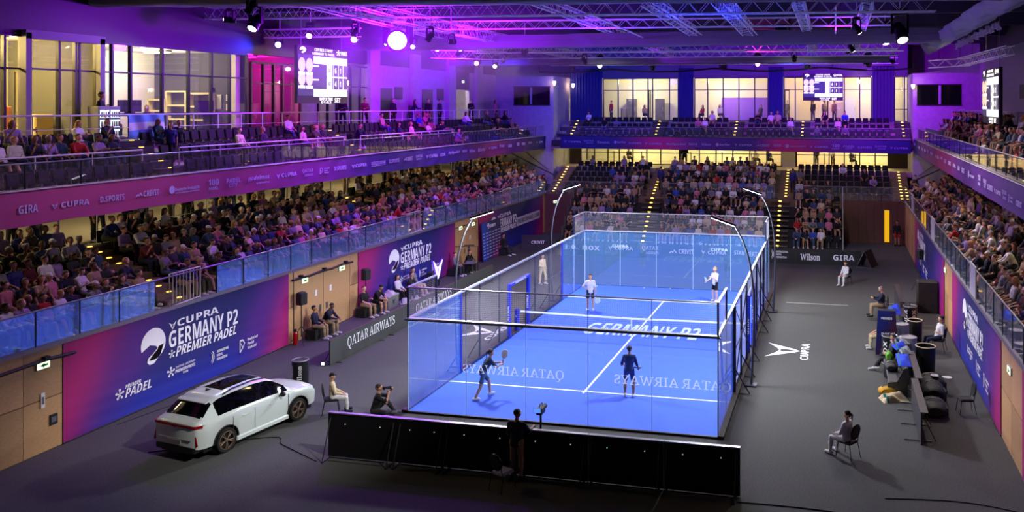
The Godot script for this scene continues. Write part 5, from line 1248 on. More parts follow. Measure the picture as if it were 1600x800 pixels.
func rig() -> void:
	# fabric covered beams across the hall
	var cloth := mat("beam_fabric", Color(0.50, 0.49, 0.53), 0.85)
	for q in [[8.0, 13.26, 14.1, -24.0, 13.4, "nearest, along the top edge of the picture", 0.68], [-8.0, 12.85, 13.55, -24.0, 13.3, "middle one, behind the big violet lamp", 0.04], [-22.0, 12.62, 13.0, -18.5, 11.8, "farthest, in front of the far windows", 0.03]]:
		var o := thing("fabric_beam", "pale fabric wrapped beam across the hall, %s" % q[5], "beam")
		var z: float = q[0]; var y0: float = q[1]; var y1: float = q[2]
		var tilt: float = q[6] / 37.0
		var f := func(u: float, v: float) -> Vector3:
			var x: float = lerpf(q[3], q[4], u)
			var a := v * 4.0
			var yy := y0; var zz := z
			if a < 1.0: yy = lerpf(y1, y0 + 0.08, a); zz = z + 0.35
			elif a < 1.4: yy = lerpf(y0 + 0.08, y0, (a - 1.0) / 0.4); zz = lerpf(z + 0.35, z + 0.25, (a - 1.0) / 0.4)
			elif a < 2.6: yy = y0; zz = lerpf(z + 0.25, z - 0.25, (a - 1.4) / 1.2)
			elif a < 3.0: yy = lerpf(y0, y0 + 0.08, (a - 2.6) / 0.4); zz = lerpf(z - 0.25, z - 0.35, (a - 2.6) / 0.4)
			else: yy = lerpf(y0 + 0.08, y1, a - 3.0); zz = z - 0.35
			var fold := 0.02 * sin(x * 1.3 + a * 2.0) + 0.012 * sin(x * 3.7 - a * 3.0)
			return Vector3(x, yy + fold * 0.6 - tilt * (x + 2.0), zz + fold)
		part("fabric", MB.new().grid(func(u: float, v: float) -> Vector3: return f.call(u, 1.0 - v), 120, 20), cloth, o)
		part("core", MB.new().tube([Vector3(q[3], (y0 + y1) / 2 - tilt * (q[3] + 2), z), Vector3(q[4] - 0.1, (y0 + y1) / 2 - tilt * (q[4] + 2), z)], (y1 - y0) * 0.36, 8), mat("dark_ceiling"), o)
		part("seam", MB.new().tube([Vector3(q[3], lerpf(y0, y1, 0.55) - tilt * (q[3] + 2), z + 0.365), Vector3(q[4], lerpf(y0, y1, 0.55) - tilt * (q[4] + 2), z + 0.365)], 0.012, 4), cloth, o)
		for x in [-14.0, 0.0, 10.0]:
			part("hanger", MB.new().tube([Vector3(x, y1, z), Vector3(x, 15.2, z)], 0.02, 5), mat("post_dark"), o)
	var dr := thing("fabric_beam", "crumpled white fabric wrapped truss running along the right side overhead", "beam")
	var df := func(u: float, v: float) -> Vector3:
		var z := lerpf(-16.0, 13.0, u); var a := v * PI
		var w := 0.03 * sin(z * 1.1 + a * 5.0) + 0.02 * sin(z * 2.3 - a * 8.0) + 0.012 * sin(z * 7.0 + a * 3.0)
		return Vector3(13.6 - (0.45 + w) * cos(a), 13.35 - (0.55 + w) * sin(a) - 0.05 * sin(z * 1.1) * sin(a), z)
	part("fabric", MB.new().grid(df, 150, 14), mat("crumpled_white", Color(0.60, 0.60, 0.64), 0.8), dr)
	part("core_pipe", MB.new().tube([Vector3(13.6, 13.2, -16), Vector3(13.6, 13.2, 13)], 0.25, 8), mat("truss_alu"), dr)
	part("frill", MB.new().grid(func(u: float, v: float) -> Vector3:
		var z := lerpf(-8.5, 3.0, u)
		return Vector3(14.05 + 0.06 * sin(z * 9.0 + v * 4.0), 12.55 + 0.3 * v + 0.05 * sin(z * 4.0), z + 0.05 * sin(v * 9.0)), 90, 4), mat("crumpled_white"), dr)
	# trusses
	var k := 0
	for q in [[Vector3(-20, 13.95, 2.0), Vector3(12, 13.55, 2.0), "long truss across the hall in front of the middle fabric beam"], [Vector3(-19, 13.35, -2.0), Vector3(-13.9, 13.35, -2.0), "short bright truss above the large left score screen"],
		[Vector3(-14, 13.9, -5.0), Vector3(11, 13.65, -5.0), "dark truss just before the middle fabric beam"], [Vector3(-13, 13.25, -13.5), Vector3(12, 13.05, -13.5), "truss behind the middle fabric beam"], [Vector3(-13, 13.1, -18.0), Vector3(12, 13.0, -18.0), "lacy truss before the farthest fabric beam"],
		[Vector3(-12.0, 12.95, -25.0), Vector3(12.5, 12.85, -25.0), "far truss carrying the lamps before the far windows"], [Vector3(-16, 13.0, -14), Vector3(-11.2, 12.85, -14), "short truss near the bright upstairs doorway"], [Vector3(15.0, 12.15, -13.6), Vector3(16.3, 12.4, -7.4), "short truss over the right score screen"], [Vector3(13.4, 12.1, -14.5), Vector3(15.6, 12.2, -14.5), "stub truss left of the right score screen"],
		[Vector3(-9.5, 13.6, 6), Vector3(-9.5, 13.3, -26), "long truss running away over the left stand edge"], [Vector3(-3.0, 14.0, 6), Vector3(-3.0, 13.5, -26), "long truss running away left of the court middle"], [Vector3(1.5, 13.75, 4), Vector3(1.5, 13.5, -7), "bright truss running away over the court middle"], [Vector3(4.2, 13.8, 3), Vector3(4.2, 13.5, -7), "slanting truss left of the hanging blue lamp"],
		[Vector3(7.0, 13.8, 3), Vector3(7.0, 13.45, -24), "long truss running away over the right court edge"], [Vector3(9.6, 13.75, 2), Vector3(9.6, 13.4, -24), "outermost truss running away over the right stand edge"], [Vector3(-12.5, 14.3, 10), Vector3(-12.5, 13.5, -13), "truss running away above the left balcony"]]:
		truss(q[2], q[0], q[1], 0.4 if k % 3 else 0.5)
		k += 1
	for q in [[4.6, -4.6], [2.0, -1.5], [-1.2, -2.6], [8.4, -2.2]]:
		var o := thing("ceiling_pipe", "thin pale pipe under the ceiling trusses, %s" % {4.6: "second from the right", 2.0: "second from the left", -1.2: "leftmost", 8.4: "rightmost"}[q[0]], "pipe")
		part("pipe", MB.new().tube([Vector3(q[0], 13.5, q[1] + 5), Vector3(q[0], 13.3, q[1] - 5)], 0.035, 6), mat("truss_alu"), o)
		for s in [-4, 4]:
			part("hanger", MB.new().tube([Vector3(q[0], 13.4, q[1] + s), Vector3(q[0], 15.2, q[1] + s)], 0.012, 4), mat("post_dark"), o)
	# moving heads
	for q in heads():
		moving_head(q[6], q[0], q[1], q[2], q[5], 30.0 if q[5] > 2.0 else 10.0)
	# plain flood lamps over the stands and the ones that wash the ceiling
	for z in [12.0, 0.0, -12.0, -23.0]:
		for s in [-1, 1]:
			moving_head("small flood lamp over the edge of the %s stand, %s" % ["left" if s < 0 else "right", {12.0: "nearest", 0.0: "second", -12.0: "third", -23.0: "farthest"}[z]], Vector3(s * 9.35, 12.7, z), Vector3(s * 15.5, 3.5, z), WHITE, 0.8, 3.0)
	for x in [-7.0, 7.0]:
		moving_head("small flood lamp nearest to the camera, %s, above the picture" % ("left" if x < 0 else "right"), Vector3(x, 13.1, 19.1), Vector3(-5.5, 0, 11.5), WHITE, 0.8, 3.0)
	for x in [-7.0, 6.0]:
		moving_head("small flood lamp over the far bleacher, %s" % ("left" if x < 0 else "right"), Vector3(x, 12.5, -16.9), Vector3(x, 3, -29), WHITE, 0.8, 3.0)
	# a dark cable looped along the far truss
	var pts := []
	for i in 61:
		var x := -13.0 + 26.5 * i / 60.0
		pts.append(Vector3(x, 12.45 - 0.22 * absf(sin(x * 0.42)), -25.3))
	var cb := thing("cable", "thick dark cable looped along the far truss", "cable")
	part("cable", MB.new().tube(pts, 0.07, 6), mat("lamp_body"), cb)
	for i in [0, 12, 24, 36, 48, 60]:
		part("tie", MB.new().tube([pts[i], Vector3(pts[i].x, 12.8, -25.1)], 0.02, 4), mat("lamp_body"), cb)
	for q in [[Vector3(-13.85, 11.6, -31.3), "on the left corner tower"], [Vector3(-13.6, 11.5, -35.6), "left of the far blue curtain"], [Vector3(10.2, 11.7, -35.7), "right of the far hanging screen"], [Vector3(14.0, 11.2, -31.2), "on the right corner tower"]]:
		var o := thing("wall_lamp", "small glowing wall lamp %s" % q[1], "lamp", q[0])
		part("bracket", MB.new().box(Vector3(0, 0.1, -0.12), Vector3(0.06, 0.06, 0.25)), mat("lamp_body"), o)
		part("shade_light", MB.new().lathe([Vector2(0.0, -0.2), Vector2(0.07, -0.16), Vector2(0.15, 0.1), Vector2(0.13, 0.18), Vector2(0, 0.2)], 12), glow("wall_lamp_glow", Color(1.0, 0.85, 0.75), 4.0), o)
		lamp("wall_lamp_light", q[0] + Vector3(0, 0, 0.3), Color(1.0, 0.8, 0.7), 0.8)

# ---------------------------------------------------------------- the car
func car() -> void:
	var o := thing("car", "white five-door sport utility car parked beside the left banner", "car", Vector3(-9.12, 0, 12.62), -0.178)
	var paint := mat("car_white", Color(0.80, 0.84, 0.83), 0.25)
	paint.clearcoat_enabled = true; paint.clearcoat = 0.8; paint.clearcoat_roughness = 0.05
	var glass := mat("car_glass", Color(0.015, 0.015, 0.03), 0.05)
	var black := mat("car_black", Color(0.03, 0.03, 0.035), 0.5)
	var red := mat("tail_red", Color(0.62, 0.02, 0.05), 0.2)
	# z from the tail (+2.25) to the nose (-2.27); for each station: lowest edge, belt height, roof-edge height, middle height, half width, roof half width
	var st := [[2.26, 0.42, 0.98, 1.01, 1.03, 0.74, 0.64], [2.20, 0.36, 1.00, 1.06, 1.09, 0.82, 0.70], [2.05, 0.34, 1.02, 1.10, 1.13, 0.88, 0.72], [1.92, 0.34, 1.03, 1.19, 1.23, 0.90, 0.68], [1.62, 0.34, 1.06, 1.44, 1.49, 0.915, 0.60], [1.40, 0.34, 1.08, 1.53, 1.57, 0.92, 0.60], [0.9, 0.32, 1.09, 1.58, 1.62, 0.925, 0.61], [0.2, 0.30, 1.08, 1.60, 1.645, 0.925, 0.62],
		[-0.35, 0.30, 1.07, 1.54, 1.60, 0.925, 0.60], [-0.6, 0.30, 1.05, 1.44, 1.51, 0.92, 0.60], [-1.15, 0.31, 1.0, 1.08, 1.12, 0.92, 0.68], [-1.3, 0.31, 0.955, 1.01, 1.06, 0.92, 0.72], [-1.75, 0.33, 0.92, 0.97, 1.03, 0.91, 0.72], [-2.05, 0.34, 0.84, 0.91, 0.96, 0.88, 0.70], [-2.2, 0.36, 0.74, 0.82, 0.86, 0.80, 0.66], [-2.27, 0.42, 0.64, 0.68, 0.70, 0.70, 0.58]]
	var at := func(z: float) -> Array:
		for i in st.size() - 1:
			if z <= st[i][0] and z >= st[i + 1][0]:
				var t: float = (st[i][0] - z) / (st[i][0] - st[i + 1][0])
				var r := []
				for c in 7:
					r.append(lerpf(st[i][c], st[i + 1][c], t))
				return r
		return st[-1]
	const AX := [1.32, -1.36]     # axles
	var arch := func(z: float, low: float) -> float:
		for a in AX:
			var d := absf(z - a)
			if d < 0.41:
				return maxf(low, 0.34 + sqrt(0.41 * 0.41 - d * d))
		return low
	var section := func(z: float) -> Array:   # right half, from the sill up to the middle of the roof
		var q: Array = at.call(z)
		var lo: float = arch.call(z, q[1])
		var p := [Vector3(q[5] * 0.965, lo, z)]
		p.append(Vector3(q[5] * 0.99, lerpf(lo, q[2], 0.35), z)); p.append(Vector3(q[5], lerpf(lo, q[2], 0.7), z)); p.append(Vector3(q[5] * 0.985, lerpf(lo, q[2], 0.9), z)); p.append(Vector3(q[5] * 0.95, q[2], z))
		p.append(Vector3(q[5] * 0.935, q[2] + 0.03, z))
		p.append(Vector3(lerpf(q[5] * 0.93, q[6], 0.55), lerpf(q[2] + 0.03, q[3], 0.52), z)); p.append(Vector3(q[6] + 0.03, lerpf(q[2], q[3], 0.93), z))
		p.append(Vector3(q[6] - 0.04, q[3] + 0.012, z)); p.append(Vector3(q[6] * 0.6, lerpf(q[3], q[4], 0.75), z)); p.append(Vector3(0, q[4], z))
		return p
	var zs := []
	var z0 := 2.26
	for i in 92:
		zs.append(2.26 - 4.53 * i / 91.0)
	var part_of := func(za: float, zb: float, k: int) -> String:
		var z := (za + zb) / 2
		if k == 5 or k == 6:
			if z < 1.55 and z > -0.98:
				return "pillar" if absf(z - 0.33) < 0.04 or absf(z - 1.05) < 0.03 or z > 1.5 or z < -0.93 else ("side_rear" if z > 0.33 else "side_front")
		if k >= 8:
			if z > 1.60 and z < 2.0: return "rear"
			if z < -0.42 and z > -1.14: return "front"
			if z < 1.0 and z > -0.35 and k == 9 or (k == 8 and z < 0.95 and z > -0.3 and false): return "sunroof"
		if k == 7 and z > 1.62 and z < 1.98: return "rear"
		return "body"
	var out := {}
	for n in ["body", "side_rear", "side_front", "pillar", "rear", "front", "sunroof", "side_rear-", "side_front-"]:
		out[n] = MB.new()
	for i in zs.size() - 1:
		var a: Array = section.call(zs[i]); var b: Array = section.call(zs[i + 1])
		for k in 10:
			for s in [1, -1]:
				var pn: String = part_of.call(zs[i], zs[i + 1], k)
				var m: MB = out[pn + "-" if s < 0 and pn.begins_with("side") else pn]
				var f := Vector3(s, 1, 1)
				if s > 0: m.quad(a[k] * f, b[k] * f, b[k + 1] * f, a[k + 1] * f)
				else: m.quad(b[k] * f, a[k] * f, a[k + 1] * f, b[k + 1] * f)
	var smooth := func(m: MB) -> MB:   # average the normals where corners meet, unless the edge is sharp
		var sum := {}
		for i in m.v.size():
			var key := (m.v[i] * 2000.0).round()
			if not sum.has(key): sum[key] = []
			sum[key].append(m.n[i])
		var nn := PackedVector3Array()
		for i in m.v.size():
			var acc := Vector3.ZERO
			for q in sum[(m.v[i] * 2000.0).round()]:
				if q.dot(m.n[i]) > 0.75: acc += q
			nn.append(acc.normalized())
		m.n = nn
		return m
	# end caps
	for e in [0, zs.size() - 1]:
		var c: Array = section.call(zs[e])
		for k in 10:
			for s in [1, -1]:
				var p0: Vector3 = c[k] * Vector3(s, 1, 1); var p1: Vector3 = c[k + 1] * Vector3(s, 1, 1)
				var m0 := Vector3(0, p0.y, p0.z); var m1 := Vector3(0, p1.y, p1.z)
				if (s > 0) == (e == 0): out.body.quad(m0, p0, p1, m1)
				else: out.body.quad(p0, m0, m1, p1)
	part("body", smooth.call(out.body), paint, o)
	for n in ["side_rear", "side_front", "side_rear-", "side_front-"]:
		part("side_window", smooth.call(out[n]), glass, o)
	part("pillar", smooth.call(out.pillar), glass, o)
	part("rear_window", smooth.call(out.rear), glass, o); part("windscreen", smooth.call(out.front), glass, o)
	part("sunroof", smooth.call(out.sunroof), glass, o)
	# rear: light bar, plate recess, bumper, diffuser
	var rear_bar := MB.new()
	for i in 16:
		var u0 := -1.0 + 2.0 * i / 16; var u1 := -1.0 + 2.0 * (i + 1) / 16
		var pt := func(u: float, y: float) -> Vector3:
			var x := absf(u) * 0.875
			var z := 2.28 if x < 0.74 else (lerpf(2.28, 2.22, (x - 0.74) / 0.08) if x < 0.82 else lerpf(2.22, 2.085, (x - 0.82) / 0.06))
			return Vector3(u * 0.89, y + 0.06 - (0.03 if absf(u) < 0.07 and y < 0.9 else 0.0), z)
		rear_bar.quad(pt.call(u0, 0.88), pt.call(u1, 0.88), pt.call(u1, 0.93 + 0.03 * absf(u1)), pt.call(u0, 0.93 + 0.03 * absf(u0)))
		rear_bar.quad(pt.call(u0, 0.93 + 0.03 * absf(u0)), pt.call(u1, 0.93 + 0.03 * absf(u1)), pt.call(u1, 0.93) - Vector3(0, 0, 0.12), pt.call(u0, 0.93) - Vector3(0, 0, 0.12))
	part("tail_light", rear_bar, red, o)
	part("tailgate_ledge", MB.new().cbox(Vector3(0, 0.60, 2.255), Vector3(1.25, 0.02, 0.05), 0.005), mat("car_shadow_line", Color(0.5, 0.5, 0.5), 0.4), o)
	part("number_plate", MB.new().box(Vector3(0, 0.53, 2.285), Vector3(0.52, 0.11, 0.02)), mat("plate", Color(0.62, 0.6, 0.56), 0.4), o)
	part("diffuser", MB.new().cbox(Vector3(0, 0.35, 2.16), Vector3(1.5, 0.18, 0.24), 0.04), black, o)
	part("lower_lip", MB.new().cbox(Vector3(0, 0.27, 2.10), Vector3(1.1, 0.1, 0.3), 0.03), black, o)
	for s in [-1, 1]:
		part("reflector", MB.new().box(Vector3(s * 0.785, 0.60, 2.23), Vector3(0.05, 0.28, 0.03), Basis(Vector3.BACK, s * 0.25)), red, o)
		part("roof_rail", MB.new().tube([Vector3(s * 0.60, 1.56, 1.2), Vector3(s * 0.61, 1.64, 0.9), Vector3(s * 0.61, 1.665, 0.2), Vector3(s * 0.60, 1.60, -0.35)], 0.022, 6), black, o)
		part("sill", MB.new().cbox(Vector3(s * 0.88, 0.27, 0.0), Vector3(0.1, 0.12, 1.95), 0.03), paint, o)
		var mi := part("wing_mirror", MB.new().ball(Vector3(s * 1.02, 1.06, -0.62), Vector3(0.11, 0.075, 0.07), 10), black, o)
		part("mirror_arm", MB.new().tube([Vector3(s * 0.9, 1.0, -0.62), Vector3(s * 1.0, 1.04, -0.62)], 0.03, 6), black, mi)
		for z in [0.62, -0.35]:
			part("door_handle", MB.new().cbox(Vector3(s * 0.928, 0.86, z + 0.05), Vector3(0.02, 0.035, 0.2), 0.006), paint, o)
		for z in [0.33, 1.10, -0.95]:
			part("door_gap", MB.new().box(Vector3(s * 0.922, 0.66, z), Vector3(0.008, 0.58, 0.012)), mat("gap_dark", Color(0.2, 0.21, 0.21), 0.6), o)
		part("headlight", MB.new().box(Vector3(s * 0.66, 0.78, -2.13), Vector3(0.34, 0.09, 0.12), Basis(Vector3.UP, -s * 0.45)), glass, o)
	part("grille", MB.new().cbox(Vector3(0, 0.5, -2.25), Vector3(1.1, 0.22, 0.06), 0.02), black, o)
	part("roof_spoiler", MB.new().cbox(Vector3(0, 1.475, 1.66), Vector3(1.12, 0.03, 0.16), 0.01, Basis(Vector3.RIGHT, 0.3)), paint, o)
	part("antenna_fin", MB.new().prism(PackedVector2Array([Vector2(-0.1, 0), Vector2(0.1, 0), Vector2(0.08, 0.08)]), 0.03, Transform3D(Basis(Vector3.UP, -PI / 2), Vector3(0.015, 1.6, 1.15))), black, o)
	part("underbody", MB.new().span(Vector3(-0.8, 0.2, -2.0), Vector3(0.8, 0.5, 2.0)), black, o)
	for a in AX:
		for s in [-1, 1]:
			var w := part("wheel", MB.new().lathe([Vector2(0.22, -0.11), Vector2(0.33, -0.115), Vector2(0.345, -0.07), Vector2(0.345, 0.07), Vector2(0.33, 0.115), Vector2(0.26, 0.115), Vector2(0.25, 0.08)], 28, Transform3D(Basis(Vector3(0, 0, 1), -s * PI / 2), Vector3(s * 0.81, 0.345, a))), mat("tyre", Color(0.03, 0.03, 0.032), 0.8), o)
			part("brake_disc", MB.new().lathe([Vector2(0.0, 0.0), Vector2(0.24, 0.0), Vector2(0.24, 0.03), Vector2(0.0, 0.03)], 24, Transform3D(Basis(Vector3(0, 0, 1), -s * PI / 2), Vector3(s * 0.80, 0.345, a))), mat("disc_steel", Color(0.25, 0.25, 0.26), 0.4, 0.6), w)
			var rim := MB.new().lathe([Vector2(0.235, 0.06), Vector2(0.26, 0.1), Vector2(0.26, 0.11), Vector2(0.235, 0.115)], 28)
			for i in 5:
				for e in [-0.16, 0.16]:
					var t: float = TAU * i / 5 + e; var tc := TAU * i / 5
					rim.tube([Vector3(cos(tc), 0, sin(tc)) * 0.05 + Vector3(0, 0.1, 0), Vector3(cos(t), 0, sin(t)) * 0.245 + Vector3(0, 0.09, 0)], 0.017, 5)
			rim.lathe([Vector2(0.0, 0.12), Vector2(0.05, 0.11), Vector2(0.06, 0.06)].map(func(p): return p), 12)
			part("rim", rim, mat("rim_bronze", Color(0.52, 0.43, 0.36), 0.35, 0.5), w, Transform3D(Basis(Vector3(0, 0, 1), -s * PI / 2), Vector3(s * 0.81, 0.345, a)))
			part("arch_trim", MB.new().tube(range(13).map(func(i): return Vector3(s * 0.905, 0.34 + 0.415 * sin(PI * i / 12.0), a + 0.415 * cos(PI * i / 12.0))), 0.02, 5), black, o)
			part("wheel_well", MB.new().lathe([Vector2(0.40, -0.2), Vector2(0.40, 0.06)], 24, Transform3D(Basis(Vector3(0, 0, 1), -s * PI / 2), Vector3(s * 0.82, 0.345, a))), black, o)

# ---------------------------------------------------------------- things on the floor
func round_chair(label: String, at: Vector3, turn: float, seat := Color(0.06, 0.05, 0.08), top := Color(0, 0, 0, 0)) -> Node3D:   # banquet chair with a round back, looking to +z
	var o := thing("chair", label, "chair", at, turn)
	var fr := mat("chair_frame", Color(0.20, 0.17, 0.16), 0.35, 0.6)
	var pad := mat("chair_pad_%s" % seat.to_html(false), seat, 0.85)
	part("seat", MB.new().cbox(Vector3(0, 0.45, 0), Vector3(0.42, 0.07, 0.42), 0.03), pad if top.a == 0.0 else mat("chair_seat_pale", top, 0.8), o)
	part("backrest", MB.new().lathe([Vector2(0, -0.025), Vector2(0.18, -0.025), Vector2(0.205, 0.0), Vector2(0.18, 0.025), Vector2(0, 0.025)], 20, Transform3D(Basis(Vector3.RIGHT, PI / 2 - 0.12), Vector3(0, 0.76, -0.26))), pad, o)
	part("back_ring", MB.new().tube(range(21).map(func(i): return Vector3(0.215 * sin(TAU * i / 20), 0.76 + 0.215 * cos(TAU * i / 20), -0.26 - 0.03 * cos(TAU * i / 20))), 0.014, 6), fr, o)
	for s in [-1, 1]:
		part("leg", MB.new().tube([Vector3(s * 0.19, 0.44, 0.18), Vector3(s * 0.22, 0.0, 0.24)], 0.012, 6), fr, o)
		part("leg", MB.new().tube([Vector3(s * 0.17, 0.62, -0.24), Vector3(s * 0.19, 0.42, -0.2), Vector3(s * 0.22, 0.0, -0.28)], 0.012, 6), fr, o)
	return o

func speaker_stand(label: String, at: Vector3, turn: float, h: float) -> void:
	var dark := mat("furniture_black")
	var st := thing("speaker_stand", "black tripod stand holding the %s" % label, "stand", at, turn)
	part("pole", MB.new().tube([Vector3(0, 0.3, 0), Vector3(0, h, 0)], 0.022, 6), dark, st)
	for k in 3:
		var a := TAU * k / 3
		part("leg", MB.new().tube([Vector3(0, 0.75, 0), Vector3(cos(a) * 0.45, 0.02, sin(a) * 0.45)], 0.015, 5), dark, st)
	var sp := thing("speaker", label, "speaker", at + Vector3(0, h, 0), turn)
	part("cabinet", MB.new().cbox(Vector3(0, 0.26, 0), Vector3(0.36, 0.52, 0.32), 0.05), dark, sp)
	part("grille", MB.new().box(Vector3(0, 0.26, 0.162), Vector3(0.31, 0.45, 0.01)), mat("grille", Color(0.09, 0.09, 0.1), 0.7), sp)
	for y in [0.16, 0.38]:
		part("cone", MB.new().lathe([Vector2(0.11 if y < 0.3 else 0.06, 0.0), Vector2(0.02, -0.03)], 14, Transform3D(Basis(Vector3.RIGHT, PI / 2), Vector3(0, y, 0.169))), dark, sp)

func can(called: String, label: String, at: Vector3, r: float, h: float, body: Material, text: String, open := false) -> Node3D:
	var o := thing(called, label, "bin" if open else "barrel", at)
	if open:
		part("body", MB.new().lathe([Vector2(0, 0), Vector2(r * 0.92, 0), Vector2(r, h), Vector2(r * 0.93, h), Vector2(r * 0.86, 0.03), Vector2(0, 0.03)], 22), body, o)
		part("rim", MB.new().tube(range(25).map(func(i): return Vector3(r * 0.97 * sin(TAU * i / 24), h, r * 0.97 * cos(TAU * i / 24))), 0.022, 6), mat("rim_cream", Color(0.75, 0.68, 0.55), 0.4), o)
	else:
		part("body", MB.new().lathe([Vector2(0, 0), Vector2(r, 0), Vector2(r, h), Vector2(0, h)], 24), body, o)
		part("top_ring", MB.new().tube(range(25).map(func(i): return Vector3(r * 0.97 * sin(TAU * i / 24), h, r * 0.97 * cos(TAU * i / 24))), 0.025, 6), mat("rail_steel"), o)
		part("base_ring", MB.new().tube(range(25).map(func(i): return Vector3(r * sin(TAU * i / 24), 0.03, r * cos(TAU * i / 24))), 0.02, 6), mat("rail_steel"), o)
	if text:
		for a in [0.5, -0.7]:
			words(o, text, Transform3D(Basis(Vector3.UP, a) * Basis(Vector3.BACK, PI / 2), Vector3(sin(a), 0, cos(a)) * (r + 0.002) + Vector3(0, h * 0.5, 0)), h * 0.72, r * 0.55, mat("white_print"), "serif" if text == "Wilson" else "sans")
	return o

func towel(label: String, at: Vector3, size: Vector3, tone: Color, turn := 0.0, sd := 0.0) -> void:
	var o := thing("towel", label, "towel", at, turn)
	var f := func(u: float, v: float) -> Vector3:
		var x := (u - 0.5) * size.x; var z := (0.5 - v) * size.z
		return Vector3(x, size.y * (0.55 + 0.25 * sin(u * 7.0 + sd) * cos(v * 5.0 + sd) + 0.2 * sin(v * 11.0 + u * 6.0 + sd)) * (1.0 - pow(absf(u - 0.5) * 2, 4)) * (1.0 - pow(absf(v - 0.5) * 2, 4)), z)
	part("cloth", MB.new().grid(f, 18, 14), mat("towel_" + tone.to_html(false), tone, 0.95), o)
	part("border", MB.new().grid(func(u: float, v: float) -> Vector3: return f.call(0.12 + 0.08 * u, v) + Vector3(0, 0.006, 0), 2, 14), mat("towel_trim", Color(0.12, 0.42, 0.38), 0.95), o)

func props() -> void:
	var dark := mat("furniture_black"); var steel := mat("rail_steel"); var white := mat("white_print")
	round_chair("round-backed chair with a pale seat behind the cameraman at the barrier", Vector3(0.05, 0, 14.55), 2.75, Color(0.09, 0.08, 0.10), Color(0.62, 0.62, 0.66))
	round_chair("round-backed chair under the ball kid beside the white car", Vector3(-7.35, 0, 10.62), 2.1)
	round_chair("round-backed chair under the woman alone on the right carpet", Vector3(8.72, 0, 10.55), -2.2)
	round_chair("small chair under the ball kid at the far right", Vector3(8.95, 0, -13.2), -0.5)
	round_chair("black chair under the man in white by the right wall", Vector3(12.42, 0, -0.9), -1.9)
	round_chair("empty dark chair by the right wall near the picture edge", Vector3(12.45, 0, 6.2), -1.4)
	speaker_stand("black loudspeaker left of the double door", Vector3(-13.1, 0, 3.75), 1.3, 1.62)
	speaker_stand("black loudspeaker right of the double door", Vector3(-13.05, 0, -1.15), 1.3, 1.68)
	speaker_stand("black loudspeaker by the far right banner", Vector3(12.75, 0, -12.3), -1.3, 1.7)
	can("advert_barrel", "black tall cylinder can with white script before the car", Vector3(-9.75, 0, 8.75), 0.28, 1.0, mat("can_black", Color(0.05, 0.05, 0.06), 0.4), "Wilson")
	var fx := thing("fire_extinguisher", "red fire extinguisher standing by the left wall", "extinguisher", Vector3(-13.25, 0, 3.95))
	part("cylinder", MB.new().lathe([Vector2(0, 0), Vector2(0.09, 0.01), Vector2(0.09, 0.46), Vector2(0.05, 0.54), Vector2(0, 0.56)], 14), mat("fire_red", Color(0.7, 0.03, 0.03), 0.3), fx)
	part("valve", MB.new().box(Vector3(0, 0.6, 0), Vector3(0.05, 0.1, 0.12)), dark, fx)
	part("hose", MB.new().tube([Vector3(0.03, 0.58, 0), Vector3(0.13, 0.5, 0), Vector3(0.12, 0.2, 0)], 0.014, 5), dark, fx)
	for q in [[-13.05, 2.95, "under the left steward in navy"], [-13.05, 2.2, "under the right steward in navy"], [-13.05, -0.95, "under the man in a black polo"], [-12.95, -1.75, "under the man with green socks"], [-13.1, -4.1, "under the woman in white"], [-12.9, -4.75, "under the man in a vest"], [-13.0, -5.7, "under the man in grey"], [-13.1, -10.8, "under the woman lit violet"], [-12.9, -11.9, "under the second musician"], [-12.9, -17.9, "under the man leaning before the banner"]]:
		var b := thing("flight_case", "black box seat %s" % q[2], "box", Vector3(q[0], 0, q[1]))
		part("box", MB.new().cbox(Vector3(0, 0.22, 0), Vector3(0.5, 0.44, 0.55), 0.02), dark, b)
		part("edge_strip", MB.new().box(Vector3(0.252, 0.22, 0), Vector3(0.006, 0.03, 0.5)), mat("strut_grey"), b)
	var cl := thing("cooler", "grey cool box with white bags on top by the left wall", "box", Vector3(-12.95, 0, -2.95))
	part("body", MB.new().cbox(Vector3(0, 0.28, 0), Vector3(0.7, 0.55, 1.05), 0.03), mat("cooler_grey", Color(0.45, 0.44, 0.46), 0.6), cl)
	part("lid", MB.new().cbox(Vector3(0, 0.58, 0), Vector3(0.72, 0.06, 1.07), 0.02), mat("cooler_lid", Color(0.6, 0.6, 0.62), 0.6), cl)
	part("emblem", mark("cupra", 0.3, 0.3), dark, cl, face(Vector3(0.353, 0.3, 0), Vector3.FORWARD))
	towel("crumpled white bag lying on the cool box", Vector3(-12.95, 0.61, -3.1), Vector3(0.55, 0.22, 0.6), Color(0.7, 0.68, 0.68), 0.3, 1.0)
	towel("white bag lying on the floor beside the cool box", Vector3(-12.55, 0.0, -3.9), Vector3(0.5, 0.3, 0.5), Color(0.72, 0.71, 0.72), 0.8, 2.0)
	towel("white cloth bag before the man in a vest", Vector3(-12.4, 0.0, -4.7), Vector3(0.5, 0.25, 0.4), Color(0.74, 0.73, 0.74), 0.2, 3.0)
	var bk := thing("equipment_rack", "dark frame rack with a crossbar before the far left door", "rack", Vector3(-12.9, 0, -12.0), 0.4)
	part("frame", MB.new().tube([Vector3(-0.7, 0, 0), Vector3(-0.7, 1.5, 0), Vector3(0.7, 1.5, 0), Vector3(0.7, 0, 0)], 0.025, 6), dark, bk)
	part("leg", MB.new().tube([Vector3(0.2, 1.6, 0.2), Vector3(0.0, 0, 0.4)], 0.02, 5), dark, bk); part("leg", MB.new().tube([Vector3(0.2, 1.6, 0.2), Vector3(0.6, 0, 0.5)], 0.02, 5), dark, bk)
	part("crossbar", MB.new().tube([Vector3(-0.1, 1.6, 0.2), Vector3(0.5, 1.6, 0.2)], 0.03, 6), dark, bk)
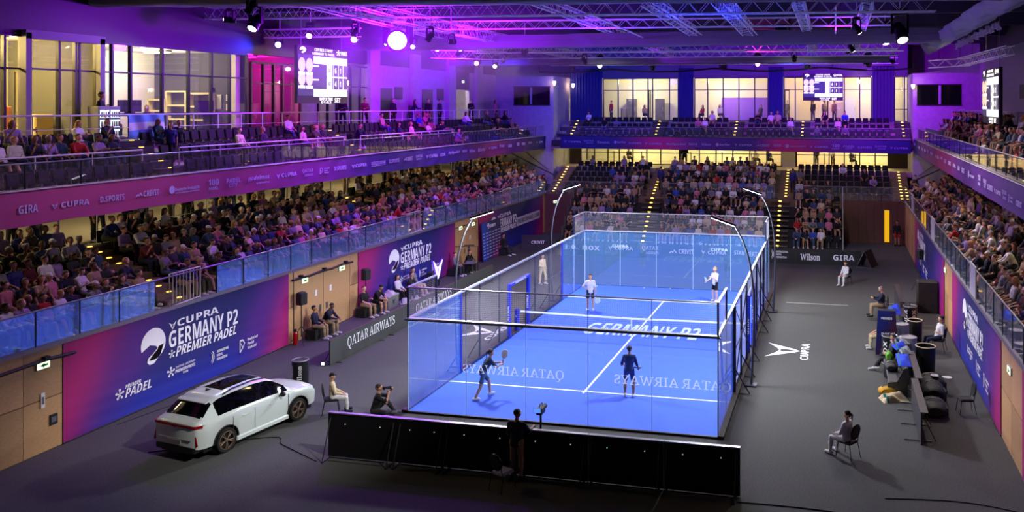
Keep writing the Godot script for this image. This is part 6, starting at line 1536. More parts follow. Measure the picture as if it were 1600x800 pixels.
	var tb := thing("table", "small table with gear beside the violet lit woman", "table", Vector3(-12.3, 0, -11.3), 0.3)
	part("top", MB.new().box(Vector3(0, 0.72, 0), Vector3(0.6, 0.04, 1.1)), mat("table_grey", Color(0.35, 0.35, 0.4), 0.5), tb)
	for s in [[1, 1], [1, -1], [-1, 1], [-1, -1]]:
		part("leg", MB.new().tube([Vector3(s[0] * 0.27, 0.7, s[1] * 0.5), Vector3(s[0] * 0.27, 0, s[1] * 0.5)], 0.018, 5), dark, tb)
	var mx := thing("keyboard", "silver gear case lying on the small table", "device", Vector3(-12.3, 0.742, -11.3), 0.3)
	part("case", MB.new().cbox(Vector3(0, 0.05, 0), Vector3(0.35, 0.1, 0.8), 0.01), steel, mx)
	part("panel", MB.new().box(Vector3(0, 0.103, 0), Vector3(0.25, 0.006, 0.7)), dark, mx)
	# right hand bench area, seen from behind its board
	var boards := [[11.35, -9.2, -5.2], [11.05, -4.0, -2.4], [10.95, 2.8, 6.0], [10.85, 6.05, 9.25]]
	for i in 4:
		var q: Array = boards[i]
		var b := thing("board", "dark advertising board along the right bench area, %s" % ["behind the umpire chair", "short one behind the folded towels", "beside the bags", "nearest, with feet pointing left"][i], "board")
		var xa := lerpf(11.3, 10.85, i / 3.0)
		part("panel", MB.new().span(Vector3(xa - 0.05, 0.0, q[1]), Vector3(xa, 0.92, q[2])), mat("board_grey2", Color(0.22, 0.21, 0.22), 0.5), b)
		part("cap", MB.new().span(Vector3(xa - 0.06, 0.92, q[1]), Vector3(xa + 0.16, 0.95, q[2])), mat("cap_plum", Color(0.20, 0.15, 0.18), 0.5), b)
		for z in [q[1] + 0.4, (q[1] + q[2]) / 2, q[2] - 0.3]:
			part("foot", MB.new().tube([Vector3(xa - 0.5, 0.03, z), Vector3(xa + 0.3, 0.03, z)], 0.02, 5), steel, b)
			part("strut", MB.new().tube([Vector3(xa + 0.02, 0.8, z), Vector3(xa + 0.4, 0.03, z)], 0.015, 5), dark, b)
	var um := thing("umpire_chair", "director's chair with armrests under the umpire on the right", "chair", Vector3(10.5, 0, -5.7), -PI / 2)
	part("seat", MB.new().cbox(Vector3(0, 0.57, 0), Vector3(0.5, 0.06, 0.45), 0.02), dark, um)
	part("backrest", MB.new().cbox(Vector3(0, 0.87, -0.24), Vector3(0.5, 0.4, 0.05), 0.01), dark, um)
	for s in [-1, 1]:
		part("armrest", MB.new().tube([Vector3(s * 0.27, 0.6, -0.2), Vector3(s * 0.27, 0.8, -0.2), Vector3(s * 0.27, 0.8, 0.25)], 0.018, 5), steel, um)
		part("leg", MB.new().tube([Vector3(s * 0.24, 0.57, 0.2), Vector3(s * 0.27, 0, -0.22)], 0.022, 5), steel, um); part("leg", MB.new().tube([Vector3(s * 0.24, 0.57, -0.2), Vector3(s * 0.27, 0, 0.22)], 0.022, 5), steel, um)
	part("foot_bar", MB.new().tube([Vector3(-0.27, 0.12, 0.22), Vector3(0.27, 0.12, 0.22)], 0.016, 5), steel, um)
	var pl := thing("printed_column", "navy to maroon printed column between the benches", "column", Vector3(10.36, 0, -0.05))
	var colm := mat("column_print", Color.WHITE, 0.5)
	colm.albedo_texture = blend_tex(16, 32, func(u: float, v: float) -> Color: return Color(0.05, 0.10, 0.42).lerp(Color(0.25, 0.03, 0.15), smoothstep(0.5, 1.5, u + v)))
	part("panel", MB.new().quad_face(Vector3(-0.42, 0, 0.22), Vector3(0.42, 0, 0.22), Vector3(0.34, 1.75, 0.22), Vector3(-0.34, 1.75, 0.22)), colm, pl)
	part("core", MB.new().prism(PackedVector2Array([Vector2(-0.41, 0), Vector2(0.41, 0), Vector2(0.33, 1.74), Vector2(-0.33, 1.74)]), 0.41, Transform3D(Basis(), Vector3(0, 0, -0.2))), mat("can_black"), pl)
	words(pl, "PREMIER", Transform3D(Basis(), Vector3(0, 1.45, 0.222)), 0.42, 0.09, white); words(pl, "padel", Transform3D(Basis(), Vector3(0.05, 0.85, 0.222)), 0.5, 0.12, white)
	for q in [[10.42, 1.25, 0.3, 1.05, "can_black", "black cylinder can with white letters before the printed column", "NOX", false], [11.63, -4.7, 0.3, 0.9, "can_black", "black cylinder can with a racket standing in it, behind the boards", "NOX", false], [11.0, -1.1, 0.3, 0.95, "silver", "tall silver barrel behind the printed column", "", false], [11.15, 0.7, 0.3, 0.9, "silver", "shorter silver barrel next to the coach", "", false], [11.6, -1.9, 0.3, 0.95, "can_black", "black bin with a cream rim behind the silver barrels", "", true], [11.64, 2.0, 0.36, 0.95, "can_black", "tall black bin with a cream rim behind the bench", "", true]]:
		can("advert_can" if not q[7] else "bin", q[5], Vector3(q[0], 0, q[1]), q[2], q[3], mat(q[4], Color(0.66, 0.66, 0.68), 0.35, 0.25), q[6], q[7])
	# benches
	for q in [[10.4, 1.95, "long grey bench under the coach in black"], [10.42, 4.05, "grey bench carrying blue towels, nearest to the camera"]]:
		var b := thing("bench", q[2], "bench", Vector3(q[0], 0, q[1]), -PI / 2)
		part("seat", MB.new().cbox(Vector3(0, 0.42, 0.0), Vector3(1.9, 0.1, 0.55), 0.03), mat("bench_grey", Color(0.22, 0.22, 0.24), 0.6), b)
		part("backrest", MB.new().cbox(Vector3(0, 0.72, -0.3), Vector3(2.0, 0.5, 0.08), 0.03), mat("bench_grey"), b)
		for s in [-1, 1]:
			part("side_panel", MB.new().prism(PackedVector2Array([Vector2(-0.35, 0), Vector2(0.3, 0), Vector2(0.3, 0.45), Vector2(0.0, 0.5), Vector2(-0.22, 0.95), Vector2(-0.35, 0.98)]), 0.04, Transform3D(Basis(Vector3.UP, -PI / 2), Vector3(s * 1.0 + 0.02, 0, 0))), mat("bench_side", Color(0.3, 0.3, 0.3), 0.6), b)
			part("leg", MB.new().box(Vector3(s * 0.9, 0.2, 0), Vector3(0.06, 0.4, 0.5)), dark, b)
	for q in [["blue and white towel hanging over the far bench back", V(10.9, 0.96, -3.3), V(0.5, 0.3, 1.2), Color(0.1, 0.2, 0.7), 0.0], ["blue towel over the bench back beside the coach", V(10.7, 0.97, 2.5), V(0.5, 0.22, 0.7), Color(0.10, 0.22, 0.75), 0.2], ["white towel heaped on the bench beside the blue one", V(10.75, 0.97, 1.8), V(0.5, 0.28, 0.6), Color(0.75, 0.75, 0.78), 0.5], ["grey towel draped on the bench beside the bin", V(10.85, 0.97, 3.0), V(0.4, 0.2, 0.6), Color(0.5, 0.5, 0.52), 0.1], ["long blue towel over the nearest bench", V(10.7, 0.97, 4.1), V(0.45, 0.16, 1.5), Color(0.12, 0.24, 0.8), 0.0], ["cream towel with a green stripe lying on the carpet", V(10.3, 0.0, 5.45), V(0.9, 0.36, 0.6), Color(0.80, 0.72, 0.58), 0.3]]:
		towel(q[0], q[1], q[2], q[3], q[4], q[1].z)
	for q in [["yellow and red pouch on the bench front end", V(10.1, 0.0, 5.0), V(0.6, 0.3, 0.3), Color(0.75, 0.55, 0.05)], ["green and yellow bottle bag beside the coach", V(10.3, 0.48, 2.55), V(0.25, 0.35, 0.3), Color(0.35, 0.6, 0.15)], ["black sports bag on the bench end", V(10.3, 0.48, 3.6), V(0.4, 0.25, 0.7), Color(0.05, 0.05, 0.06)], ["black racket bag on the floor behind the board, upper one", V(11.65, 0.0, 4.0), V(0.9, 0.5, 0.8), Color(0.05, 0.05, 0.06)], ["black gear bag on the floor behind the board, lower one", V(11.55, 0.0, 5.2), V(0.8, 0.6, 0.9), Color(0.04, 0.04, 0.05)], ["dark equipment heap at the end of the nearest board", V(11.45, 0.0, 6.5), V(0.8, 0.45, 1.0), Color(0.05, 0.045, 0.06)]]:
		var b := thing("bag", q[0], "bag", q[1])
		var s: Vector3 = q[2]
		var bm := mat("bag_" + q[3].to_html(false), q[3], 0.7)
		part("body", MB.new().add(MB.new().tube([V(0, 0, -0.5), V(0, 0, -0.47), V(0, 0, -0.36), V(0, 0, 0.36), V(0, 0, 0.47), V(0, 0, 0.5)], [0.3, 0.4, 0.5, 0.5, 0.4, 0.3], 12), Transform3D(Basis.from_scale(s), V(0, s.y * 0.5, 0))), bm, b)
		part("pocket", MB.new().cbox(V(s.x * 0.46, s.y * 0.4, 0), V(0.1, s.y * 0.5, s.z * 0.6), 0.02), bm, b)
		part("strap", MB.new().tube(range(9).map(func(i): return Vector3(s.x * 0.3 * cos(PI * i / 8), s.y * (0.85 + 0.25 * sin(PI * i / 8)), 0)), 0.015, 5), steel, b)
		part("zip", MB.new().box(Vector3(0, s.y * 0.93, 0), Vector3(0.02, 0.02, s.z * 0.5)), white, b)
	for q in [["white and black racket lying on the gear behind the board", V(11.6, 0.53, 3.9), 0.4], ["striped racket lying on the bag edge behind the board", V(11.85, 0.53, 4.2), 1.2]]:
		racket(q[0], Transform3D(Basis(Vector3.UP, q[2]) * Basis(Vector3.RIGHT, PI / 2), q[1]), Color(0.8, 0.8, 0.8))
	for q in [["racket handle up in the can before the printed column", V(10.42, 0.85, 1.25)], ["racket handle up in the can behind the boards", V(11.63, 0.7, -4.7)]]:
		racket(q[0], Transform3D(Basis(Vector3.RIGHT, PI + 0.15), q[1] + V(0, 0.3, 0)), Color(0.8, 0.78, 0.76))
	var ls := thing("speaker_crate", "tall dark loudspeaker crate against the right wall", "speaker", Vector3(12.65, 0, -7.7))
	part("cabinet", MB.new().cbox(Vector3(0, 0.75, 0), Vector3(0.9, 1.45, 0.8), 0.03), mat("crate_brown", Color(0.14, 0.11, 0.10), 0.6), ls)
	for y in [0.4, 1.1]:
		for s in [-1, 1]:
			part("grip", MB.new().box(Vector3(s * 0.2, y, 0.405), Vector3(0.14, 0.1, 0.02)), dark, ls)
	part("castor", MB.new().span(Vector3(-0.4, 0, -0.35), Vector3(0.4, 0.03, 0.35)), dark, ls)
	# cables over the carpet
	var lines := [["dark cable running over the carpet from the car to the barrier", [V(-10.6, 0, 14.6), V(-8.0, 0, 12.9), V(-7.2, 0, 13.3), V(-5.6, 0, 14.1)]], ["dark cable on the carpet right of the barrier", [V(6.0, 0, 14.0), V(8.0, 0, 14.0), V(10.0, 0, 14.3)]], ["pale cable on the carpet at the lower right", [V(9.6, 0, 13.0), V(11.5, 0, 12.8), V(13.1, 0, 13.2)]], ["thin cable along the left banner foot", [V(-13.2, 0, 13.0), V(-12.2, 0, 9.0), V(-11.0, 0, 10.6), V(-10.4, 0, 12.2)]]]
	for q in lines:
		var c := thing("cable", q[0], "cable")
		var cv := Curve3D.new()
		for i in q[1].size():
			var t: Vector3 = (q[1][mini(i + 1, q[1].size() - 1)] - q[1][maxi(i - 1, 0)]) * 0.2
			cv.add_point(q[1][i] + V(0, 0.014, 0), -t, t)
		part("cable", MB.new().tube(Array(cv.tessellate_even_length(4, 0.3)), 0.014, 5), dark if not q[0].begins_with("pale") else mat("cable_grey", Color(0.3, 0.3, 0.32), 0.7), c)
	var fs := thing("floor_strip", "pale tape strip on the carpet beyond the right fence", "tape")
	part("strip", MB.new().span(Vector3(6.0, 0.0, -8.2), Vector3(9.0, 0.006, -8.12)), mat("tape_grey", Color(0.6, 0.6, 0.6), 0.7), fs)
	# small things by the barrier
	var tc := thing("camera_tripod", "tall black tripod in front of the cameraman", "tripod", Vector3(0.62, 0, 13.25))
	for k in 3:
		var a := TAU * k / 3 + 0.3
		part("leg", MB.new().tube([Vector3(0, 1.2, 0), Vector3(cos(a) * 0.3, 0.02, sin(a) * 0.3)], 0.018, 5), dark, tc)
	part("column", MB.new().tube([Vector3(0, 1.15, 0), Vector3(0, 1.52, 0)], 0.03, 6), dark, tc)
	var vc := thing("video_camera", "video camera with a lit blue monitor on the tripod", "camera", Vector3(0.62, 1.52, 13.25), PI)
	part("body", MB.new().cbox(Vector3(0, 0.1, 0), Vector3(0.16, 0.18, 0.34), 0.02), dark, vc)
	part("lens", MB.new().tube([Vector3(0, 0.1, 0.17), Vector3(0, 0.1, 0.34)], [0.06, 0.07], 12), dark, vc)
	part("monitor_screen", MB.new().box(Vector3(0.02, 0.16, -0.25), Vector3(0.2, 0.12, 0.01)), glow("monitor_glow", Color(0.35, 0.55, 1.0), 1.2), vc)
	part("monitor_hood", MB.new().box(Vector3(0.02, 0.16, -0.24), Vector3(0.22, 0.14, 0.012)), dark, vc)
	part("handle", MB.new().tube([Vector3(0, 0.2, -0.1), Vector3(0, 0.26, -0.08), Vector3(0, 0.26, 0.1), Vector3(0, 0.2, 0.12)], 0.014, 5), dark, vc)
	var ac := thing("action_camera", "small camera on a stub tripod between glass and barrier", "camera", Vector3(1.6, 0, 11.4))
	part("head", MB.new().cbox(Vector3(0, 0.32, 0), Vector3(0.14, 0.1, 0.1), 0.01), dark, ac)
	for k in 3:
		part("leg", MB.new().tube([Vector3(0, 0.3, 0), Vector3(cos(k * 2.1) * 0.25, 0.02, sin(k * 2.1) * 0.25)], 0.012, 5), dark, ac)
	var mt := thing("floor_mat", "dark mat under the sitting photographer", "mat", Vector3(-5.75, 0, 10.75), 0.2)
	part("mat", MB.new().cbox(Vector3(0, 0.012, 0), Vector3(1.0, 0.024, 0.9), 0.008), mat("mat_dark", Color(0.06, 0.06, 0.06), 0.9), mt)
	for q in [[V(-4.2, 0.06, -9.6), "left"], [V(-1.6, 0.06, -9.7), "second from left"], [V(-0.2, 0.06, -9.8), "near the middle"], [V(3.9, 0.06, -9.5), "right"]]:
		var b := thing("padel_ball", "yellow padel ball at the foot of the far glass, %s" % q[1], "ball", q[0])
		part("ball", MB.new().ball(Vector3.ZERO, Vector3.ONE * 0.033, 10), mat("ball_yellow", Color(0.75, 0.85, 0.15), 0.9), b)
	var bx := thing("light_fixture", "small lit floor lamp at the board's near end", "lamp", Vector3(-10.45, 0, 6.25))
	part("housing", MB.new().cbox(Vector3(0, 0.1, 0), Vector3(0.16, 0.2, 0.12), 0.02), dark, bx)
	part("lit_face", MB.new().box(Vector3(0, 0.1, 0.065), Vector3(0.1, 0.1, 0.01)), glow("floor_lamp_glow", Color(0.85, 0.9, 1.0), 5.0), bx)
	# things on the upper left balcony
	var vm := thing("drinks_fridge", "lit drinks fridge behind the upper left railing", "fridge", Vector3(-18.4, 8.5, 8.2), PI / 2)
	part("cabinet", MB.new().cbox(Vector3(0, 0.65, 0), Vector3(1.0, 1.3, 0.5), 0.02), mat("cooler_lid"), vm)
	for k in 2:
		for r in 3:
			part("shelf_light", MB.new().box(Vector3(-0.24 + 0.48 * k, 0.3 + 0.36 * r, 0.255), Vector3(0.4, 0.28, 0.01)), glow("fridge_glow", Color(0.8, 0.9, 1.0), 2.0), vm)
			for b in 4:
				part("bottle", MB.new().tube([Vector3(-0.39 + 0.1 * b + 0.48 * k, 0.18 + 0.36 * r, 0.28), Vector3(-0.39 + 0.1 * b + 0.48 * k, 0.38 + 0.36 * r, 0.28)], [0.03, 0.02], 6), dark if (b + r) % 2 else mat("fire_red"), vm)
	var fl := thing("flag", "pale blue and white flag hung on the upper left railing", "flag", Vector3(-17.75, 8.55, 6.9), PI / 2)
	part("cloth", MB.new().grid(func(u: float, v: float) -> Vector3: return Vector3((u - 0.5) * 1.8, 0.93 * v + 0.12 * sin(u * PI) * (v - 1.0) * -0.6, 0.04 + 0.03 * sin(u * 14.0 + v * 3.0)), 20, 8), flag_mat(), fl)
	var ca := thing("swivel_chair", "dark office chair in the open entrance doorway", "chair", Vector3(-19.7, 8.5, 10.2), 1.2)
	part("seat", MB.new().cbox(Vector3(0, 0.46, 0), Vector3(0.5, 0.08, 0.5), 0.03), dark, ca)
	part("backrest", MB.new().cbox(Vector3(0, 0.85, -0.26), Vector3(0.48, 0.55, 0.07), 0.03), dark, ca)
	for s in [[1, 1], [1, -1], [-1, 1], [-1, -1]]:
		part("leg", MB.new().tube([Vector3(s[0] * 0.2, 0.44, s[1] * 0.2), Vector3(s[0] * 0.26, 0, s[1] * 0.26)], 0.016, 5), dark, ca)

func flag_mat() -> StandardMaterial3D:
	var m := mat("flag_cloth", Color.WHITE, 0.9)
	m.albedo_texture = blend_tex(4, 24, func(_u: float, v: float) -> Color: return Color(0.42, 0.62, 0.85) if v < 0.33 or v > 0.67 else Color(0.85, 0.85, 0.85))
	return m

func racket(label: String, xf: Transform3D, c: Color) -> void:   # grip at the origin, head along +y
	var o := thing("padel_racket", label, "racket")
	o.transform = xf
	var rim := range(29).map(func(i): return Vector3(0.125 * sin(TAU * i / 28) * (1.0 - 0.12 * cos(TAU * i / 28)), 0.30 + 0.14 * -cos(TAU * i / 28), 0))
	part("frame", MB.new().tube(rim, 0.014, 6, false), mat("racket_%s" % c.to_html(false), c, 0.4), o)
	var pl := PackedVector2Array()
	for i in 28:
		pl.append(Vector2(rim[i].x, rim[i].y) * 1.0)
	part("face", MB.new().prism(pl, 0.02, Transform3D(Basis(), Vector3(0, 0, -0.01))), mat("racket_%s" % c.to_html(false)), o)
	for i in 12:
		var a := i * 2.4
		part("hole", MB.new().lathe([Vector2(0, -0.0112), Vector2(0.008, -0.0112), Vector2(0.008, 0.0112), Vector2(0, 0.0112)], 6, Transform3D(Basis(Vector3.RIGHT, PI / 2), Vector3(cos(a) * 0.02 * sqrt(i), 0.30 + sin(a) * 0.022 * sqrt(i), 0))), mat("gap_dark", Color(0.2, 0.21, 0.21), 0.6), o)
	part("grip", MB.new().tube([Vector3(0, -0.06, 0), Vector3(0, 0.12, 0)], 0.016, 8), mat("racket_grip", Color(0.1, 0.1, 0.1), 0.8), o)
	part("throat", MB.new().tube([Vector3(0, 0.1, 0), Vector3(-0.05, 0.18, 0)], 0.012, 6).tube([Vector3(0, 0.1, 0), Vector3(0.05, 0.18, 0)], 0.012, 6), mat("racket_%s" % c.to_html(false)), o)

# ---------------------------------------------------------------- people
const CORNERS := [Vector3i(0, 0, 0), Vector3i(1, 0, 0), Vector3i(0, 1, 0), Vector3i(1, 1, 0), Vector3i(0, 0, 1), Vector3i(1, 0, 1), Vector3i(0, 1, 1), Vector3i(1, 1, 1)]
const EDGES := [[0, 1], [2, 3], [4, 5], [6, 7], [0, 2], [1, 3], [4, 6], [5, 7], [0, 4], [1, 5], [2, 6], [3, 7]]

func flesh(bones: Array, cell: float, k := 0.03, puff := 0.012) -> Array:   # bones: [a, b, radius a, radius b, region]; gives the whole skin, and for each region from 1 up a garment over it
	var lo := Vector3.INF; var hi := -Vector3.INF
	for b in bones:
		var r := Vector3.ONE * maxf(b[2], b[3])
		lo = lo.min(b[0] - r).min(b[1] - r); hi = hi.max(b[0] + r).max(b[1] + r)
	lo -= Vector3.ONE * cell * 2.5; hi += Vector3.ONE * cell * 2.5
	var nx := int((hi.x - lo.x) / cell) + 2; var ny := int((hi.y - lo.y) / cell) + 2; var nz := int((hi.z - lo.z) / cell) + 2
	var sy := nx; var sz := nx * ny
	var f := PackedFloat32Array(); f.resize(nx * ny * nz); f.fill(1.0)
	var best := PackedFloat32Array(); best.resize(f.size()); best.fill(9.0)
	var reg := PackedByteArray(); reg.resize(f.size())
	for b in bones:
		var a: Vector3 = b[0]; var ab: Vector3 = b[1] - b[0]
		var ra: float = b[2]; var dr: float = b[3] - ra; var rg: int = b[4]
		var l2 := maxf(ab.length_squared(), 1e-9)
		var m := Vector3.ONE * (maxf(b[2], b[3]) + k + cell * 1.5)
		var p0 := ((a.min(b[1]) - m - lo) / cell).floor(); var p1 := ((a.max(b[1]) + m - lo) / cell).ceil()
		for z in range(maxi(0, int(p0.z)), mini(nz - 1, int(p1.z)) + 1):
			for y in range(maxi(0, int(p0.y)), mini(ny - 1, int(p1.y)) + 1):
				var i := z * sz + y * sy + maxi(0, int(p0.x))
				for x in range(maxi(0, int(p0.x)), mini(nx - 1, int(p1.x)) + 1):
					var q := lo + Vector3(x, y, z) * cell - a
					var t := clampf(q.dot(ab) / l2, 0.0, 1.0)
					var d := (q - ab * t).length() - ra - dr * t
					var o := f[i]
					var h := maxf(k - absf(o - d), 0.0)
					f[i] = minf(o, d) - h * h * 0.25 / k
					if d < best[i]:
						best[i] = d; reg[i] = rg
					i += 1
	var skin := MB.new()
	var vid := PackedInt32Array(); vid.resize(f.size()); vid.fill(-1)
	var vr := PackedByteArray()
	var off := [0, 1, sy, sy + 1, sz, sz + 1, sz + sy, sz + sy + 1]
	var far := cell * 2.0
	for z in nz - 1:
		for y in ny - 1:
			var i := z * sz + y * sy - 1
			for x in nx - 1:
				i += 1
				if absf(f[i]) > far:
					continue
				var c0 := f[i]; var c1 := f[i + 1]; var c2 := f[i + sy]; var c3 := f[i + sy + 1]
				var c4 := f[i + sz]; var c5 := f[i + sz + 1]; var c6 := f[i + sz + sy]; var c7 := f[i + sz + sy + 1]
				var neg := int(c0 < 0) + int(c1 < 0) + int(c2 < 0) + int(c3 < 0) + int(c4 < 0) + int(c5 < 0) + int(c6 < 0) + int(c7 < 0)
				if neg == 0 or neg == 8:
					continue
				var c := [c0, c1, c2, c3, c4, c5, c6, c7]
				var sum := Vector3.ZERO; var cnt := 0
				for e in EDGES:
					var u: float = c[e[0]]; var w: float = c[e[1]]
					if (u < 0) != (w < 0):
						sum += Vector3(CORNERS[e[0]]).lerp(Vector3(CORNERS[e[1]]), u / (u - w)); cnt += 1
				vid[i] = skin.v.size()
				skin.v.append(lo + (Vector3(x, y, z) + sum / cnt) * cell)
				skin.n.append(Vector3(c1 + c3 + c5 + c7 - c0 - c2 - c4 - c6, c2 + c3 + c6 + c7 - c0 - c1 - c4 - c5, c4 + c5 + c6 + c7 - c0 - c1 - c2 - c3).normalized())
				skin.uv.append(Vector2.ZERO)
				vr.append(reg[i])
	var ways := [[1, sy, sz], [sy, sz, 1], [sz, 1, sy]]
	for z in range(1, nz - 1):
		for y in range(1, ny - 1):
			var i := z * sz + y * sy
			for x in range(1, nx - 1):
				i += 1
				var u := f[i]
				if absf(u) > far:
					continue
				for w in ways:
					var o: float = f[i + w[0]]
					if (u < 0) == (o < 0):
						continue
					var a := vid[i - w[1] - w[2]]; var b := vid[i - w[2]]; var c := vid[i]; var d := vid[i - w[1]]
					if a < 0 or b < 0 or c < 0 or d < 0:
						continue
					if u < 0:
						skin.ix.append_array([a, c, b, a, d, c])
					else:
						skin.ix.append_array([a, b, c, a, c, d])
	var wear := {}
	for t in range(0, skin.ix.size(), 6):
		var r := vr[skin.ix[t]]
		if r == 0:
			continue
		if not wear.has(r):
			wear[r] = [MB.new(), {}]
		var g: MB = wear[r][0]; var seen: Dictionary = wear[r][1]
		for j in 6:
			var q := skin.ix[t + j]
			if not seen.has(q):
				seen[q] = g.v.size()
				g.v.append(skin.v[q] + skin.n[q] * puff); g.n.append(skin.n[q]); g.uv.append(Vector2.ZERO)
			g.ix.append(seen[q])
	var out := {}
	for r in wear:
		out[r] = wear[r][0]
	return [skin, out]

var shapes := {}
func head_shape(fine: bool) -> MB:   # neck at the origin, face towards +z
	var key := "head%s" % fine
	if not shapes.has(key):
		var b := [[Vector3(0, -0.05, -0.01), Vector3(0, 0.10, 0.005), 0.056, 0.05, 0], [Vector3(0, 0.2, -0.022), Vector3(0, 0.205, 0.012), 0.088, 0.082, 0], [Vector3(0, 0.13, 0.035), Vector3(0, 0.112, 0.06), 0.05, 0.03, 0], [Vector3(-0.028, 0.155, 0.042), Vector3(0.028, 0.155, 0.042), 0.044, 0.044, 0],
			[Vector3(0, 0.188, 0.088), Vector3(0, 0.158, 0.104), 0.009, 0.015, 0], [Vector3(-0.03, 0.203, 0.072), Vector3(0.03, 0.203, 0.072), 0.014, 0.014, 0], [Vector3(-0.016, 0.128, 0.084), Vector3(0.016, 0.128, 0.084), 0.009, 0.009, 0], [Vector3(0.086, 0.195, -0.01), Vector3(0.084, 0.168, -0.006), 0.014, 0.01, 0], [Vector3(-0.086, 0.195, -0.01), Vector3(-0.084, 0.168, -0.006), 0.014, 0.01, 0]]
		shapes[key] = flesh(b, 0.009 if fine else 0.019, 0.02)[0]
	return shapes[key]

func hand_shape(fine: bool, grip: bool) -> MB:   # wrist at the origin, fingers along +z, thumb on the +x side, palm down
	var key := "hand%s%s" % [fine, grip]
	if not shapes.has(key):
		var b := []
		for i in 4:
			var x := 0.026 - 0.0175 * i
			var ln: float = [0.040, 0.045, 0.042, 0.034][i]
			var k := Vector3(x, 0, [0.092, 0.095, 0.09, 0.082][i])
			b.append([Vector3(x * 0.6, 0, 0.0), k, 0.016, 0.012, 0])
			var c1 := 1.1 if grip else 0.35; var c2 := 2.6 if grip else 0.8; var c3 := 3.6 if grip else 1.2
			var p1 := k + Vector3(0, -sin(c1), cos(c1)) * ln
			var p2 := p1 + Vector3(0, -sin(c2), cos(c2)) * ln * 0.72
			var p3 := p2 + Vector3(0, -sin(c3), cos(c3)) * ln * 0.55
			b.append([k, p1, 0.0095, 0.0088, 0]); b.append([p1, p2, 0.0088, 0.008, 0]); b.append([p2, p3, 0.008, 0.007, 0])
		var t0 := Vector3(0.022, -0.004, 0.025); var t1 := Vector3(0.045, -0.014 if not grip else -0.03, 0.055); var t2 := Vector3(0.052, -0.022, 0.088) if not grip else Vector3(0.03, -0.048, 0.075)
		b.append([t0, t1, 0.014, 0.011, 0]); b.append([t1, t2, 0.0105, 0.0085, 0])
		shapes[key] = flesh(b, 0.0055 if fine else 0.012, 0.006)[0]
	return shapes[key]

func hair_shape(kind: String, fine: bool) -> MB:
	var key := "hair_%s%s" % [kind, fine]
	if not shapes.has(key):
		var b := [[Vector3(0, 0.226, -0.03), Vector3(0, 0.229, -0.004), 0.086, 0.083, 0], [Vector3(0, 0.19, -0.06), Vector3(0, 0.16, -0.058), 0.062, 0.05, 0], [Vector3(0.07, 0.22, -0.01), Vector3(0.078, 0.19, -0.03), 0.025, 0.02, 0], [Vector3(-0.07, 0.22, -0.01), Vector3(-0.078, 0.19, -0.03), 0.025, 0.02, 0]]
		match kind:
			"long":
				b.append([Vector3(0, 0.2, -0.07), Vector3(0, -0.06, -0.095), 0.07, 0.05, 0])
				for s in [-1, 1]:
					b.append([Vector3(s * 0.075, 0.2, -0.02), Vector3(s * 0.085, -0.02, -0.02), 0.03, 0.025, 0])
			"pony":
				b.append([Vector3(0, 0.24, -0.10), Vector3(0, 0.19, -0.155), 0.03, 0.032, 0]); b.append([Vector3(0, 0.19, -0.155), Vector3(0, 0.03, -0.15), 0.032, 0.014, 0])
			"bun":
				b.append([Vector3(0, 0.265, -0.10), Vector3(0, 0.26, -0.11), 0.042, 0.04, 0])
			"curly":
				for i in 14:
					var a := i * 2.4
					b.append([Vector3(cos(a) * 0.07, 0.21 + 0.006 * i, -0.03 + sin(a) * 0.06), Vector3(cos(a) * 0.08, 0.2 + 0.006 * i, -0.03 + sin(a) * 0.07), 0.034, 0.03, 0])
			"cap":
				b = [[Vector3(0, 0.238, -0.02), Vector3(0, 0.24, 0.0), 0.086, 0.084, 0], [Vector3(-0.04, 0.235, 0.11), Vector3(0.04, 0.235, 0.11), 0.012, 0.012, 0], [Vector3(-0.05, 0.238, 0.075), Vector3(0.05, 0.238, 0.075), 0.014, 0.014, 0], [Vector3(-0.03, 0.232, 0.14), Vector3(0.03, 0.232, 0.14), 0.01, 0.01, 0]]
			"buzz":
				b = [[Vector3(0, 0.212, -0.028), Vector3(0, 0.217, -0.002), 0.0875, 0.082, 0]]
		shapes[key] = flesh(b, 0.012 if fine else 0.024, 0.02)[0]
	return shapes[key]

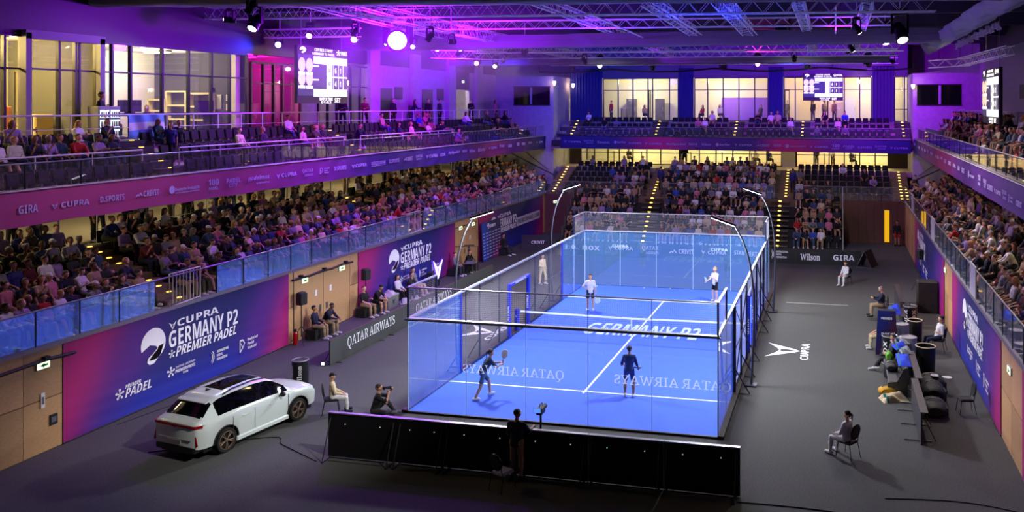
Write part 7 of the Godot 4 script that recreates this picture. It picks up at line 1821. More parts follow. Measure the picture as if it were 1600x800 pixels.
func pose_bones(p: Dictionary) -> Dictionary:   # pelvis at the origin, facing +z (left is +x)
	var s: float = p.get("h", 1.75) / 1.75
	var w: float = p.get("w", 1.0)
	var up: Vector3 = (p.get("spine", Vector3.UP) as Vector3).normalized()
	var sh: Vector3 = Vector3.RIGHT.rotated(Vector3.UP, p.get("twist", 0.0))
	sh = (sh - up * sh.dot(up)).normalized()
	var neck := up * 0.50 * s; var chest := up * 0.32 * s
	var b := []
	var sleeve: int = p.get("sleeve", 1)     # 0 none, 1 short, 2 long
	var legs: int = p.get("legs", 2)         # 0 skirt, 1 shorts, 2 long
	var rt := 1
	b.append([Vector3(-0.066, -0.01, 0) * s, Vector3(0.066, -0.01, 0) * s, 0.107 * w * s, 0.107 * w * s, 2])
	b.append([up * -0.015 * s - Vector3(0.03, 0, 0), up * 0.20 * s - Vector3(0.03, 0, 0), 0.122 * w * s, 0.114 * w * s, rt]); b.append([up * -0.015 * s + Vector3(0.03, 0, 0), up * 0.20 * s + Vector3(0.03, 0, 0), 0.122 * w * s, 0.114 * w * s, rt])
	b.append([chest - sh * 0.075 * s, chest + sh * 0.075 * s, 0.115 * w * s, 0.115 * w * s, rt])
	b.append([up * 0.41 * s - sh * 0.10 * s, up * 0.41 * s + sh * 0.10 * s, 0.085 * s, 0.085 * s, rt])
	b.append([up * 0.445 * s - sh * 0.155 * s * w, up * 0.445 * s + sh * 0.155 * s * w, 0.055 * s, 0.055 * s, rt])
	b.append([up * 0.45 * s, neck + up * 0.03, 0.065 * s, 0.05 * s, 0])
	var j := {"neck": neck, "chest": chest}
	var low := 0.0
	for sd in ["L", "R"]:
		var g := 1.0 if sd == "L" else -1.0
		var sho := up * 0.435 * s + sh * g * 0.18 * s * w
		var el: Vector3 = sho + (p.get("ua" + sd, Vector3(0.1 * g, -1, 0)) as Vector3).normalized() * 0.285 * s
		var fd: Vector3 = (p.get("fa" + sd, Vector3(0, -1, 0.2)) as Vector3).normalized()
		var wr := el + fd * 0.25 * s
		b.append([sho, el, 0.054 * s * w, 0.042 * s, 1 if sleeve > 0 else 0])
		b.append([el, wr, 0.042 * s, 0.029 * s, 1 if sleeve > 1 else 0])
		j["wrist" + sd] = wr; j["fore" + sd] = fd
		var hip := Vector3(g * 0.09 * s, -0.02, 0)
		var kn: Vector3 = hip + (p.get("th" + sd, Vector3(0, -1, 0.05)) as Vector3).normalized() * 0.43 * s
		var sd2: Vector3 = (p.get("sh" + sd, Vector3(0, -1, -0.05)) as Vector3).normalized()
		var an := kn + sd2 * 0.42 * s
		b.append([hip, kn, 0.082 * s * w, 0.056 * s, 2])
		if legs == 1:
			b[-1][1] = hip.lerp(kn, 0.72); b[-1][3] = 0.072 * s
			b.append([hip.lerp(kn, 0.72), kn, 0.062 * s, 0.054 * s, 0])
		b.append([kn, kn.lerp(an, 0.4), 0.055 * s, 0.054 * s, 2 if legs == 2 else 0])
		b.append([kn.lerp(an, 0.4), an, 0.054 * s, 0.038 * s, 2 if legs == 2 else 0])
		var fo: Vector3 = (p.get("ft" + sd, Vector3(0.12 * g, 0, 1)) as Vector3).normalized()
		var perp := sd2 if absf(sd2.y) > 0.5 else Vector3(0, -1, 0)
		b.append([an + perp * 0.035 - fo * 0.045, an + perp * 0.045 + fo * 0.15 * s, 0.044 * s, 0.036 * s, 3])
		low = minf(low, minf((an + perp * 0.035 - fo * 0.045).y - 0.044 * s, (an + perp * 0.045 + fo * 0.15 * s).y - 0.036 * s))
		j["ankle" + sd] = an
	if legs == 0:
		b.append([Vector3(-0.06, -0.05, 0), Vector3(-0.07, -0.22, 0.02), 0.12 * s, 0.15 * s, 2])
		b.append([Vector3(0.06, -0.05, 0), Vector3(0.07, -0.22, 0.02), 0.12 * s, 0.15 * s, 2])
		for x in b:
			if x[4] == 2 and (x[0] as Vector3).y < -0.01 and x[2] == 0.082 * s * w:
				x[4] = 0
	if p.get("floor", false): low = minf(low, -0.13)
	j["bones"] = b; j["low"] = low - 0.008
	var look: Vector3 = (p.get("look", Vector3(0, -0.05, 1)) as Vector3).normalized()
	var hx := Vector3.UP.cross(look).normalized()
	j["head"] = Transform3D(Basis(hx, look.cross(hx), look) * s, neck + up * 0.015)
	return j

func build_body(p: Dictionary, fine: bool) -> Dictionary:   # meshes of skin and garments, lifted so that the lowest sole is at y = 0
	var j := pose_bones(p)
	var r := flesh(j.bones, 0.02 if fine else 0.036, 0.035, 0.010 if fine else 0.014)
	var lift := Vector3(0, -j.low, 0)
	var body := MB.new()
	body.add(r[0], Transform3D(Basis(), lift))
	var ht: Transform3D = j.head; ht.origin += lift
	body.add(head_shape(fine), ht)
	for sd in ["L", "R"]:
		var z: Vector3 = j["fore" + sd]
		var hint: Vector3 = p.get("palm" + sd, Vector3(0, 0, -1) if absf(z.y) > 0.7 else Vector3.UP)   # the back of the hand looks this way
		if absf(z.y) > 0.7 and not p.has("palm" + sd):
			hint = Vector3(1 if sd == "L" else -1, 0, 0.3)
		var x := hint.cross(z).normalized()
		var y := z.cross(x).normalized()
		var g := -1.0 if sd == "L" else 1.0     # thumb on the inner side
		body.add(hand_shape(fine, p.get("grip" + sd, false)), Transform3D(Basis(x * g, y, z) * (p.get("h", 1.75) / 1.75), j["wrist" + sd] + lift))
		j["hand" + sd] = j["wrist" + sd] + lift + z * 0.08
	var out := {"body": body.mesh(), "head": ht, "joints": j, "lift": lift.y, "mb": body, "wear": {}, "wmb": {}}
	for q in r[1]:
		var g := MB.new()
		g.add(r[1][q], Transform3D(Basis(), lift))
		out.wear[q] = g.mesh(); out.wmb[q] = g
	return out

const SKINS := [Color(0.80, 0.60, 0.48), Color(0.74, 0.54, 0.42), Color(0.68, 0.48, 0.36), Color(0.50, 0.34, 0.25), Color(0.84, 0.66, 0.55)]
const HAIRS := {"brown": Color(0.20, 0.12, 0.07), "dark": Color(0.06, 0.05, 0.05), "blond": Color(0.62, 0.47, 0.26), "grey": Color(0.48, 0.47, 0.46), "auburn": Color(0.34, 0.16, 0.09)}
const TONES := {"white": Color(0.82, 0.81, 0.82), "black": Color(0.05, 0.05, 0.06), "navy": Color(0.07, 0.09, 0.20), "grey": Color(0.42, 0.42, 0.45), "red": Color(0.62, 0.08, 0.09), "maroon": Color(0.32, 0.06, 0.11), "beige": Color(0.62, 0.52, 0.40), "blue": Color(0.14, 0.28, 0.62), "denim": Color(0.20, 0.27, 0.40), "pink": Color(0.74, 0.42, 0.52), "olive": Color(0.27, 0.28, 0.18), "cream": Color(0.78, 0.71, 0.58), "green": Color(0.12, 0.38, 0.24), "charcoal": Color(0.16, 0.16, 0.18), "lilac": Color(0.55, 0.46, 0.66), "teal": Color(0.09, 0.20, 0.28), "orange": Color(0.75, 0.35, 0.12), "royal": Color(0.09, 0.18, 0.44), "steel": Color(0.28, 0.40, 0.54)}

func cloth_mat(tone: String) -> StandardMaterial3D:
	return mat("cloth_" + tone, TONES[tone], 0.9)

func dress(o: Node3D, m: Dictionary, skin: int, hair_kind: String, hair: String, top: String, legs: String, shoes: String, fine: bool) -> void:
	put("body", m.body, mat("skin_%d" % skin, SKINS[skin], 0.6), o)
	for q in [[1, "top", top], [2, "trousers", legs], [3, "shoes", shoes]]:
		if m.wear.has(q[0]):
			put(q[1], m.wear[q[0]], cloth_mat(q[2]), o)
	if hair_kind != "bald":
		var mm := mat("hair_" + hair, HAIRS[hair], 0.7) if HAIRS.has(hair) else cloth_mat(hair)
		var key := "hm_%s%s" % [hair_kind, fine]
		if not shapes.has(key):
			shapes[key] = hair_shape(hair_kind, fine).mesh()
		put("cap" if hair_kind == "cap" else "hair", shapes[key], mm, o, m.head)
		if hair_kind == "cap":
			if not shapes.has("hm_buzz%s" % fine):
				shapes["hm_buzz%s" % fine] = hair_shape("buzz", fine).mesh()
			put("hair", shapes["hm_buzz%s" % fine], mat("hair_brown", HAIRS.brown, 0.7), o, m.head)
	if fine:
		if not shapes.has("eyes"):
			shapes["eyes"] = MB.new().ball(Vector3(0.031, 0.184, 0.079), Vector3(0.012, 0.007, 0.008), 8).ball(Vector3(-0.031, 0.184, 0.079), Vector3(0.012, 0.007, 0.008), 8).mesh()
			shapes["mouth"] = MB.new().ball(Vector3(0, 0.128, 0.091), Vector3(0.02, 0.005, 0.005), 8).mesh()
		put("eyes", shapes["eyes"], mat("eye_dark", Color(0.06, 0.04, 0.04), 0.3), o, m.head)
		put("mouth", shapes["mouth"], mat("lips", Color(0.55, 0.28, 0.26), 0.6), o, m.head)

func V(x: float, y: float, z: float) -> Vector3:
	return Vector3(x, y, z)

func poses() -> Dictionary:
	var d := {}
	d.sit = {"thL": V(0.15, -0.1, 1), "thR": V(-0.15, -0.1, 1), "shL": V(0, -1, 0.08), "shR": V(0, -1, 0.08), "uaL": V(0.15, -1, 0.35), "uaR": V(-0.15, -1, 0.35), "faL": V(-0.35, -0.35, 1), "faR": V(0.35, -0.35, 1), "spine": V(0, 1, -0.08)}
	d.sit_lean = d.sit.duplicate(); d.sit_lean.merge({"spine": V(0, 1, 0.45), "uaL": V(0.1, -0.8, 0.6), "uaR": V(-0.1, -0.8, 0.6), "faL": V(-0.5, -0.2, 0.7), "faR": V(0.5, -0.2, 0.7), "look": V(0, 0.0, 1)}, true)
	d.sit_back = d.sit.duplicate(); d.sit_back.merge({"spine": V(0, 1, -0.25), "shL": V(0, -1, 0.4), "shR": V(0, -1, 0.25), "uaL": V(0.3, -1, 0.1), "uaR": V(-0.3, -1, 0.1), "faL": V(-0.6, -0.4, 0.8), "faR": V(0.6, -0.4, 0.8)}, true)
	d.sit_cross = d.sit.duplicate(); d.sit_cross.merge({"thR": V(0.35, 0.12, 1), "shR": V(0.35, -1, 0.35), "faL": V(-0.8, -0.1, 0.6), "faR": V(0.8, -0.05, 0.6), "look": V(0.4, -0.05, 1)}, true)
	d.sit_chin = d.sit.duplicate(); d.sit_chin.merge({"spine": V(0, 1, 0.3), "uaR": V(-0.1, -0.7, 0.7), "faR": V(0.4, 0.9, 0.35), "look": V(-0.35, -0.05, 1), "gripR": true}, true)
	d.sit_phone = d.sit.duplicate(); d.sit_phone.merge({"uaL": V(0.1, -0.8, 0.6), "uaR": V(-0.1, -0.8, 0.6), "faL": V(-0.45, 0.35, 0.9), "faR": V(0.45, 0.35, 0.9), "look": V(0, -0.35, 1), "gripL": true, "gripR": true}, true)
	d.stand = {"uaL": V(0.16, -1, 0), "uaR": V(-0.16, -1, 0), "faL": V(0.0, -1, 0.25), "faR": V(0.0, -1, 0.25), "thL": V(0.06, -1, 0.03), "thR": V(-0.06, -1, 0.03)}
	d.stand_fold = d.stand.duplicate(); d.stand_fold.merge({"uaL": V(0.2, -1, 0.25), "uaR": V(-0.2, -1, 0.25), "faL": V(-1, 0.1, 0.35), "faR": V(1, 0.25, 0.3), "thL": V(0.1, -1, 0.12), "look": V(0.3, -0.15, 1)}, true)
	d.stand_lean = d.stand.duplicate(); d.stand_lean.merge({"spine": V(0, 1, 0.35), "uaL": V(0.15, -0.8, 0.6), "uaR": V(-0.15, -0.8, 0.6), "faL": V(-0.3, 0.0, 1), "faR": V(0.3, 0, 1)}, true)
	return d

func seat_shape() -> Array:   # a folded tip-up seat: back, pan, bracket; base at the origin, looking to +z
	if not shapes.has("seat"):
		var back := MB.new().grid(func(u: float, v: float) -> Vector3: return Vector3((u - 0.5) * (0.44 - 0.05 * v * v), 0.42 + 0.42 * v, -0.04 - 0.06 * v + 0.05 * pow(absf(u - 0.5) * 2, 2)), 5, 4)
		back.grid(func(u: float, v: float) -> Vector3: return Vector3((0.5 - u) * (0.44 - 0.05 * v * v), 0.42 + 0.42 * v, -0.07 - 0.06 * v + 0.05 * pow(absf(u - 0.5) * 2, 2)), 5, 4)
		var pan := MB.new().cbox(Vector3(0, 0.60, 0.03), Vector3(0.41, 0.38, 0.06), 0.015, Basis(Vector3.RIGHT, -0.14))
		var leg := MB.new().box(Vector3(0, 0.2, -0.04), Vector3(0.05, 0.42, 0.05)).box(Vector3(0, 0.02, -0.04), Vector3(0.12, 0.03, 0.14)).box(Vector3(0, 0.43, -0.02), Vector3(0.36, 0.05, 0.05))
		shapes["seat"] = [back.mesh(), pan.mesh(), leg.mesh()]
	return shapes["seat"]

func on_screen(p: Vector3) -> float:   # distance along the view, or -1 outside the frame
	var q := (p - CAM).rotated(Vector3.UP, -YAW)
	if q.z > -2.0:
		return -1.0
	var u := 1004.0 + 1346.6 * q.x / -q.z; var v := 164.0 - 1346.6 * q.y / -q.z
	return -q.z if u > -25.0 and u < 1625.0 and v > 0.0 and v < 820.0 else -1.0

const ORD := ["front", "second", "third", "fourth", "fifth", "sixth"]

func crowd() -> void:
	# --- every place in the stands: [position, heading, stand, row, chance of being taken, kind of seat]
	var places := []
	var gap := func(z: float, a: Array) -> bool: return a.any(func(g): return absf(z - g) < 0.75)
	for s in [-1.0, 1.0]:
		var f: float = -LX if s < 0 else RX
		var al: Array = AISLE_L if s < 0 else AISLE_R
		for k in ROWS:
			var z := 19.0
			while z > -30.5:
				if not gap.call(z, al):
					var full := 0.95 if s < 0 else 0.93
					if s > 0 and z < -24.5: full = 0.35
					if k == 4 and s < 0: full = 0.8
					places.append([Vector3(s * (f + 0.2 + TREAD * k + 0.56), 3.0 + RISE * k, z), -s * PI / 2, "left lower stand" if s < 0 else "right lower stand", k, full])
				z -= 0.5
		var bal: float = 14.7 if s < 0 else 14.1
		for k in 3:
			var z := 19.0
			while z > -30.5:
				if not gap.call(z, UP_AISLE_L if s < 0 else [4.0, -9.0, -21.0]):
					var full := 0.12
					if s < 0:
						if k == 1 and z > 9.6: full = 0.75
						elif k == 1 and z < 3.2 and z > -3.4: full = 0.6
						elif k == 0 and z < 6.9 and z > -3: full = 0.06
						elif k == 2 and z > 9: full = 0.5
						elif k == 0: full = 0.04
					else:
						full = 0.9 if k > 0 else (0.05 if z < 0 else 0.3)
					places.append([Vector3(s * (bal + [0.85, 2.0, 2.85][k]), 7.0 + 0.5 * k, z), -s * PI / 2, "left upper balcony" if s < 0 else "right upper balcony", k, full])
				z -= 0.52
	var gx := func(x: float, a: Array) -> bool: return a.any(func(g): return absf(x - g) < 0.8)
	for k in ROWS:
		var x := -12.9
		while x < 13.0:
			if not gx.call(x, FAR_AISLE):
				var full := 0.92 if x > -5 and x < 4.5 else (0.07 if x > 5 else (0.05 if x < -8.5 else 0.4))
				if x > -5 and x < 4.5 and k == 4: full = 0.6
				if x > 5.2 and x < 8 and k == 0: full = 0.5
				places.append([Vector3(x, 3.0 + RISE * k, FZ - 0.2 - TREAD * k - 0.56), 0.0, "far lower stand", k, full])
			x += 0.52
	for k in 3:
		var x := -12.2
		while x < 13.0:
			if not gx.call(x, [-12.6, -5.6, 0.7, 5.9, 13.4]):
				places.append([Vector3(x, 7.0 + 0.5 * k, -31.0 - [0.85, 2.0, 2.85][k]), 0.0, "far upper balcony", k, (0.35 if x > 0.5 and x < 6 else 0.13) if k > 0 else 0.08])
			x += 0.52
	for k in 5:
		var x := -10.6
		while x < 8.7:
			if absf(x + 4.95) > 0.95 and absf(x - 4.5) > 0.95:
				places.append([Vector3(x, 0.06 + 0.6 * k, -24.4 - 0.72 * k - 0.46), 0.0, "far bleacher", k, 0.93 if x < 8.0 else 0.5])
			x += 0.53
	# --- who sits where
	var tops := ["white", "white", "white", "black", "black", "black", "navy", "navy", "grey", "grey", "charcoal", "charcoal", "black", "navy", "white", "cream", "beige", "beige", "denim", "denim", "lilac", "lilac", "cream", "maroon", "red", "pink", "olive", "blue", "teal", "grey", "white", "black"]
	var legs := ["denim", "denim", "black", "navy", "beige", "charcoal", "grey", "olive"]
	var kinds := ["sit", "sit_lean", "sit_back", "sit_cross", "sit_chin", "sit_phone"]
	var ps := poses()
	var forms := []
	for i in kinds.size():
		var p: Dictionary = ps[kinds[i]].duplicate()
		p.sleeve = [1, 2, 1, 2, 1, 1][i]; p.legs = [2, 2, 1, 2, 2, 2][i]; p.h = [1.74, 1.8, 1.7, 1.72, 1.76, 1.66][i]; p.w = [1.0, 1.05, 1.0, 0.95, 1.08, 0.92][i]
		forms.append(build_body(p, false))
	var taken := []
	var free := []
	for q in places:
		var d := on_screen(q[0] + Vector3(0, 0.9, 0))
		if rng.randf() < q[4]:
			taken.append({"at": q[0], "turn": q[1], "stand": q[2], "row": q[3], "d": d, "top": tops[rng.randi() % tops.size()], "legs": legs[rng.randi() % legs.size()], "form": rng.randi() % forms.size(), "skin": [0, 1, 2, 0, 4, 3][rng.randi() % 6], "hair": ["brown", "dark", "brown", "blond", "dark", "grey", "auburn"][rng.randi() % 7], "cut": ["short", "short", "short", "long", "long", "pony", "cap", "bun", "curly"][rng.randi() % 9]})
		else:
			free.append({"at": q[0], "turn": q[1], "stand": q[2], "row": q[3], "d": d})
	var near := taken.filter(func(t): return t.d > 0.0)
	near.sort_custom(func(a, b): return a.d < b.d)
	near = near.slice(0, 258)
	for t in near:
		t.single = true
	var labels := {}
	for i in taken.size():
		var t: Dictionary = taken[i]
		if not t.has("single"):
			continue
		var lab := ""
		for tries in 40:
			var l: Dictionary = taken[i - 1] if i > 0 else t; var r: Dictionary = taken[i + 1] if i + 1 < taken.size() else t
			lab = "spectator in %s top, %s %s, %s, %s, between %s and %s tops" % [t.top, t.hair if t.cut != "cap" else "white", "hair" if t.cut != "cap" else "cap", ORD[t.row] + " row", t.stand, l.top, r.top]
			if not labels.has(lab):
				break
			t.top = tops[rng.randi() % tops.size()]; t.hair = ["brown", "dark", "blond", "grey", "auburn"][rng.randi() % 5]
			if tries > 20: t.cut = "short"
		labels[lab] = true
		t.label = lab
	var set_person := func(t: Dictionary) -> void:
		var o := thing("person", t.label, "person", t.at + Vector3(0, 0.005, 0), t.turn + t.get("jit", 0.0), "spectators in the " + t.stand)
		dress(o, forms[t.form], t.skin, t.cut, t.hair if t.cut != "cap" else "white", t.top, t.legs, "white" if t.skin < 2 else "charcoal", false)
	var rest := {}
	for t in taken:
		t.jit = rng.randf_range(-0.22, 0.22)
		t.at += (Vector3(0, 0, 0.14)).rotated(Vector3.UP, t.turn) * rng.randf_range(-0.4, 0.5)
		if t.has("single"):
			set_person.call(t)
		else:
			var key := "%d|%s" % [t.form, ["dark", "brown", "blond"][rng.randi() % 3]]
			if not rest.has(key):
				rest[key] = []
			rest[key].append(t)
	var others := Node3D.new()
	others.name = "distant_spectators"
	add_child(others)
	tag(others, "rows of smaller spectators farther back in the stands", "", "", "stuff")
	var tint := mat("cloth_tinted", Color.WHITE, 0.9)
	tint.vertex_color_use_as_albedo = true
	for key in rest:
		var fm: Dictionary = forms[int(key.get_slice("|", 0))]; var hc: String = key.get_slice("|", 1)
		var am := ArrayMesh.new()
		fm.mb.mesh(am); fm.wmb[1].mesh(am); fm.wmb[2].mesh(am); fm.wmb[3].mesh(am)
		MB.new().add(hair_shape({"dark": "short", "brown": "long", "blond": "pony"}[hc], false), fm.head).mesh(am)
		var ms := [mat("skin_%d" % (rng.randi() % 3)), tint, cloth_mat(["denim", "black", "beige"][rng.randi() % 3]), cloth_mat("white"), mat("hair_" + hc, HAIRS[hc], 0.7)]
		for i in 5:
			am.surface_set_material(i, ms[i])
		var mm := MultiMesh.new()
		mm.transform_format = MultiMesh.TRANSFORM_3D; mm.use_colors = true; mm.mesh = am
		var list: Array = rest[key]
		mm.instance_count = list.size()
		for i in list.size():
			mm.set_instance_transform(i, Transform3D(Basis(Vector3.UP, list[i].turn + list[i].jit), list[i].at))
			mm.set_instance_color(i, (TONES[list[i].top] as Color).srgb_to_linear())
		var mi := MultiMeshInstance3D.new()
		mi.name = "seated_row"; mi.multimesh = mm
		others.add_child(mi, true)
		tag(mi, "", "", "", "stuff")
	# --- seats: the empty ones that show largest, one by one; the rest together
	var sp := seat_shape()
	var plastic := mat("seat_black", Color(0.04, 0.038, 0.045), 0.85); var shine := mat("seat_bracket", Color(0.5, 0.5, 0.52), 0.4, 0.5)
	var open := free.filter(func(t): return t.d > 0.0)
	open.sort_custom(func(a, b): return a.d < b.d)
	open = open.slice(0, 290)
	for t in open:
		t.own = true
		var o := thing("stadium_seat", "empty black folding seat in the %s row of the %s" % [ORD[t.row], t.stand], "seat", t.at + Vector3(0, 0.003, -0.12).rotated(Vector3.UP, t.turn), t.turn, "empty seats in the %s row of the %s" % [ORD[t.row], t.stand])
		put("backrest", sp[0], plastic, o); put("seat_pan", sp[1], plastic, o); put("bracket", sp[2], shine, o)
	var am2 := ArrayMesh.new()
	for i in 2:
		am2.add_surface_from_arrays(Mesh.PRIMITIVE_TRIANGLES, (sp[i * 2] as ArrayMesh).surface_get_arrays(0))
		am2.surface_set_material(i, [plastic, shine][i])
	var left := (free.filter(func(t): return not t.has("own"))) + taken
	var sm := MultiMesh.new()
	sm.transform_format = MultiMesh.TRANSFORM_3D; sm.mesh = am2; sm.instance_count = left.size()
	for i in left.size():
		sm.set_instance_transform(i, Transform3D(Basis(Vector3.UP, left[i].turn), left[i].at + Vector3(0, 0, -0.16).rotated(Vector3.UP, left[i].turn)))
	var si := MultiMeshInstance3D.new()
	si.name = "seat_rows"; si.multimesh = sm
	add_child(si)
	tag(si, "rows of black seats under and behind the spectators", "", "", "stuff")

# ---------------------------------------------------------------- the people on and round the court, and standing above
func figure(label: String, at: Vector3, dir: Vector2, p: Dictionary, skin: int, cut: String, hair: String, top: String, legs: String, shoes := "white", group := "", fine := true) -> Array:
	var m := build_body(p, fine)
	var o := thing("person", label, "person", at, atan2(dir.x, dir.y), group)
	dress(o, m, skin, cut, hair, top, legs, shoes, fine)
	return [o, m]

func with(base: Dictionary, more: Dictionary) -> Dictionary:
	var d := base.duplicate()
	d.merge(more, true)
	return d

func officials() -> void:
	var ps := poses()
	var stand: Dictionary = ps.stand; var sit: Dictionary = ps.sit
	var grip := func(f: Array, side: String, tilt: Basis) -> Transform3D:   # a racket in a hand of a placed figure
		var o: Node3D = f[0]
		var h: Vector3 = f[1].joints["hand" + side]
		return o.transform * Transform3D(tilt, h)
	# four players
	var f := figure("player lunging at the near left in a dark dress, brown ponytail, seen from behind", V(-3.15, 0.034, 8.35), Vector2(0.75, -0.65), with(stand, {"h": 1.72, "w": 0.9, "spine": V(0.0, 1, 0.62), "thL": V(0.05, -1, 0.75), "shL": V(0.05, -1, 0.1), "thR": V(-0.1, -1, -0.25), "shR": V(-0.05, -1, -0.55), "uaL": V(0.2, -0.6, 0.7), "faL": V(-0.45, 0.1, 0.8), "uaR": V(-0.1, -0.7, 0.6), "faR": V(0.45, 0.15, 0.8), "sleeve": 1, "legs": 1, "look": V(0.1, -0.15, 1), "gripR": true}), 1, "pony", "brown", "teal", "steel")
	racket("white padel racket held up by the lunging near left player", grip.call(f, "R", Basis(Vector3.UP, 0.6) * Basis(Vector3.RIGHT, 0.4)), Color(0.85, 0.85, 0.85))
	f = figure("player at the near right in dark blue kit facing the net, seen from behind", V(1.62, 0.034, 7.2), Vector2(-0.1, -1), with(stand, {"h": 1.7, "w": 0.97, "spine": V(0, 1, 0.14), "thL": V(0.14, -1, 0.22), "thR": V(-0.14, -1, 0.12), "shL": V(0, -1, -0.15), "shR": V(0, -1, -0.1), "uaL": V(0.35, -1, 0.1), "faL": V(-0.2, -0.35, 0.9), "uaR": V(-0.3, -1, 0.15), "faR": V(-0.1, -0.6, 0.7), "sleeve": 1, "legs": 1, "gripR": true}), 2, "bun", "dark", "royal", "royal", "white")
	racket("dark padel racket in the hand of the near right player", grip.call(f, "R", Basis(Vector3.RIGHT, -1.2)), Color(0.12, 0.14, 0.25))
	f = figure("player at the far left in a white shirt and dark shorts, hand on hip", V(-3.05, 0.034, -4.3), Vector2(0.35, 1), with(stand, {"h": 1.72, "w": 1.0, "thL": V(0.1, -1, 0), "thR": V(-0.1, -1, 0), "uaR": V(-0.55, -0.8, -0.25), "faR": V(0.75, -0.5, 0.35), "uaL": V(0.22, -1, 0.05), "faL": V(0.08, -1, 0.15), "sleeve": 1, "legs": 1, "gripL": true}), 0, "bun", "brown", "white", "charcoal")
	racket("pale padel racket hanging from the hand of the far left player", grip.call(f, "L", Basis(Vector3.FORWARD, -0.25) * Basis(Vector3.RIGHT, PI - 0.2)), Color(0.75, 0.85, 0.85))
	f = figure("player at the far right in a white top and black shorts, blond", V(2.52, 0.034, -7.46), Vector2(-0.55, 0.8), with(stand, {"h": 1.7, "w": 0.93, "uaL": V(0.25, -0.8, 0.5), "faL": V(-0.8, 0.45, 0.45), "uaR": V(-0.25, -0.9, 0.3), "faR": V(-0.25, -0.3, 0.9), "sleeve": 1, "legs": 1, "gripR": true, "look": V(0.2, -0.1, 1)}), 4, "pony", "blond", "white", "black")
	racket("pale padel racket held out low by the far right player", grip.call(f, "R", Basis(Vector3.FORWARD, 0.9) * Basis(Vector3.RIGHT, 0.6)), Color(0.8, 0.85, 0.8))
	# round the court
	figure("cameraman standing behind the black barrier, navy top and beige trousers", V(0.2, 0, 13.95), Vector2(0.12, -1), with(stand, {"h": 1.83, "w": 1.08, "uaR": V(-0.25, -0.7, 0.6), "faR": V(0.1, 0.1, 1), "uaL": V(0.2, -1, 0.15), "faL": V(-0.1, -0.5, 0.8), "sleeve": 1, "legs": 2, "gripR": true, "look": V(-0.3, -0.15, 1)}), 1, "buzz", "dark", "navy", "beige", "black")
	f = figure("photographer in black sitting on the floor at the glass corner, camera raised", V(-5.75, 0.03, 10.75), Vector2(0.9, -0.5), with(sit, {"floor": true, "h": 1.78, "spine": V(0, 1, 0.25), "thL": V(0.3, 0.55, 0.85), "shL": V(-0.1, -0.8, 0.55), "thR": V(-0.75, 0.12, 0.75), "shR": V(0.85, -0.25, 0.4), "uaL": V(0.25, -0.3, 0.85), "faL": V(-0.35, 0.75, 0.45), "uaR": V(-0.3, -0.45, 0.8), "faR": V(0.4, 0.85, 0.25), "gripL": true, "gripR": true, "sleeve": 1, "legs": 2, "look": V(0, -0.02, 1)}), 0, "short", "brown", "black", "charcoal", "grey")
	var ph: Node3D = f[0]
	var pc := thing("photo_camera", "black photo camera held to the eye of the sitting photographer", "camera")
	pc.transform = ph.transform * Transform3D(Basis(), (f[1].head as Transform3D).origin + V(0, 0.17, 0.13))
	part("body", MB.new().cbox(V(0, 0, 0.02), V(0.14, 0.10, 0.07), 0.01), mat("furniture_black"), pc)
	part("lens", MB.new().tube([V(0, 0, 0.05), V(0, 0, 0.24)], [0.035, 0.045], 12), mat("furniture_black"), pc)
	part("lens_glass", MB.new().lathe([Vector2(0, 0.0), Vector2(0.035, 0.0), Vector2(0.035, 0.005), Vector2(0, 0.005)], 12, Transform3D(Basis(Vector3.RIGHT, PI / 2), V(0, 0, 0.241))), mat("car_glass"), pc)
	figure("ball kid with dark cap and pale outfit sitting on a chair by the car", V(-7.3, 0, 10.6), Vector2(0.85, -0.55), with(sit, {"h": 1.6, "w": 0.9, "sleeve": 2, "legs": 2}), 1, "cap", "black", "cream", "white", "navy")
	figure("woman in pale clothes with a black cap on a chair alone on the right", V(8.68, 0, 10.6), Vector2(-0.8, -0.6), with(sit, {"h": 1.66, "w": 0.92, "sleeve": 2, "legs": 2, "look": V(0.2, -0.05, 1)}), 4, "pony", "dark", "white", "white", "white")
	figure("ball kid in white sitting far off on the right carpet", V(8.92, 0, -13.1), Vector2(-0.5, 0.8), with(sit, {"h": 1.62, "w": 0.9, "sleeve": 2, "legs": 2}), 1, "short", "dark", "white", "white")
	figure("umpire in a navy jacket and beige trousers with a microphone, on the armchair", V(10.45, 0.12, -5.7), Vector2(-1, 0.1), with(ps.sit_phone, {"h": 1.78, "w": 1.08, "sleeve": 2, "legs": 2}), 0, "buzz", "grey", "navy", "beige", "charcoal")
	figure("person in cream trousers half hidden behind the printed column", V(10.2, 0, -0.75), Vector2(-1, 0.1), with(sit, {"h": 1.7, "sleeve": 1, "legs": 2}), 0, "short", "brown", "denim", "cream")
	figure("coach in black leaning back on the bench with legs crossed", V(10.45, 0, 2.0), Vector2(-1, 0.1), with(ps.sit_cross, {"h": 1.78, "sleeve": 2, "legs": 2, "shL": V(0, -0.8, 0.6)}), 1, "short", "brown", "charcoal", "charcoal", "white")
	figure("man in a white shirt and dark jeans sitting against the right wall", V(12.4, 0, -0.9), Vector2(-1, 0.25), with(ps.sit_back, {"h": 1.82, "sleeve": 1, "legs": 2, "faL": V(-0.9, 0.1, 0.5), "faR": V(0.9, 0.2, 0.5)}), 0, "short", "dark", "white", "navy", "charcoal")
	figure("steward in navy sitting left of the pair beside the double door", V(-13.0, 0, 2.95), Vector2(1, -0.2), with(sit, {"h": 1.78, "sleeve": 2, "legs": 2}), 2, "short", "dark", "navy", "beige")
	figure("steward in navy leaning forward, right of the pair beside the double door", V(-13.0, 0, 2.2), Vector2(1, -0.1), with(ps.sit_lean, {"h": 1.8, "w": 1.1, "sleeve": 2, "legs": 2, "look": V(0, -0.5, 1)}), 3, "buzz", "dark", "navy", "beige")
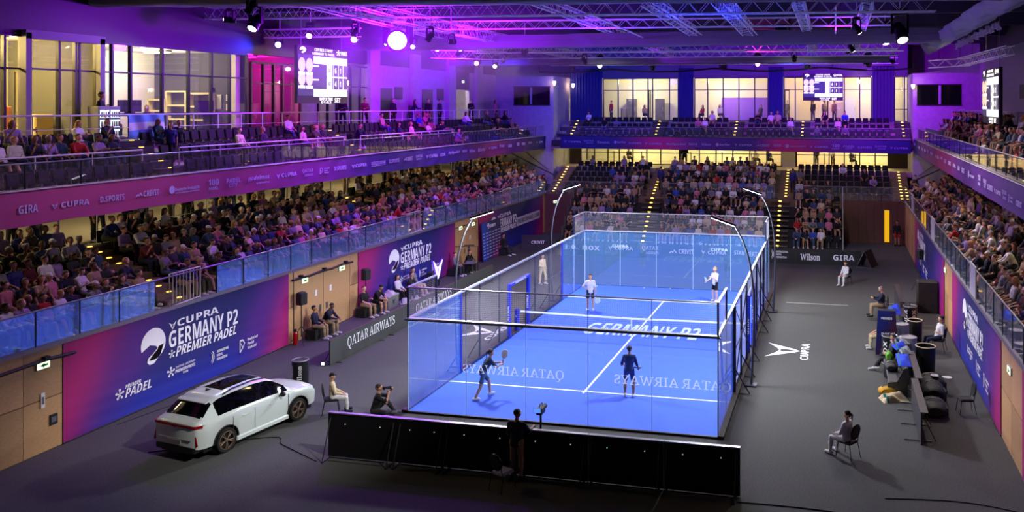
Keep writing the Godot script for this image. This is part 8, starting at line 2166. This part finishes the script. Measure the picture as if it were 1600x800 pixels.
	figure("bald man in a black polo and beige trousers by the door edge", V(-13.0, 0, -0.95), Vector2(1, 0.1), with(sit, {"h": 1.82, "w": 1.1, "sleeve": 1, "legs": 2, "faL": V(-0.5, 0.3, 0.8)}), 4, "buzz", "auburn", "black", "beige")
	figure("man in black shorts with green socks bending over his phone", V(-12.9, 0, -1.75), Vector2(1, 0.1), with(ps.sit_lean, {"h": 1.8, "sleeve": 1, "legs": 1, "look": V(0, -0.7, 1), "ua": 0}), 1, "short", "dark", "black", "black")
	figure("woman in a white top and dark trousers by the cool box", V(-13.0, 0, -4.1), Vector2(1, 0.1), with(sit, {"h": 1.7, "w": 0.92, "sleeve": 2, "legs": 2}), 0, "long", "brown", "white", "black")
	figure("man in a dark vest bending forward beside the woman in white", V(-12.8, 0, -4.75), Vector2(1, 0.1), with(ps.sit_lean, {"h": 1.8, "sleeve": 1, "legs": 2}), 1, "short", "dark", "charcoal", "denim")
	figure("man in a grey sweater sitting right of the man in a vest", V(-12.9, 0, -5.7), Vector2(1, 0.05), with(ps.sit_back, {"h": 1.84, "sleeve": 2, "legs": 2}), 0, "short", "dark", "grey", "cream")
	figure("woman in a grey top lit violet behind the glowing emblem", V(-13.0, 0, -10.8), Vector2(1, 0.1), with(sit, {"h": 1.7, "sleeve": 2, "legs": 2}), 4, "bun", "brown", "grey", "charcoal")
	figure("person in black sitting beside the gear table at the far left", V(-12.8, 0, -11.9), Vector2(1, 0.2), with(ps.sit_lean, {"h": 1.75, "sleeve": 2, "legs": 2}), 1, "short", "dark", "black", "black")
	figure("man in black leaning before the far left banner", V(-12.8, 0, -17.9), Vector2(1, 0.4), with(ps.sit_back, {"h": 1.8, "sleeve": 2, "legs": 2}), 1, "short", "dark", "black", "charcoal")
	figure("ball kid in white stepping forward outside the far left fence", V(-7.3, 0, -9.6), Vector2(0.9, 0.4), with(stand, {"h": 1.65, "thL": V(0.05, -1, 0.35), "thR": V(-0.05, -1, -0.2), "faR": V(0.2, -0.1, 1), "sleeve": 2, "legs": 2}), 1, "short", "dark", "cream", "cream")
	# far end
	figure("steward in a blue jacket on the left far stairs", V(-4.55, 3.4, -28.9), Vector2(0, -1), with(stand, {"h": 1.78, "sleeve": 2, "legs": 2}), 1, "short", "dark", "blue", "black", "black")
	figure("steward in a blue jacket on the right far stairs", V(5.35, 3.4, -28.9), Vector2(0.1, -1), with(stand, {"h": 1.76, "sleeve": 2, "legs": 2}), 2, "short", "dark", "blue", "black", "black")
	figure("guard in black standing in the lower far doorway, arms folded", V(-3.5, 4.8, -33.4), Vector2(0, 1), with(ps.stand_fold, {"h": 1.85, "w": 1.1, "sleeve": 2, "legs": 2}), 1, "short", "dark", "black", "black", "black")
	figure("person with red shorts standing by the far right corner door", V(12.6, 0, -27.2), Vector2(-0.3, 1), with(stand, {"h": 1.75, "sleeve": 2, "legs": 1}), 2, "short", "dark", "black", "red", "black")
	figure("man in a black shirt standing at the end of the right stand", V(14.0, 3.0, -29.3), Vector2(-0.8, 0.5), with(ps.stand_fold, {"h": 1.8, "sleeve": 1, "legs": 2}), 1, "short", "dark", "black", "black", "black")
	figure("silhouetted man in black under the right balcony", V(17.9, 4.8, -25.0), Vector2(-1, 0.3), with(stand, {"h": 1.8, "sleeve": 2, "legs": 2}), 2, "short", "dark", "black", "black", "black")
	figure("man in a cream shirt walking on the right stand stairs", V(15.0, 3.5, -10.3), Vector2(0.9, -0.3), with(stand, {"h": 1.8, "w": 1.08, "sleeve": 1, "legs": 2}), 0, "short", "brown", "cream", "black")
	figure("person in a red top standing at the far end of the left stand", V(-17.4, 4.8, -28.0), Vector2(0.7, 0.6), with(ps.stand_lean, {"h": 1.75, "sleeve": 1, "legs": 2}), 1, "short", "brown", "red", "navy", "black")
	figure("steward in red standing at the middle gate of the left stand", V(-13.95, 3.02, -5.6), Vector2(1, -0.4), with(ps.stand_lean, {"h": 1.75, "sleeve": 1, "legs": 2}), 1, "short", "dark", "red", "cream", "white")
	# upper left
	figure("man in black with a badge standing by the glazed entrance", V(-18.4, 8.5, 8.35), Vector2(0.8, -0.4), with(ps.stand_fold, {"h": 1.82, "sleeve": 2, "legs": 2}), 1, "short", "brown", "black", "black", "black")
	figure("woman in a blue shirt standing at the upper left stairs", V(-16.9, 7.5, 6.6), Vector2(0.9, 0.5), with(stand, {"h": 1.68, "sleeve": 1, "legs": 2}), 0, "long", "dark", "blue", "black")
	figure("person in black standing beside the woman in a blue shirt", V(-17.05, 7.5, 6.0), Vector2(0.9, 0.2), with(stand, {"h": 1.74, "sleeve": 2, "legs": 2}), 0, "short", "blond", "black", "black")
	figure("blond woman at the control desk, hand to her face", V(-20.9, 8.5, 3.6), Vector2(1, -0.2), with(ps.sit_chin, {"h": 1.72, "sleeve": 1, "legs": 2}), 4, "long", "blond", "charcoal", "black")
	figure("red-haired person behind the left monitor of the control desk", V(-21.0, 8.5, 5.3), Vector2(1, 0.1), with(sit, {"h": 1.74, "sleeve": 2, "legs": 2}), 0, "short", "auburn", "grey", "black")
	var ups := [[-7.6, "black", "navy", "first in the row of standing people right of the left screen", 0.9], [-9.9, "maroon", "black", "in a dark red top, second right of the left screen", 0.5], [-13.2, "black", "black", "third in the upstairs row, alone by a dark door", 0.2], [-15.7, "navy", "denim", "in a navy top leaning on the upstairs railing", -0.3], [-17.9, "black", "beige", "in black with pale trousers on the upstairs row", 0.4], [-19.6, "charcoal", "black", "smaller, sixth in the upstairs row", 0.1], [-24.8, "black", "black", "dark against the bright upstairs doorway", 0.8], [-29.6, "pink", "navy", "in a pink top at the far end upstairs", 0.0]]
	for q in ups:
		figure("person %s" % q[3], V(-18.25, 8.5, q[0]), Vector2(0.8, q[4]), with(ps.stand_lean if q[4] < 0.0 else (ps.stand_fold if q[4] > 0.45 else stand), {"h": 1.72 + 0.04 * q[4], "sleeve": 2, "legs": 2}), 1, "short" if q[4] > 0.05 else "long", "dark", q[1], q[2], "black", "people standing upstairs on the left", false)
	# people seen through the far glass
	var ins := [[-10.6, 8.5, "red", "in a red coat at the left far window", true], [-7.6, 8.5, "beige", "in a beige top sitting in the left far room", false], [-2.6, 8.5, "red", "in a red top, left in the middle far room", false], [-1.1, 8.5, "white", "in a white top in the middle far room", false], [2.3, 8.5, "charcoal", "in grey at the right side of the middle far room", false], [4.5, 8.5, "black", "in black by the white bar counter", true], [6.6, 8.5, "olive", "in olive at the far bar", true], [7.5, 8.5, "cream", "in a cream top at the far bar", true], [8.3, 8.5, "beige", "bending in a beige top at the far bar", true], [-9.0, 4.8, "black", "in black behind the lower far glass, left", false], [1.9, 4.8, "white", "in white at the lower far tables, left one", false], [3.0, 4.8, "denim", "in denim at the lower far tables, right one", false], [6.9, 4.8, "black", "in black at the lower far bar, left", true], [8.2, 4.8, "white", "in white at the lower far bar, middle", true], [9.7, 4.8, "charcoal", "in grey at the lower far bar, right", false]]
	for q in ins:
		figure("person %s" % q[3], V(q[0], q[1], -37.1 if q[4] else -37.0), Vector2(0.4 if int(q[0]) % 2 else -0.6, 0.7), with(stand if q[4] else ps.sit_cross, {"h": 1.72, "sleeve": 2, "legs": 2}), 0, "short" if q[4] else "long", "brown", q[2], "black", "black", "people behind the far glass", false)
		if not q[4]:
			var st := thing("stool", "dark stool under a guest behind the far glass", "stool", V(q[0], q[1], -37.05), 0.0, "stools behind the far glass")
			part("seat", MB.new().lathe([Vector2(0, 0.4), Vector2(0.19, 0.4), Vector2(0.19, 0.45), Vector2(0, 0.45)], 14), mat("furniture_black"), st)
			part("leg", MB.new().tube([V(0, 0, 0), V(0, 0.4, 0)], 0.03, 6), mat("furniture_black"), st)
	# people standing along the railing behind the top row of the left stand
	var tones := ["white", "black", "grey", "navy", "maroon", "denim", "beige", "charcoal", "black", "red", "navy", "cream"]
	var leg2 := ["denim", "black", "beige", "charcoal", "navy", "olive"]
	var forms := []
	for k in ["stand", "stand_fold", "stand_lean"]:
		forms.append(build_body(with(ps[k], {"h": 1.78, "sleeve": 1 + forms.size() % 2, "legs": 2}), false))
	var legs := []
	for k in 56:
		legs.append(leg2[rng.randi() % leg2.size()])
	for k in 56:
		var z := 16.2 - 0.8 * k + rng.randf_range(-0.2, 0.2)
		if AISLE_L.any(func(g): return absf(z - g) < 0.6):
			continue
		var zone: String = "left of the first banner" if z > 14.6 else ("above the emblem of the first banner" if z > 9.0 else "above the first banner's lettering" if z > 4.0 else "above the double door" if z > -1.0 else "above the second banner" if z > -11.7 else "above the far door" if z > -15.0 else "above the third banner")
		var o := thing("person", "standing spectator, %s trousers, between %s and %s trousers, %s" % [legs[k], legs[maxi(k - 1, 0)], legs[mini(k + 1, 55)], zone], "person", V(-18.2 - 0.5 * float(k % 3 == 1), 4.8, z), PI / 2 + rng.randf_range(-0.5, 0.5), "people standing behind the left top row")
		dress(o, forms[k % 3], [0, 1, 2, 4][k % 4], ["short", "long", "short", "cap", "pony"][k % 5], ["brown", "dark", "blond"][k % 3] if k % 5 != 3 else "grey", tones[(k * 5) % tones.size()], legs[k], "white", false)
